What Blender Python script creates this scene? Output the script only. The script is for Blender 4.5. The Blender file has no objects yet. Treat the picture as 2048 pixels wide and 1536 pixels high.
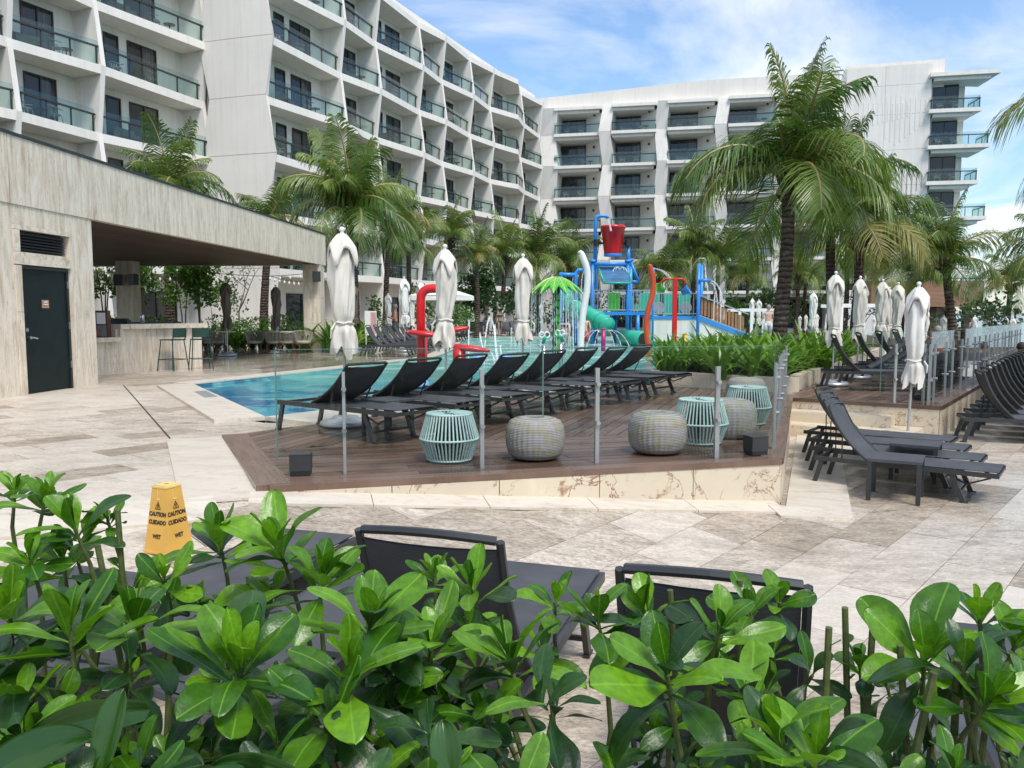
import bpy, math, random
from mathutils import Vector, Matrix
R = math.radians
rnd = random.Random(7)
scn = bpy.context.scene
# ------------------------------------------------------------------ camera, sky, sun, exposure
CAM_H = 1.30
PITCH = math.atan(138 / 1600)
cam_d = bpy.data.cameras.new('camera'); cam_d.sensor_width = 36; cam_d.lens = 36 * 1600 / 2048
cam_d.clip_start = 0.05; cam_d.clip_end = 9000
cam = bpy.data.objects.new('camera', cam_d); scn.collection.objects.link(cam)
cam.location = (0, 0, CAM_H); cam.rotation_euler = (math.pi / 2 - PITCH, 0, 0)
scn.camera = cam
SUN_EL, SUN_AZ = R(58), R(150)          # azimuth measured clockwise from +Y
world = bpy.data.worlds.new('World'); scn.world = world; world.use_nodes = True
wn = world.node_tree; wn.nodes.clear()
def wnode(t, **k):
    n = wn.nodes.new(t)
    for a, b in k.items(): setattr(n, a, b)
    return n
w_out = wnode('ShaderNodeOutputWorld'); w_bg = wnode('ShaderNodeBackground'); w_bg.inputs[1].default_value = 0.125
w_sky = wnode('ShaderNodeTexSky', sky_type='NISHITA', sun_disc=False, sun_elevation=SUN_EL, sun_rotation=SUN_AZ)
w_sky.air_density = 1.3; w_sky.dust_density = 0.6; w_sky.ozone_density = 2.0
w_tc = wnode('ShaderNodeTexCoord'); w_sep = wnode('ShaderNodeSeparateXYZ'); wn.links.new(w_tc.outputs['Generated'], w_sep.inputs[0])
# clouds live on a flat layer high above: project the direction onto it
w_mz = wnode('ShaderNodeMath', operation='MAXIMUM'); w_mz.inputs[1].default_value = 0.03; wn.links.new(w_sep.outputs[2], w_mz.inputs[0])
w_add = wnode('ShaderNodeMath', operation='ADD'); w_add.inputs[1].default_value = 0.12; wn.links.new(w_mz.outputs[0], w_add.inputs[0])
w_dx = wnode('ShaderNodeMath', operation='DIVIDE'); wn.links.new(w_sep.outputs[0], w_dx.inputs[0]); wn.links.new(w_add.outputs[0], w_dx.inputs[1])
w_dy = wnode('ShaderNodeMath', operation='DIVIDE'); wn.links.new(w_sep.outputs[1], w_dy.inputs[0]); wn.links.new(w_add.outputs[0], w_dy.inputs[1])
w_cmb = wnode('ShaderNodeCombineXYZ'); wn.links.new(w_dx.outputs[0], w_cmb.inputs[0]); wn.links.new(w_dy.outputs[0], w_cmb.inputs[1])
w_map = wnode('ShaderNodeMapping'); w_map.inputs['Scale'].default_value = (1.0, 0.8, 1); w_map.inputs['Location'].default_value = (3.55, 1.7, 0)
w_map.inputs['Rotation'].default_value = (0, 0, R(24)); wn.links.new(w_cmb.outputs[0], w_map.inputs[0])
w_n1 = wnode('ShaderNodeTexNoise'); w_n1.inputs['Scale'].default_value = 1.05; w_n1.inputs['Detail'].default_value = 9; w_n1.inputs['Roughness'].default_value = 0.57
w_n1.inputs['Distortion'].default_value = 0.5; wn.links.new(w_map.outputs[0], w_n1.inputs['Vector'])
w_r = wnode('ShaderNodeValToRGB'); w_r.color_ramp.elements[0].position = 0.41; w_r.color_ramp.elements[1].position = 0.68
w_r.color_ramp.elements[0].color = (0.04, 0.04, 0.04, 1); w_r.color_ramp.elements[1].color = (0.97, 0.97, 0.97, 1)
wn.links.new(w_n1.outputs[0], w_r.inputs[0])
w_n2 = wnode('ShaderNodeTexNoise'); w_n2.inputs['Scale'].default_value = 2.6; w_n2.inputs['Detail'].default_value = 5; wn.links.new(w_map.outputs[0], w_n2.inputs['Vector'])
w_c = wnode('ShaderNodeMix', data_type='RGBA'); w_c.inputs['A'].default_value = (5.3, 5.45, 5.6, 1); w_c.inputs['B'].default_value = (6.6, 6.5, 6.35, 1)
wn.links.new(w_n2.outputs[0], w_c.inputs['Factor'])
w_mx = wnode('ShaderNodeMix', data_type='RGBA'); wn.links.new(w_r.outputs[0], w_mx.inputs['Factor'])
w_tint = wnode('ShaderNodeMix', data_type='RGBA', blend_type='MULTIPLY'); w_tint.inputs['Factor'].default_value = 1; w_tint.inputs['B'].default_value = (.72, .86, 1.02, 1)
wn.links.new(w_sky.outputs[0], w_tint.inputs['A']); wn.links.new(w_tint.outputs['Result'], w_mx.inputs['A']); wn.links.new(w_c.outputs['Result'], w_mx.inputs['B'])
wn.links.new(w_mx.outputs['Result'], w_bg.inputs[0]); wn.links.new(w_bg.outputs[0], w_out.inputs[0])
sun_d = bpy.data.lights.new('sun', 'SUN'); sun_d.energy = 2.3; sun_d.angle = R(20); sun_d.color = (1, .945, .865)
sun = bpy.data.objects.new('sun', sun_d); scn.collection.objects.link(sun)
sun.rotation_euler = Vector((-math.sin(SUN_AZ) * math.cos(SUN_EL), -math.cos(SUN_AZ) * math.cos(SUN_EL), -math.sin(SUN_EL))).to_track_quat('-Z', 'Y').to_euler()
vs = scn.view_settings; vs.view_transform = 'Standard'; vs.look = 'None'; vs.gamma = 1; vs.exposure = 0.68; vs.use_curve_mapping = False
scn.cycles.use_denoising = True
scn.cycles.max_bounces = 8; scn.cycles.transparent_max_bounces = 24; scn.cycles.glossy_bounces = 3; scn.cycles.transmission_bounces = 4; scn.cycles.diffuse_bounces = 3
scn.cycles.caustics_reflective = False; scn.cycles.caustics_refractive = False

# ------------------------------------------------------------------ helpers
COL = scn.collection
_c, _s = math.cos(PITCH), math.sin(PITCH)
def ray(u, v):
    a = (u - 1024) / 1600; b = (768 - v) / 1600
    return a, _c + b * _s, -_s + b * _c
def P(u, v, z=0.0):                      # survey point of the photograph on level z
    d = ray(u, v); t = (z - CAM_H) / d[2]; return (d[0] * t, d[1] * t)
def P3(u, v, z=0.0):
    x, y = P(u, v, z); return (x, y, z)
def D(u, v, Y):                          # survey point at distance Y
    d = ray(u, v); t = Y / d[1]; return (d[0] * t, Y, CAM_H + d[2] * t)
class MB:
    def __init__(s): s.v = []; s.f = []; s.a = []
    def poly(s, pts):
        n = len(s.v); s.v += [tuple(p) for p in pts]; s.f.append(tuple(range(n, n + len(pts)))); return s
    def box(s, lo, hi):
        n = len(s.v); x0, y0, z0 = lo; x1, y1, z1 = hi
        s.v += [(x0, y0, z0), (x1, y0, z0), (x1, y1, z0), (x0, y1, z0), (x0, y0, z1), (x1, y0, z1), (x1, y1, z1), (x0, y1, z1)]
        s.f += [tuple(n + i for i in q) for q in ((0, 3, 2, 1), (4, 5, 6, 7), (0, 1, 5, 4), (1, 2, 6, 5), (2, 3, 7, 6), (3, 0, 4, 7))]; return s
    def prism(s, xy, z0, z1):            # xy polygon, z may be per-vertex lists
        k = len(xy); n = len(s.v)
        zb = z0 if isinstance(z0, (list, tuple)) else [z0] * k; zt = z1 if isinstance(z1, (list, tuple)) else [z1] * k
        s.v += [(xy[i][0], xy[i][1], zb[i]) for i in range(k)] + [(xy[i][0], xy[i][1], zt[i]) for i in range(k)]
        ar = sum(xy[i][0] * xy[(i + 1) % k][1] - xy[(i + 1) % k][0] * xy[i][1] for i in range(k))
        o = list(range(k)) if ar > 0 else list(range(k - 1, -1, -1))
        s.f.append(tuple(n + k + i for i in o)); s.f.append(tuple(n + i for i in reversed(o)))
        for j in range(k):
            i0, i1 = o[j], o[(j + 1) % k]; s.f.append((n + i0, n + i1, n + k + i1, n + k + i0))
        return s
    def slabv(s, pts, off):              # arbitrary planar polygon thickened along a vector
        k = len(pts); n = len(s.v); o = Vector(off)
        s.v += [tuple(p) for p in pts] + [tuple(Vector(p) + o) for p in pts]
        s.f.append(tuple(range(n, n + k))); s.f.append(tuple(range(n + 2 * k - 1, n + k - 1, -1)))
        for j in range(k):
            a, b = n + j, n + (j + 1) % k; s.f.append((b, a, a + k, b + k))
        return s
    def bar(s, p, q, w, h, up=(0, 0, 1)):  # rectangular bar p->q
        p = Vector(p); q = Vector(q); d = (q - p).normalized(); sx = d.cross(Vector(up))
        sx = sx.normalized() if sx.length > 1e-4 else Vector((1, 0, 0)); uy = sx.cross(d).normalized()
        n = len(s.v)
        for c in (p, q):
            for a, b in ((-1, -1), (1, -1), (1, 1), (-1, 1)): s.v.append(tuple(c + sx * a * w / 2 + uy * b * h / 2))
        s.f += [tuple(n + i for i in f) for f in ((0, 3, 2, 1), (4, 5, 6, 7), (0, 1, 5, 4), (1, 2, 6, 5), (2, 3, 7, 6), (3, 0, 4, 7))]
        return s
    def tube(s, pts, r, n=8, cap=True):
        pts = [Vector(p) for p in pts]; m = len(pts); base = len(s.v)
        rr = r if isinstance(r, (list, tuple)) else [r] * m
        ref = None
        for i, p in enumerate(pts):
            d = (pts[min(i + 1, m - 1)] - pts[max(i - 1, 0)]).normalized()
            if ref is None: ref = Vector((1, 0, 0)) if abs(d.x) < .9 else Vector((0, 1, 0))
            x = (ref - d * ref.dot(d)).normalized(); y = d.cross(x); ref = x
            for k in range(n):
                a = 2 * math.pi * k / n; s.v.append(tuple(p + (x * math.cos(a) + y * math.sin(a)) * rr[i]))
        for i in range(m - 1):
            for k in range(n):
                a = base + i * n + k; b = base + i * n + (k + 1) % n; s.f.append((a, b, b + n, a + n))
        if cap:
            s.f.append(tuple(base + k for k in reversed(range(n)))); s.f.append(tuple(base + (m - 1) * n + k for k in range(n)))
        return s
    def lathe(s, prof, n=16, c=(0, 0, 0), fx=1, fy=1):
        base = len(s.v)
        for r, z in prof:
            for k in range(n):
                a = 2 * math.pi * k / n; s.v.append((c[0] + r * math.cos(a) * fx, c[1] + r * math.sin(a) * fy, c[2] + z))
        for i in range(len(prof) - 1):
            for k in range(n):
                a = base + i * n + k; b = base + i * n + (k + 1) % n; s.f.append((a, b, b + n, a + n))
        s.f.append(tuple(base + k for k in reversed(range(n)))); s.f.append(tuple(base + (len(prof) - 1) * n + k for k in range(n)))
        return s
    def grid(s, fn, nu, nv):
        base = len(s.v)
        for i in range(nu + 1):
            for j in range(nv + 1): s.v.append(tuple(fn(i / nu, j / nv)))
        for i in range(nu):
            for j in range(nv):
                a = base + i * (nv + 1) + j; s.f.append((a, a + nv + 1, a + nv + 2, a + 1))
        return s
    def mesh(s, name, mat, smooth=False):
        me = bpy.data.meshes.new(name); me.from_pydata(s.v, [], s.f)
        for m in (mat if isinstance(mat, (list, tuple)) else [mat]): me.materials.append(m)
        if smooth: me.polygons.foreach_set('use_smooth', [True] * len(me.polygons))
        me.update(); return me
    def build(s, name, mat, parent=None, smooth=False):
        o = bpy.data.objects.new(name, s.mesh(name, mat, smooth)); COL.objects.link(o)
        if parent is not None: o.parent = parent; o.matrix_parent_inverse = W(parent).inverted()
        return o
def W(o):                                # matrix of a (possibly nested) object from its own transform
    m = Matrix.LocRotScale(o.location, o.rotation_euler, o.scale)
    return (W(o.parent) @ o.matrix_parent_inverse @ m) if o.parent else m
def tag(o, label=None, cat=None, group=None, kind=None):
    if label: o['label'] = label
    if cat: o['category'] = cat
    if group: o['group'] = group
    if kind: o['kind'] = kind
    return o
def thing(name, label, cat, loc=(0, 0, 0), rz=0.0, group=None, sc=1.0):
    o = bpy.data.objects.new(name, None); o.empty_display_size = .1; COL.objects.link(o)
    o.location = loc; o.rotation_euler = (0, 0, rz); o.scale = (sc, sc, sc) if not isinstance(sc, tuple) else sc
    return tag(o, label, cat, group)
def part(name, me, parent, loc=(0, 0, 0), rot=(0, 0, 0), sc=(1, 1, 1)):   # local coordinates of the parent
    o = bpy.data.objects.new(name, me); COL.objects.link(o); o.parent = parent
    o.location = loc; o.rotation_euler = rot; o.scale = sc; return o
def inside(p, poly):
    x, y = p; r = False; n = len(poly)
    for i in range(n):
        x0, y0 = poly[i]; x1, y1 = poly[(i + 1) % n]
        if (y0 > y) != (y1 > y) and x < (x1 - x0) * (y - y0) / (y1 - y0) + x0: r = not r
    return r
def clip(poly, p, q):                    # keep the part of a convex polygon left of p->q
    out = []; n = len(poly); ex, ey = q[0] - p[0], q[1] - p[1]
    sd = [ex * (a[1] - p[1]) - ey * (a[0] - p[0]) for a in poly]
    for i in range(n):
        a, b = poly[i], poly[(i + 1) % n]; da, db = sd[i], sd[(i + 1) % n]
        if da >= 0: out.append(a)
        if (da > 0) != (db > 0) and da != db:
            t = da / (da - db); out.append((a[0] + (b[0] - a[0]) * t, a[1] + (b[1] - a[1]) * t))
    return out
def clip_poly(poly, conv):
    ar = sum(conv[i][0] * conv[(i + 1) % len(conv)][1] - conv[(i + 1) % len(conv)][0] * conv[i][1] for i in range(len(conv)))
    c = conv if ar > 0 else conv[::-1]
    for i in range(len(c)):
        poly = clip(poly, c[i], c[(i + 1) % len(c)])
        if len(poly) < 3: return []
    return poly
def offs(p, q, d):                       # offset a segment to its left by d
    ex, ey = q[0] - p[0], q[1] - p[1]; l = math.hypot(ex, ey); nx, ny = -ey / l * d, ex / l * d
    return (p[0] + nx, p[1] + ny), (q[0] + nx, q[1] + ny)
def lerp(a, b, t): return tuple(a[i] + (b[i] - a[i]) * t for i in range(len(a)))
def sstep(a, b, x):
    t = max(0, min(1, (x - a) / (b - a))); return t * t * (3 - 2 * t)
ORD = ['ground', 'first', 'second', 'third', 'fourth', 'fifth', 'sixth', 'seventh', 'eighth', 'ninth', 'tenth', 'eleventh', 'twelfth', 'thirteenth', 'fourteenth']

# ------------------------------------------------------------------ materials
class NT:
    def __init__(s, name):
        s.m = bpy.data.materials.new(name); s.m.use_nodes = True; s.t = s.m.node_tree; s.b = s.t.nodes['Principled BSDF']
        s.tc = None
    def n(s, t, **k):
        n = s.t.nodes.new(t)
        for a, b in k.items(): setattr(n, a, b)
        return n
    def l(s, a, b): s.t.links.new(a, b)
    def co(s, scale=(1, 1, 1), rot=(0, 0, 0), gen='Object'):
        if not s.tc: s.tc = s.n('ShaderNodeTexCoord')
        m = s.n('ShaderNodeMapping'); m.inputs['Scale'].default_value = scale; m.inputs['Rotation'].default_value = rot
        s.l(s.tc.outputs[gen], m.inputs[0]); return m.outputs[0]
    def noise(s, vec, scale, detail=4, rough=.55, dist=0):
        n = s.n('ShaderNodeTexNoise'); n.inputs['Scale'].default_value = scale; n.inputs['Detail'].default_value = detail
        n.inputs['Roughness'].default_value = rough; n.inputs['Distortion'].default_value = dist; s.l(vec, n.inputs['Vector']); return n.outputs[0]
    def ramp(s, fac, stops):
        r = s.n('ShaderNodeValToRGB'); e = r.color_ramp.elements
        while len(e) < len(stops): e.new(.5)
        for i, (p, c) in enumerate(stops): e[i].position = p; e[i].color = (*c, 1) if len(c) == 3 else c
        s.l(fac, r.inputs[0]); return r.outputs[0]
    def mix(s, fac, a, b, mode='MIX'):
        m = s.n('ShaderNodeMix', data_type='RGBA', blend_type=mode)
        for k, x in (('Factor', fac), ('A', a), ('B', b)):
            if isinstance(x, (int, float)): m.inputs[k].default_value = x
            elif isinstance(x, tuple): m.inputs[k].default_value = (*x, 1)
            else: s.l(x, m.inputs[k])
        return m.outputs['Result']
    def math(s, op, a, b=0.0):
        m = s.n('ShaderNodeMath', operation=op)
        for i, x in enumerate((a, b)):
            if isinstance(x, (int, float)): m.inputs[i].default_value = x
            else: s.l(x, m.inputs[i])
        return m.outputs[0]
    def bump(s, h, strength=.2, dist=.01):
        b = s.n('ShaderNodeBump'); b.inputs['Strength'].default_value = strength; b.inputs['Distance'].default_value = dist
        s.l(h, b.inputs['Height']); s.l(b.outputs[0], s.b.inputs['Normal'])
    def set(s, **k):
        for a, v in k.items():
            i = s.b.inputs[a.replace('_', ' ')]
            if isinstance(v, (int, float)): i.default_value = v
            elif isinstance(v, tuple): i.default_value = (*v, 1)
            else: s.l(v, i)
        return s
def pm(name, col, rough=.6, metal=0.0, var=.25, scale=4, bump=0, bscale=60, stretch=(1, 1, 1), spec=.5, rand=0.0, fine=0.0):
    k = NT(name); v = k.co(stretch)
    n = k.noise(v, scale, 5, .6)
    lo = tuple(c * (1 - var) for c in col); hi = tuple(min(1, c * (1 + var * .6)) for c in col)
    c = k.ramp(n, [(.3, lo), (.7, hi)])
    if rand:
        oi = k.n('ShaderNodeObjectInfo'); c = k.mix(1.0, c, k.ramp(oi.outputs['Random'], [(0, (1 - rand,) * 3), (1, (1 + rand * .5,) * 3)]), 'MULTIPLY')
    if fine:
        c = k.mix(1.0, c, k.ramp(k.noise(v, bscale, 3, .7), [(.3, (1 - fine,) * 3), (.65, (1, 1, 1))]), 'MULTIPLY')
    k.set(Base_Color=c, Roughness=rough, Metallic=metal, Specular_IOR_Level=spec)
    if bump: k.bump(k.noise(v, bscale, 3, .6), bump)
    return k.m
def glass(name, tint, refl=.8, rough=0.0, ior=1.45, tl=None):
    k = NT(name); t = k.t; t.nodes.remove(k.b); o = [n for n in t.nodes if n.type == 'OUTPUT_MATERIAL'][0]
    tr = k.n('ShaderNodeBsdfTransparent'); tr.inputs[0].default_value = (*tint, 1)
    gl = k.n('ShaderNodeBsdfGlossy'); gl.inputs['Roughness'].default_value = rough; gl.inputs[0].default_value = (refl, refl, refl, 1)
    lw = k.n('ShaderNodeLayerWeight'); f0 = ((ior - 1) / (ior + 1)) ** 2          # Schlick, the same from both faces
    fac = k.math('ADD', k.math('MULTIPLY', k.math('POWER', lw.outputs['Facing'], 5.0), 1 - f0), f0)
    mx = k.n('ShaderNodeMixShader'); k.l(fac, mx.inputs[0]); k.l(tr.outputs[0], mx.inputs[1]); k.l(gl.outputs[0], mx.inputs[2])
    k.l(mx.outputs[0], o.inputs[0]); return k.m
def leaf_mat(name, c0, c1, rough=.35, trans=.35, spec=.5, rand=.35, vein=0.0):
    k = NT(name); oi = k.n('ShaderNodeObjectInfo'); v = k.co((1, 1, 1))
    c = k.mix(oi.outputs['Random'], c0, c1)
    c = k.mix(1.0, c, k.ramp(k.noise(v, 9, 3), [(.3, (.75,) * 3), (.7, (1.2,) * 3)]), 'MULTIPLY')
    if vein:
        sx = k.n('ShaderNodeSeparateXYZ'); k.l(v, sx.inputs[0])
        a = k.math('ABSOLUTE', sx.outputs[1]); m = k.ramp(a, [(0.0, (1,) * 3), (vein, (0,) * 3)])
        c = k.mix(k.math('MULTIPLY', m, .45), c, tuple(min(1, x * 1.7 + .03) for x in c1))
        sp = k.ramp(k.noise(k.co((1, 1, 1), gen='Generated'), 7, 5, .7), [(.66, (0,) * 3), (.74, (1,) * 3)]); c = k.mix(k.math('MULTIPLY', sp, .5), c, (.16, .11, .02))
        k.bump(k.noise(v, 9, 3, .6), .10, .02)
    k.set(Base_Color=c, Roughness=rough, Specular_IOR_Level=spec)
    o = [n for n in k.t.nodes if n.type == 'OUTPUT_MATERIAL'][0]
    tr = k.n('ShaderNodeBsdfTranslucent'); k.l(k.mix(1.0, c, (1.5, 1.6, .7), 'MULTIPLY'), tr.inputs[0])
    mx = k.n('ShaderNodeMixShader'); mx.inputs[0].default_value = trans; k.l(k.b.outputs[0], mx.inputs[1]); k.l(tr.outputs[0], mx.inputs[2]); k.l(mx.outputs[0], o.inputs[0])
    return k.m
M = {}
# white render with faint mottling, rain streaks under the slab edges
def stucco(name, col, streak=.12):
    k = NT(name); v = k.co()
    n = k.ramp(k.noise(v, .5, 5, .6), [(.3, tuple(c * .93 for c in col)), (.7, col)])
    st = k.ramp(k.noise(k.co((2.2, 2.2, .12)), 1.6, 5, .65), [(.45, (1,) * 3), (.72, (1 - streak, 1 - streak * 1.08, 1 - streak * 1.25))])
    n = k.mix(1.0, n, st, 'MULTIPLY')
    k.set(Base_Color=n, Roughness=.85, Specular_IOR_Level=.2); k.bump(k.noise(v, 24, 4, .7), .25, .02); return k.m
M['stucco'] = stucco('white_render', (.84, .80, .735), .10)
M['stucco_pale'] = stucco('warm_white_render', (.81, .765, .70), .08)
M['soffit'] = stucco('balcony_soffit_render', (.74, .73, .70), .03)
def travertine(name, vertical=True, tone=(.60, .505, .39), light=(.74, .655, .53), dark=(.42, .32, .225), attr=False):
    k = NT(name); v = k.co((5.5, 5.5, .75) if vertical else (.55, 4.2, 4), (0, 0, 0 if vertical else R(8)))
    n1 = k.noise(v, 1.6, 8, .66, 1.0); n2 = k.noise(k.co((16, 16, 2.2) if vertical else (2, 14, 14)), 3.0, 7, .75, .5)
    c = k.ramp(n1, [(.28, dark), (.42, tone), (.58, light), (.8, tuple(min(1, x * 1.08) for x in light))])
    pit = k.ramp(n2, [(.33, tuple(x * .7 for x in dark)), (.44, (1, 1, 1))])
    c = k.mix(.75, c, pit, 'MULTIPLY')
    k.set(Base_Color=c, Roughness=.55, Specular_IOR_Level=.35); k.bump(n2, .12, .01); return k.m
M['trav'] = travertine('travertine_cladding')
M['trav_h'] = travertine('travertine_lintel', False)
# paving: per-tile tone in the face attribute "tone"
def paving(name):
    k = NT(name); v = k.co((1, 1, 1)); at = k.n('ShaderNodeAttribute', attribute_name='tone')
    rot = k.co((1.9, 5.0, 1), (0, 0, R(-8)))
    n1 = k.noise(rot, 1.5, 8, .75, .8); n2 = k.noise(k.co((9, 20, 9), (0, 0, R(-8))), 2.6, 7, .8, .6); n3 = k.noise(v, .33, 4, .6)
    c = k.ramp(k.math('ADD', k.math('MULTIPLY', n1, .8), k.math('MULTIPLY', n3, .2)), [(.32, (.235, .195, .15)), (.44, (.43, .37, .30)), (.54, (.58, .515, .43)), (.72, (.70, .64, .545))])
    c = k.mix(1.0, c, k.ramp(n2, [(.34, (.33, .28, .225)), (.46, (.74, .71, .67)), (.58, (1.07, 1.06, 1.04))]), 'MULTIPLY')
    lite = k.mix(.6, c, (.70, .635, .54))
    dk = k.mix(1.0, c, (.70, .66, .61), 'MULTIPLY')
    c2 = k.mix(k.ramp(at.outputs['Fac'], [(.35, (0,) * 3), (.95, (1,) * 3)]), c, lite)
    c3 = k.mix(k.ramp(at.outputs['Fac'], [(.0, (1,) * 3), (.3, (0,) * 3)]), c2, dk)
    k.set(Base_Color=c3, Specular_IOR_Level=.5)
    wet = k.noise(v, .22, 4, .6)
    sx = k.n('ShaderNodeSeparateXYZ'); k.l(v, sx.inputs[0]); mr = k.n('ShaderNodeMapRange'); mr.inputs[1].default_value = 16.5; mr.inputs[2].default_value = 21; mr.inputs[3].default_value = 0; mr.inputs[4].default_value = .3; k.l(sx.outputs[1], mr.inputs[0])
    wet = k.math('SUBTRACT', wet, mr.outputs[0])                 # rain still lies on the far terrace
    k.l(k.ramp(wet, [(.25, (.05,) * 3), (.36, (.2,) * 3), (.56, (.5,) * 3)]), k.b.inputs['Roughness']); k.bump(n2, .10, .006); return k.m
M['paving'] = paving('travertine_paving')
M['grout'] = pm('paving_grout', (.33, .29, .24), .8)
def marble(name, base=(.66, .57, .43), rust=(.20, .06, .02)):
    k = NT(name); v = k.co()
    n = k.noise(v, 1.2, 5, .6, .4); c = k.ramp(n, [(.3, tuple(x * .86 for x in base)), (.65, base), (.8, (.80, .75, .66))])
    w = k.n('ShaderNodeTexNoise'); w.inputs['Scale'].default_value = 2.6; w.inputs['Detail'].default_value = 8; w.inputs['Roughness'].default_value = .6; w.inputs['Distortion'].default_value = 1.2; k.l(v, w.inputs['Vector'])
    d = k.math('ABSOLUTE', k.math('SUBTRACT', w.outputs[0], .5))
    vein = k.ramp(d, [(0.0, (1,) * 3), (.016, (0,) * 3)])
    area = k.ramp(k.noise(v, 1.7, 4, .6), [(.46, (0,) * 3), (.56, (1,) * 3)])
    c = k.mix(k.math('MULTIPLY', vein, area), c, rust)
    sp = k.ramp(k.noise(v, 5.5, 5, .65, .6), [(.61, (0,) * 3), (.67, (1,) * 3)])
    c = k.mix(k.math('MULTIPLY', sp, .8), c, (.27, .12, .05))
    k.set(Base_Color=c, Roughness=.4); return k.m
M['marble'] = marble('cream_marble_rust_veins')
def border(name, base):
    k = NT(name); v = k.co((1, 3, 1), (0, 0, R(15)))
    c = k.ramp(k.noise(v, 2, 6, .65, .5), [(.28, tuple(x * .78 for x in base)), (.5, base), (.75, tuple(min(1, x * 1.06) for x in base))])
    c = k.mix(.7, c, k.ramp(k.noise(v, 9, 5, .7), [(.33, (.7, .62, .52)), (.45, (1,) * 3)]), 'MULTIPLY')
    k.set(Base_Color=c, Roughness=.38); return k.m
M['border'] = border('pale_limestone_border', (.61, .545, .45))
M['coping'] = border('pool_coping_limestone', (.64, .58, .485))
def deckwood(name, col):
    k = NT(name); oi = k.n('ShaderNodeObjectInfo'); v = k.co()
    at = k.n('ShaderNodeAttribute', attribute_name='along')
    mp = k.n('ShaderNodeMapping'); mp.inputs['Scale'].default_value = (1.2, 26, 1); k.l(at.outputs['Vector'], mp.inputs[0])
    n = k.noise(mp.outputs[0], 1.5, 6, .6)
    c = k.ramp(n, [(.3, tuple(x * .6 for x in col)), (.7, tuple(x * 1.35 for x in col))])
    c = k.mix(1.0, c, k.ramp(oi.outputs['Random'], [(0, (.6,) * 3), (1, (1.4,) * 3)]), 'MULTIPLY')
    dry = k.noise(v, .8, 5, .6)
    c = k.mix(k.ramp(dry, [(.48, (0,) * 3), (.72, (.5,) * 3)]), c, (.19, .135, .10))
    k.set(Base_Color=c, Specular_IOR_Level=.5); k.l(k.ramp(dry, [(.38, (.16,) * 3), (.62, (.5,) * 3)]), k.b.inputs['Roughness']); k.bump(n, .25, .004); return k.m
M['deck'] = deckwood('wet_hardwood_decking', (.128, .080, .057))
M['soffit_wood'] = pm('dark_timber_soffit', (.115, .062, .040), .55, var=.6, scale=2, stretch=(.3, 8, 8), rand=.3)
M['roof_trim'] = pm('black_metal_trim', (.018, .022, .024), .4)
M['door'] = pm('dark_green_black_door', (.008, .015, .015), .5, var=.3, fine=.2, spec=.25)
M['black'] = pm('black_plastic', (.017, .018, .019), .45)
M['steel'] = pm('brushed_steel', (.55, .56, .55), .32, 1.0, var=.1, scale=20)
M['frame'] = pm('dark_bronze_frame', (.035, .030, .027), .45)
M['rail'] = pm('dark_handrail', (.032, .026, .024), .4)
M['lounge_metal'] = pm('charcoal_powder_coat', (.033, .036, .037), .4, var=.2, scale=9)
def sling(name, col):
    k = NT(name); v = k.co(); w = k.n('ShaderNodeTexWave'); w.inputs['Scale'].default_value = 60; k.l(v, w.inputs['Vector'])
    c = k.ramp(k.noise(v, 5, 4), [(.3, tuple(x * .8 for x in col)), (.7, tuple(x * 1.2 for x in col))])
    c = k.mix(.25, c, k.ramp(w.outputs['Fac'], [(.3, (.6,) * 3), (.7, (1,) * 3)]), 'MULTIPLY')
    k.set(Base_Color=c, Roughness=.62, Specular_IOR_Level=.35); k.bump(w.outputs['Fac'], .1, .002); return k.m
M['sling'] = sling('charcoal_mesh_sling', (.068, .070, .076))
def window_glass(name):
    k = NT(name); k.set(Base_Color=(.02, .025, .028), Roughness=.03, Specular_IOR_Level=.5, Metallic=0.0)
    v = k.co(); k.bump(k.noise(v, .7, 2), .03, .05); return k.m
M['win'] = window_glass('dark_window_glass')
M['curtain'] = pm('grey_curtain', (.22, .22, .21), .9, var=.4, scale=3, stretch=(7, 7, .1))
M['bglass'] = glass('balcony_glass', (.80, .90, .885), .85, ior=1.5)
M['fglass'] = glass('fence_glass', (.955, .975, .965), .8, ior=1.36)
M['glass_edge'] = pm('green_glass_edge', (.12, .22, .19), .15)
def canvas(name, col):
    k = NT(name); v = k.co(); c = k.ramp(k.noise(v, 3, 5, .6), [(.3, tuple(x * .86 for x in col)), (.7, col)])
    c = k.mix(.7, c, k.ramp(k.noise(k.co((3, 3, 1.2)), 2.4, 5, .7), [(.28, (.88, .85, .79)), (.5, (1,) * 3)]), 'MULTIPLY')
    k.set(Base_Color=c, Roughness=.8, Specular_IOR_Level=.2); k.bump(k.noise(k.co((1, 1, .7)), 13, 4, .6), .14, .008); return k.m
M['canvas'] = canvas('off_white_canvas', (.74, .705, .62))
M['canvas_w'] = canvas('white_canvas', (.78, .755, .70))
M['canvas_b'] = canvas('taupe_canvas', (.135, .11, .088))
M['pole'] = pm('grey_aluminium_pole', (.45, .47, .47), .4, .6, var=.1)
M['mint'] = pm('mint_rope', (.37, .52, .485), .6, var=.15, scale=30)
def wicker(name, c0, c1):
    k = NT(name); v = k.co((1, 1, 1)); ck = k.noise(v, 14, 3, .6)
    w = k.n('ShaderNodeTexWave', bands_direction='Z'); w.inputs['Scale'].default_value = 22; k.l(v, w.inputs['Vector'])
    c = k.mix(k.ramp(ck, [(.4, (0,) * 3), (.6, (1,) * 3)]), c0, c1)
    c = k.mix(.6, c, k.ramp(w.outputs['Fac'], [(.15, (.4,) * 3), (.6, (1,) * 3)]), 'MULTIPLY')
    k.set(Base_Color=c, Roughness=.7); k.bump(w.outputs['Fac'], .5, .006); return k.m
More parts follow.
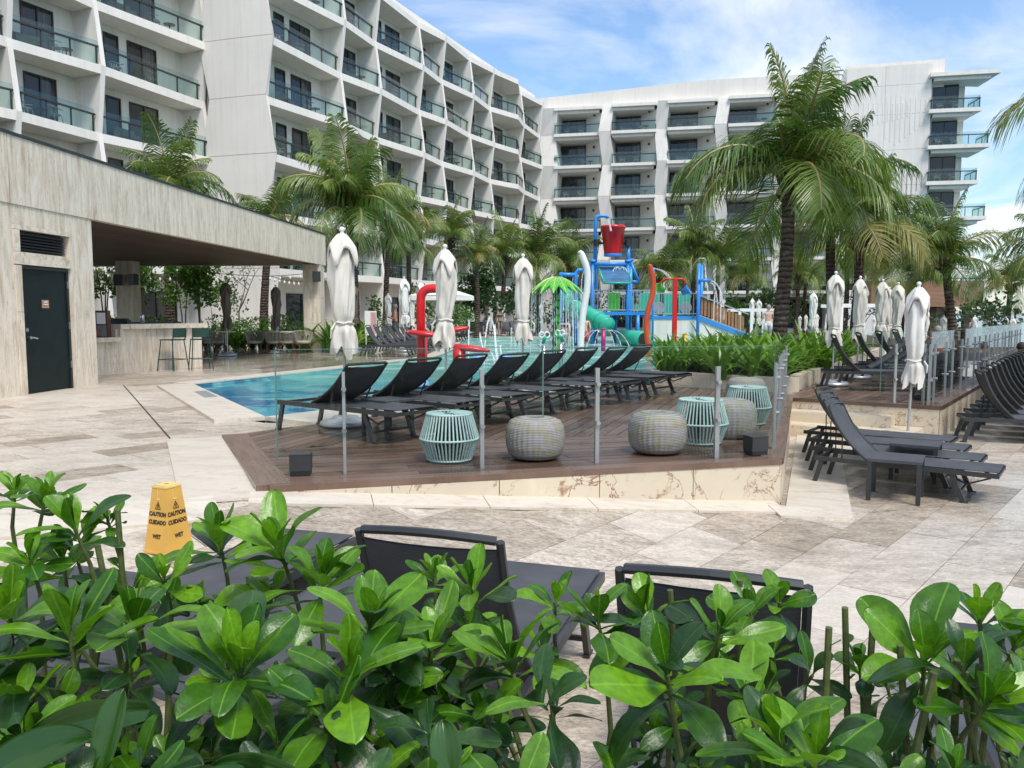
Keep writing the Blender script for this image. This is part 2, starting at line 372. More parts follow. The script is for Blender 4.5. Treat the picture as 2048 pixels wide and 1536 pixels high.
M['wicker'] = wicker('grey_green_wicker', (.30, .285, .20), (.33, .32, .33))
M['wick_core'] = pm('dark_void', (.02, .02, .018), .9)
M['rope_chair'] = pm('greige_rope', (.33, .29, .245), .75, rand=.15)
M['teak'] = pm('brown_teak', (.10, .04, .025), .5)
M['green_metal'] = pm('dark_green_metal', (.012, .05, .036), .4)
M['white'] = pm('white_paint', (.78, .78, .76), .5, var=.06)
M['yellow'] = pm('yellow_sign_plastic', (.72, .40, .075), .5, var=.14, scale=3)
M['ink'] = pm('black_print', (.012, .012, .012), .6)
M['red'] = pm('red_gloss_paint', (.62, .012, .014), .25, var=.12, scale=2, rand=0)
M['orange_red'] = pm('orange_red_gloss', (.60, .075, .025), .28, var=.15, scale=2)
M['blue'] = pm('blue_gloss_paint', (.03, .25, .68), .3, var=.12, scale=2)
M['dblue'] = pm('deep_blue_panel', (.02, .14, .30), .35, var=.3, scale=3)
M['toy_green'] = pm('bright_green_fibreglass', (.06, .40, .03), .3, var=.35, scale=2.5)
M['toy_vein'] = pm('pale_green_vein_paint', (.50, .70, .20), .35)
M['toy_dark'] = pm('dark_green_fibreglass', (.015, .06, .015), .35, var=.5, scale=3)
M['slide'] = pm('teal_slide_plastic', (.035, .42, .28), .25, var=.15, scale=2)
M['magenta'] = pm('magenta_paint', (.35, .02, .17), .35)
M['mustard'] = pm('mustard_paint', (.62, .42, .08), .45)
M['brown_slat'] = pm('brown_plastic_slat', (.32, .155, .07), .6, rand=.2)
M['cream_wall'] = stucco('cream_wall_render', (.74, .73, .66), .2)
M['gap'] = pm('dark_gap', (.012, .010, .009), .95)
M['soil'] = pm('dark_soil', (.05, .036, .025), .95, bump=.4)
M['brown_panel'] = pm('brown_timber_panel', (.30, .17, .10), .55, var=.3, scale=2, stretch=(.4, .4, 7))
M['brown_post'] = pm('brown_timber_post', (.12, .065, .042), .6, var=.3)
def trunk_mat(name):
    k = NT(name); v = k.co((1, 1, 1)); w = k.n('ShaderNodeTexWave', bands_direction='Z'); w.inputs['Scale'].default_value = 2.6; w.inputs['Distortion'].default_value = 3.5
    w.inputs['Detail'].default_value = 3; w.inputs['Detail Scale'].default_value = 2.5; k.l(v, w.inputs['Vector'])
    c = k.ramp(k.noise(v, 5, 6, .7), [(.3, (.045, .032, .024)), (.55, (.13, .10, .08)), (.75, (.27, .235, .20))])
    c = k.mix(.8, c, k.ramp(w.outputs['Fac'], [(.1, (.35, .3, .28)), (.5, (1,) * 3)]), 'MULTIPLY')
    k.set(Base_Color=c, Roughness=.9, Specular_IOR_Level=.1); k.bump(w.outputs['Fac'], .8, .03); return k.m
M['trunk'] = trunk_mat('palm_trunk_bark')
M['bark'] = pm('grey_brown_bark', (.15, .11, .08), .9, var=.5, scale=9, bump=.5)
M['frond'] = leaf_mat('palm_frond_green', (.05, .115, .016), (.185, .25, .05), .38, .24)
M['frond_y'] = leaf_mat('palm_frond_yellowing', (.22, .22, .06), (.33, .28, .10), .5, .3)
M['rachis'] = pm('palm_frond_stalk', (.34, .27, .10), .5)
M['fibre'] = pm('palm_fibre_brown', (.085, .055, .035), .95, var=.5)
M['hedge'] = leaf_mat('glossy_hedge_leaf', (.022, .095, .004), (.140, .31, .012), .33, .26, .5, vein=.014)
M['hedge_old_shade'] = leaf_mat('old_and_shade_hedge_leaf', (.008, .036, .005), (.028, .085, .010), .36, .12, .5, vein=.012)  # dark green for old leaves and for shade painted low in the hedge
M['stem'] = pm('green_brown_stem', (.085, .11, .03), .6, var=.5, scale=30)
M['strap'] = leaf_mat('strap_leaf_green', (.06, .17, .014), (.19, .33, .04), .33, .25)
M['strap_v'] = leaf_mat('striped_strap_leaf', (.015, .055, .008), (.03, .09, .012), .25, .15)
M['shrub'] = leaf_mat('shrub_leaf', (.035, .10, .012), (.11, .22, .03), .4, .25)
M['shrub_d'] = leaf_mat('dark_shrub_leaf', (.02, .06, .010), (.055, .12, .02), .35, .2)
M['skin'] = pm('skin', (.52, .26, .17), .55, var=.12)
M['skin_p'] = pm('pale_skin', (.62, .38, .29), .55, var=.12)
M['hair'] = pm('dark_hair', (.025, .018, .014), .7)
M['hair_g'] = pm('grey_hair', (.30, .28, .26), .7)
M['bikini'] = pm('teal_bikini_cloth', (.02, .12, .09), .7)
M['shorts_d'] = pm('dark_patterned_shorts', (.09, .06, .06), .8, var=.8, scale=25)
M['shorts_w'] = pm('pale_shorts', (.62, .57, .58), .8)
M['shirt_o'] = pm('orange_shirt', (.75, .14, .02), .8)
M['shirt_k'] = pm('dark_swim_shirt', (.04, .035, .05), .7)
M['trunks_r'] = pm('red_swim_shorts', (.5, .08, .08), .8)
M['shirt_b'] = pm('blue_print_shirt', (.10, .19, .30), .8, var=.6, scale=18)
# ------------------------------------------------------------------ ground, plaza, deck, pool
def zpl(x, y):                           # the plaza ramps down to the right past the deck
    p = -.1218 * x + .15 * y - 1.158; k_ = .045
    def sm(a, b): h = max(0, min(1, .5 + .5 * (b - a) / k_)); return b + (a - b) * h - k_ * h * (1 - h)     # smooth minimum
    return -sm(-sm(sm(p, -.03), -.03 - .0837 * (x + 1.85)), .47)
PA, PB, PC, PD_ = (-3.05, 8.62), (-1.85, 6.02), (2.43, 7.16), (4.56, 12.99)
DECK = [PA, PB, PC, PD_, (4.51, 13.41), (2.57, 14.86), (1.85, 14.95)]
RDECK = [(4.40, 12.55), (6.10, 11.34), (20, 30.2), (14.6, 30.2), (5.0, 13.86)]
PLANTER = [(2.60, 14.92), (4.50, 13.50), (4.86, 13.52), (5.0, 13.92), (8.9, 20.6), (12.2, 26.2), (11.2, 27.6), (7.2, 22.9), (3.3, 17.6)]
POOL = [(-3.14, 10.11), (2.9, 17.95), (7.0, 23.2), (11.0, 28.2), (13.5, 36), (13.5, 47), P(930, 674), P(910, 697), P(887, 708), P(852, 718), P(800, 722), P(676, 737), P(526, 753), (-6.04, 15.07)]
ground = MB().box((-90, -25, -.75), (34, 130, -.62)).build('ground', M['soil']); tag(ground, kind='structure')
k = NT('sea_water'); v = k.co((1, .35, 1)); k.set(Base_Color=(.03, .13, .17), Roughness=.18, Specular_IOR_Level=.5); k.bump(k.noise(v, .25, 6, .6), .25, .6); M['sea'] = k.m
sea = MB().poly([(-4000, -3000, -3), (8000, -3000, -3), (8000, 8500, -3), (-4000, 8500, -3)]).build('sea', M['sea']); tag(sea, kind='structure')
coast = MB()
for i in range(40):
    x = 1500 + i * 90; h = 6 + 6 * rnd.random(); coast.box((x, 4300, -3), (x + 95, 4360, h))
tag(coast.build('far_coast', pm('far_coast_green', (.10, .16, .17), .9)), kind='structure')
for i in range(9):
    x = 2480 + i * 60 + rnd.random() * 30; h = 14 + 22 * rnd.random()
    b = MB().box((x, 4250, -3), (x + 26 + 20 * rnd.random(), 4280, h)).box((x + 4, 4255, h), (x + 14, 4270, h + 5)).build('distant_hotel', pm('distant_hotel_render', (.62, .46, .42), .9) if 'dh' not in M else M['dh'])
    M['dh'] = b.data.materials[0]
    tag(b, 'tiny pinkish hotel block on the far shore across the sea', 'building', 'hotels on the far shore')
# --- plaza base sheet (grout) as a height field with the pool cut out
def attr(me, name, vals, dom='FACE', typ='FLOAT'):
    a = me.attributes.new(name, typ, dom); a.data.foreach_set('value' if typ == 'FLOAT' else 'vector', vals)
mb = MB(); st = .5
xs = [-17 + st * i for i in range(78)]; ys = [-3 + st * i for i in range(134)]
idx = {}
def gv(i, j):
    if (i, j) not in idx: idx[(i, j)] = len(mb.v); mb.v.append((xs[i], ys[j], zpl(xs[i], ys[j]) - .024))
    return idx[(i, j)]
for i in range(len(xs) - 1):
    for j in range(len(ys) - 1):
        cx, cy = xs[i] + st / 2, ys[j] + st / 2
        if inside((cx, cy), POOL) or any(inside((xs[i + a], ys[j + b]), POOL) for a in (0, 1) for b in (0, 1)): continue
        mb.f.append((gv(i, j), gv(i + 1, j), gv(i + 1, j + 1), gv(i, j + 1)))
plaza = mb.build('plaza', M['grout']); tag(plaza, kind='structure')
# --- paving tiles: rows run along TD
TD = (.651, .759); TN = (.759, -.651); TW, TL = .43, .84
def in_view(x, y):
    return abs(x) < y * .70 + 3.0
cands = []
for r in range(-70, 70):
    off = (r % 2) * .42 + (r % 3) * .13
    for q in range(-60, 90):
        a0, a1 = q * TL + off, (q + 1) * TL + off; b0, b1 = r * TW, (r + 1) * TW; g = .0025
        c = ((a0 + a1) / 2 * TD[0] + (b0 + b1) / 2 * TN[0], (a0 + a1) / 2 * TD[1] + (b0 + b1) / 2 * TN[1])
        if not (-16 < c[0] < 19 and -2.5 < c[1] < 60) or not in_view(*c): continue
        cor = [(a * TD[0] + b * TN[0], a * TD[1] + b * TN[1]) for a, b in ((a0 + g, b0 + g), (a1 - g, b0 + g), (a1 - g, b1 - g), (a0 + g, b1 - g))]
        if any(inside(p, POOL) for p in cor) or all(inside(p, DECK) for p in cor) or all(inside(p, RDECK) for p in cor) or all(inside(p, PLANTER) for p in cor): continue
        if c[0] < -9.6 and c[1] < 18 and c[0] < -9.9: continue
        cands.append((math.hypot(*c), c, cor))
cands.sort(key=lambda t: t[0])
rest = MB(); tones = []
big = [t for t in cands if t[0] > 2.6]
n_single = 0
for d, c, cor in cands:
    vis = not (inside(c, DECK) or inside(c, RDECK) or inside(c, PLANTER)) and d > 3.1
    tone = rnd.random() * .45 + .45 * sstep(-.6, .6, math.sin(c[0] * .9 + 2) * math.cos(c[1] * .7 + c[0] * .3)) + .1 * rnd.random()
    if rnd.random() < .10: tone = rnd.random() * .12
    dz = rnd.uniform(-.0012, .0012)
    zt = [zpl(*p) + dz for p in cor]
    if vis and n_single < 300:
        m = MB().prism(cor, [z - .03 for z in zt], zt); me = m.mesh('tile', M['paving']); attr(me, 'tone', [tone] * len(me.polygons))
        o = bpy.data.objects.new('tile', me); COL.objects.link(o); o.parent = plaza; n_single += 1
    else:
        f0 = len(rest.f); rest.prism(cor, [z - .03 for z in zt], zt); tones += [tone] * (len(rest.f) - f0)
me = rest.mesh('tile_field', M['paving']); attr(me, 'tone', tones)
o = bpy.data.objects.new('tile_field', me); COL.objects.link(o); o.parent = plaza; o['kind'] = 'stuff'
# --- pale limestone bands laid round the deck and the pool
def band(p, q, w, piece, name, mat, parent, up=.006, th=.02, zf=zpl, side=1):
    L = math.hypot(q[0] - p[0], q[1] - p[1]); n = max(1, round(L / piece)); pp, qq = offs(p, q, w * side)
    for i in range(n):
        g = .003 / L; t0, t1 = i / n + g, (i + 1) / n - g
        xy = [lerp(p, q, t0), lerp(p, q, t1), lerp(pp, qq, t1), lerp(pp, qq, t0)]
        zt = [zf(*c) + up for c in xy]; MB().prism(xy, [z - th for z in zt], zt).build(name, mat, parent)
band((-2.0, 6.02), (2.36, 7.18), .33, .9, 'border_stone', M['border'], plaza, .014, side=-1)
band((2.43, 6.98), (4.70, 13.0), .55, .9, 'border_stone', M['border'], plaza, .0165, side=-1)
band((2.30, 6.72), (2.96, 6.80), .26, .9, 'border_stone', M['border'], plaza, .0185, side=1)
band((-3.1, 8.66), (-1.80, 5.86), .62, .9, 'border_stone', M['border'], plaza, .018, side=-1)
band((-2.2, 5.80), (-5.9, 3.75), .45, .9, 'border_stone', M['border'], plaza, .0155, side=1)
tag(plaza, kind='structure')
MB().slabv([(*a, zpl(*a) + .014) for a in ((-7.355, 15.097), (-3.685, 8.547), (-3.695, 8.543), (-7.365, 15.093))], (0, 0, -.01)).build('slot_drain', M['black'], plaza)
# --- pool: basin, water, coping stones
pool = MB()
n = len(POOL)
dep = [-.42 if 1 <= i <= 6 else (-.30 if i in (7, 8, 9, 10) else -.10) for i in range(n)]
k = NT('painted_pool_floor'); v = k.co()
sh = k.ramp(k.noise(v, .62, 3, .5, .8), [(.47, (0,) * 3), (.485, (1,) * 3)]); sh2 = k.ramp(k.noise(k.co((.8, .8, 1)), .8, 3, .5), [(.56, (0,) * 3), (.575, (1,) * 3)])
c = k.mix(sh, (.008, .13, .32), (.12, .38, .52)); c = k.mix(sh2, c, (.30, .52, .56))
sy = k.n('ShaderNodeSeparateXYZ'); k.l(v, sy.inputs[0])
mp = k.n('ShaderNodeMapRange'); mp.inputs[1].default_value = 14; mp.inputs[2].default_value = 22; k.l(sy.outputs[1], mp.inputs[0])
c = k.mix(mp.outputs[0], c, (.20, .55, .50)); c = k.mix(.5, c, k.ramp(k.noise(v, 2.5, 4), [(.3, (.7,) * 3), (.7, (1.05,) * 3)]), 'MULTIPLY')
k.set(Base_Color=c, Roughness=.5); M['pool_floor'] = k.m
pool.poly([(*p, d) for p, d in zip(POOL, dep)])
for i in range(n):
    a, b = POOL[i], POOL[(i + 1) % n]; pool.poly([(*a, dep[i]), (*b, dep[(i + 1) % n]), (*b, -.012), (*a, -.012)])
pool = pool.build('pool_basin', M['pool_floor']); tag(pool, kind='structure')
k = NT('pool_water'); t = k.t; t.nodes.remove(k.b); o_ = [x for x in t.nodes if x.type == 'OUTPUT_MATERIAL'][0]
v = k.co((1, 1, 1)); tr = k.n('ShaderNodeBsdfTransparent'); tr.inputs[0].default_value = (.72, .93, .90, 1)
gl = k.n('ShaderNodeBsdfGlossy'); gl.inputs['Roughness'].default_value = .03; gl.inputs[0].default_value = (.85, .92, .92, 1)
df = k.n('ShaderNodeBsdfDiffuse'); df.inputs[0].default_value = (.24, .56, .50, 1)
bp = k.n('ShaderNodeBump'); bp.inputs['Distance'].default_value = .05
sy = k.n('ShaderNodeSeparateXYZ'); k.l(v, sy.inputs[0]); far = k.n('ShaderNodeMapRange'); far.inputs[1].default_value = 15.5; far.inputs[2].default_value = 24; k.l(sy.outputs[1], far.inputs[0])
hh = k.math('ADD', k.noise(k.co((1, 1, 1)), 2.4, 5, .6, .6), k.math('MULTIPLY', k.noise(v, 9, 3), .35)); k.l(hh, bp.inputs['Height'])
k.l(k.math('ADD', k.math('MULTIPLY', far.outputs[0], .75), .22), bp.inputs['Strength'])
for x in (gl, df): k.l(bp.outputs[0], x.inputs['Normal'])
fr = k.n('ShaderNodeFresnel'); fr.inputs[0].default_value = 1.33; k.l(bp.outputs[0], fr.inputs['Normal'])
m0 = k.n('ShaderNodeMixShader'); k.l(k.math('ADD', k.math('MULTIPLY', far.outputs[0], .52), .0), m0.inputs[0]); k.l(tr.outputs[0], m0.inputs[1]); k.l(df.outputs[0], m0.inputs[2])
m1 = k.n('ShaderNodeMixShader'); k.l(k.math('MULTIPLY', fr.outputs[0], .55), m1.inputs[0]); k.l(m0.outputs[0], m1.inputs[1]); k.l(gl.outputs[0], m1.inputs[2])
foam = k.n('ShaderNodeBsdfDiffuse'); foam.inputs[0].default_value = (.85, .9, .9, 1)
fm = k.math('MULTIPLY', k.ramp(k.noise(k.co((.5, 1, 1)), 1.3, 8, .72, .5), [(.52, (0,) * 3), (.64, (1,) * 3)]), k.math('MULTIPLY', far.outputs[0], .65))
m2 = k.n('ShaderNodeMixShader'); k.l(fm, m2.inputs[0]); k.l(m1.outputs[0], m2.inputs[1]); k.l(foam.outputs[0], m2.inputs[2])
k.l(m2.outputs[0], o_.inputs[0]); M['water'] = k.m
WZ = -.055
water = MB().poly([(*p, WZ) for p in POOL]).build('pool_water', M['water']); tag(water, kind='structure')
copes = {13: .62, 0: .97, 12: .48, 11: .48, 10: .48, 9: .48, 8: .48, 7: .48, 6: .5, 5: .5}
for i, w in copes.items():
    band(POOL[i], POOL[(i + 1) % n], w, .95, 'coping_stone', M['coping'], pool, .012 + .0012 * (i % 3), .05, lambda x, y: 0.0, side=-1)
MB().slabv([P3(388, 783, .017), P3(412, 781, .017), P3(436, 793, .017), P3(410, 795, .017)], (0, 0, -.008)).build('drain_grate', M['pole'], pool)
# --- hardwood decks, board by board
def boards(zone, p, d, w, parent, name, ztop=0.0, th=.03, jit=True, extra=()):
    nx, ny = -d[1], d[0]
    av = [((c[0] - p[0]) * nx + (c[1] - p[1]) * ny) for c in zone]; al = [((c[0] - p[0]) * d[0] + (c[1] - p[1]) * d[1]) for c in zone]
    r0, r1 = math.floor(min(av) / w), math.ceil(max(av) / w)
    for r in range(r0, r1):
        cut = [min(al) - .1]
        x = min(al) + rnd.uniform(.8, 3.2)
        while x < max(al): cut.append(x); x += rnd.uniform(2.2, 3.6)
        cut.append(max(al) + .1)
        for a0, a1 in zip(cut[:-1], cut[1:]):
            g = .0065; q = [(p[0] + d[0] * a + nx * b, p[1] + d[1] * a + ny * b) for a, b in ((a0 + .002, r * w + g), (a1 - .002, r * w + g), (a1 - .002, (r + 1) * w - g), (a0 + .002, (r + 1) * w - g))]
            q = clip_poly(q, zone)
            for e0, e1 in extra:
                if len(q) >= 3: q = clip(q, e0, e1)
            if len(q) < 3: continue
            ar = abs(sum(q[i][0] * q[(i + 1) % len(q)][1] - q[(i + 1) % len(q)][0] * q[i][1] for i in range(len(q)))) / 2
            if ar < .01: continue
            z = ztop + (rnd.uniform(-.0018, .0018) if jit else 0)
            m = MB().prism(q, z - th, z); me = m.mesh(name, M['deck'])
            attr(me, 'along', [t for vv in m.v for t in ((vv[0] - p[0]) * d[0] + (vv[1] - p[1]) * d[1] + r * 7.3, (vv[0] - p[0]) * nx + (vv[1] - p[1]) * ny, 0)], 'POINT', 'FLOAT_VECTOR')
            o = bpy.data.objects.new(name, me); COL.objects.link(o); o.parent = parent
def unit(p, q): l = math.hypot(q[0] - p[0], q[1] - p[1]); return ((q[0] - p[0]) / l, (q[1] - p[1]) / l)
deck = MB().prism(DECK, -.6, -.036).build('pool_deck', M['gap']); tag(deck, kind='structure')
fd = unit(PB, PC); f0, f1 = offs(PB, PC, 1.75)
boards(DECK, PB, fd, .142, deck, 'plank', extra=[((f1[0] + fd[0], f1[1] + fd[1]), (f0[0] - fd[0], f0[1] - fd[1]))])
boards(DECK, PC, unit(PC, PD_), .142, deck, 'plank', extra=[((f0[0] - fd[0], f0[1] - fd[1]), (f1[0] + fd[0], f1[1] + fd[1]))])
def strip(p, q, w, name, parent, z0, z1, mat, side=1, ov=0):
    d = unit(p, q); p = (p[0] - d[0] * ov, p[1] - d[1] * ov); q = (q[0] + d[0] * ov, q[1] + d[1] * ov)
    a, b = offs(p, q, w * side); m = MB().prism([p, q, b, a], z0, z1); me = m.mesh(name, mat)
    attr(me, 'along', [t for vv in m.v for t in ((vv[0] - p[0]) * d[0] + (vv[1] - p[1]) * d[1], (vv[0] - p[0]) * -d[1] + (vv[1] - p[1]) * d[0], 0)], 'POINT', 'FLOAT_VECTOR')
    o = bpy.data.objects.new(name, me); COL.objects.link(o); o.parent = parent; return o
strip(offs(PB, PC, -.03)[0], offs(PB, PC, -.03)[1], .15, 'edge_board', deck, -.045, .006, M['deck'])
strip(offs(PC, PD_, -.03)[0], offs(PC, PD_, -.03)[1], .20, 'edge_board', deck, -.046, .008, M['deck'])
strip(offs(PA, PB, -.10)[0], offs(PA, PB, -.10)[1], .26, 'edge_board', deck, -.050, .010, M['deck'])
def skirt(p, q, n, parent, zf=zpl, top=-.047, th=.05, name='skirting_slab'):
    for i in range(n):
        a, b = lerp(p, q, i / n + .0008), lerp(p, q, (i + 1) / n - .0008); c_, d_ = offs(a, b, th - .02); a, b = offs(a, b, -.02)
        xy = [a, b, d_, c_]; MB().prism(xy, [zf(*t) - .01 for t in xy], top).build(name, M['marble'], parent)
skirt((PB[0] + .05, PB[1] + .0), PC, 5, deck); skirt(PC, PD_, 6, deck)
rdeck = MB().prism(RDECK, -.62, -.036).build('upper_deck', M['gap']); tag(rdeck, kind='structure')
boards(RDECK, RDECK[1], unit(RDECK[1], RDECK[2]), .145, rdeck, 'plank')
strip(offs(RDECK[1], RDECK[2], -.03)[0], offs(RDECK[1], RDECK[2], -.03)[1], .26, 'edge_board', rdeck, -.05, .008, M['deck'])
strip(offs(RDECK[0], RDECK[1], -.03)[0], offs(RDECK[0], RDECK[1], -.03)[1], .16, 'edge_board', rdeck, -.05, .006, M['deck'])
skirt(RDECK[0], RDECK[1], 2, rdeck, lambda x, y: -.50); skirt(RDECK[1], RDECK[2], 9, rdeck, lambda x, y: -.52)
# steps down from the upper deck to the lower plaza
stp = MB(); steps = thing('stone_steps', 'cream marble steps rising beside the deck to the upper deck', 'steps', (4.6, 11.6, -.47))
for j, (e, zt) in enumerate(((.85, -.17), (.45, -.32)) if False else ((.42, -.16), (.84, -.31))):
    a, b = RDECK[0], lerp(RDECK[0], RDECK[1], .72 + .18 * j); q0, q1 = offs(a, b, -e)
    xs0 = (a[0] - .42 * (e - .0), a[1] - .9 * e)
    MB().prism([(a[0] - .02, a[1] - .03 - .004 * j), (b[0], b[1] - .03 - .004 * j), q1, (q0[0] - .12 - .05 * j, q0[1] + .05)], -.52, zt - .004).build('step', M['marble'], steps)
    MB().prism([lerp(q0, q1, .0), q1, (q1[0] + .012, q1[1] + .10), (q0[0] + .012, q0[1] + .10)], zt - .03, zt + .001).build('tread_nosing', M['border'], steps)
# planter with a low stone wall
planter = MB().prism(PLANTER, -.3, .17).build('planter', M['soil']); tag(planter, kind='structure')
pl = PLANTER
for i in (0, 1, 2, 3, 4, 8):
    a, b = pl[i], pl[(i + 1) % len(pl)]; L = math.hypot(b[0] - a[0], b[1] - a[1]); nn = max(1, round(L / 1.15))
    for j in range(nn):
        p_, q_ = lerp(a, b, j / nn + .001), lerp(a, b, (j + 1) / nn - .001); c_, d_ = offs(p_, q_, .14); p_, q_ = offs(p_, q_, -.015)
        MB().prism([p_, q_, d_, c_], -.1, .255 + .002 * (i % 2)).build('wall_slab', M['marble'], planter)
# ------------------------------------------------------------------ hotel wings
LV = [3.90, 7.03, 10.16, 13.30, 16.43, 19.56, 22.70]          # slab levels, roof last
def su(u, p, d, z=11):
    kx = (u - 1024) / 1600; a = d[0] - kx * d[1] * _c; b = kx * (p[1] * _c - (z - CAM_H) * _s) - p[0]; return b / a
class Fac:                                # facade frame: s along, o outward, z up
    def __init__(s, p, d): s.p = p; s.d = d; s.n = (d[1], -d[0])
    def __call__(s, a, o, z): return (s.p[0] + s.d[0] * a + s.n[0] * o, s.p[1] + s.d[1] * a + s.n[1] * o, z)
def zig(i, j, amp): return amp if (i + j) % 2 else -amp
def fin(F, s, i, amp, th, depth, parent, levels, z0=-.5, top_in=0):
    zs = [z0] + levels; prof = [(zig(i, j, amp), z) for j, z in enumerate(zs)]
    pts = [F(s - th / 2, o, z) for o, z in prof] + [F(s - th / 2, -depth, zs[-1]), F(s - th / 2, -depth, z0)]
    a = Vector(F(s + th / 2, 0, 0)) - Vector(F(s - th / 2, 0, 0))
    return MB().slabv(pts, a).build('dividing_wall', M['stucco'], parent)
def rect(F, s0, s1, o, z0, z1, th=.06): return MB().slabv([F(s0, o, z0), F(s1, o, z0), F(s1, o, z1), F(s0, o, z1)], Vector(F(0, -th, 0)) - Vector(F(0, 0, 0)))
def window(F, s0, s1, o, z0, z1, parent, lights=2, curtain=True):
    fr = MB(); w = .07
    def b(a0, a1, y0, y1): fr.slabv([F(a0, o, y0), F(a1, o, y0), F(a1, o, y1), F(a0, o, y1)], Vector(F(0, -.10, 0)) - Vector(F(0, 0, 0)))
    b(s0, s1, z1 - w, z1); b(s0, s1, z0, z0 + w)
    for t in range(lights + 1):
        c = s0 + (s1 - s0) * t / lights; c = min(max(c, s0 + w / 2), s1 - w / 2); b(c - w / 2, c + w / 2, z0 + w, z1 - w)
    wo = fr.build('window', M['frame'], parent)
    for t in range(lights):
        a0, a1 = s0 + (s1 - s0) * t / lights + w * .5, s0 + (s1 - s0) * (t + 1) / lights - w * .5
        rect(F, a0, a1, o - .05, z0 + w, z1 - w, .02).build('pane', M['win2'] if (t == lights - 1 and curtain) else M['win'], wo)
k = NT('curtained_window_glass'); v = k.co((1, 1, 1)); w = k.n('ShaderNodeTexNoise'); w.inputs['Scale'].default_value = 1.0; mp = k.co((9, 9, .05)); k.l(mp, w.inputs['Vector'])
k.set(Base_Color=k.ramp(w.outputs[0], [(.35, (.015, .018, .018)), (.65, (.085, .085, .08))]), Roughness=.05, Specular_IOR_Level=.6); M['win2'] = k.m
def railing(F, pts, z, parent, posts=1.5, gh=1.12, rh=.84):
    g = MB(); r = MB(); po = MB()
    for a, b in zip(pts[:-1], pts[1:]):
        A, B = Vector(F(a[0], a[1], z)), Vector(F(b[0], b[1], z)); L = (B - A).length; n = max(1, round(L / posts))
        g.slabv([A + Vector((0, 0, .02)), B + Vector((0, 0, .02)), B + Vector((0, 0, gh)), A + Vector((0, 0, gh))], Vector(F(0, -.02, 0)) - Vector(F(0, 0, 0)))
        off = Vector(F(0, .045, 0)) - Vector(F(0, 0, 0))
        r.bar(A + off + Vector((0, 0, rh)), B + off + Vector((0, 0, rh)), .07, .085)
        for i in range(n + 1):
            c = A.lerp(B, min(.985, max(.015, i / n))) - off * .8; po.bar(c, c + Vector((0, 0, rh)), .05, .07, up=F.n + (0,))
    gg = g.build('balcony_glass', M['bglass'], parent); r.build('handrail', M['rail'], gg); po.build('post', M['rail'], gg)['kind'] = 'stuff'
# furniture seen on the balconies
bc = MB(); bc.lathe([(.20, .40), (.27, .44), (.24, .47)], 8, fx=1); bc.tube([(-.30, -.16, .66), (-.30, .2, .70), (-.12, .32, .80), (.12, .32, .80), (.30, .2, .70), (.30, -.16, .66)], .022, 5)
for x in (-.27, -.13, 0, .13, .27): bc.bar((x * .8, .12 if abs(x) > .2 else .2, .42), (x, .22 if abs(x) > .2 else .32, .74), .05, .012)
for x, y in ((-.2, -.18), (.2, -.18), (-.2, .2), (.2, .2)): bc.bar((x, y, .42), (x * 1.3, y * 1.3, 0), .03, .03)
BCH = bc.mesh('balcony_armchair', pm('grey_outdoor_chair', (.20, .21, .20), .6))
bt = MB(); bt.lathe([(.30, .52), (.31, .55)], 12); bt.tube([(0, 0, .52), (0, 0, .03)], .03, 6); bt.lathe([(.2, 0), (.2, .03)], 10)
BTB = bt.mesh('balcony_table', M['lounge_metal'])
bl = MB(); bl.box((-.6, -.3, .18), (.6, .3, .36)); bl.box((-.6, .2, .36), (.6, .34, .68)); bl.box((-.64, -.3, .18), (-.56, .3, .5))
for x in (-.5, .5):
    for y in (-.25, .25): bl.bar((x, y, .18), (x, y, 0), .04, .04)
BLG = bl.mesh('balcony_daybed', pm('dark_grey_daybed', (.10, .11, .11), .8))
def balcony_set(F, s0, s1, o, z, where, kind):
    items = [(BCH, .22, 'left end of the '), (BTB, .38, ''), (BCH, .54, 'right half of the ')] if kind == 0 else [(BLG, .3, ''), (BCH, .62, ''), (BTB, .75, '')]
    for me, t, wh in items:
        s = s0 + (s1 - s0) * t; nm = me.name.split('.')[0]; ob = bpy.data.objects.new(nm, me); COL.objects.link(ob)
        ob.location = F(s, o + rnd.uniform(-.1, .1), z); ob.rotation_euler = (0, 0, math.atan2(F.n[1], F.n[0]) + math.pi / 2 + rnd.uniform(-.5, .5) + (1.2 if t > .5 else 0))
        tag(ob, {'balcony_armchair': 'grey armchair', 'balcony_table': 'round dark table', 'balcony_daybed': 'dark low daybed'}[nm] + ' on the ' + wh + where,
            {'balcony_armchair': 'chair', 'balcony_table': 'table', 'balcony_daybed': 'daybed'}[nm], 'furniture on the hotel balconies')
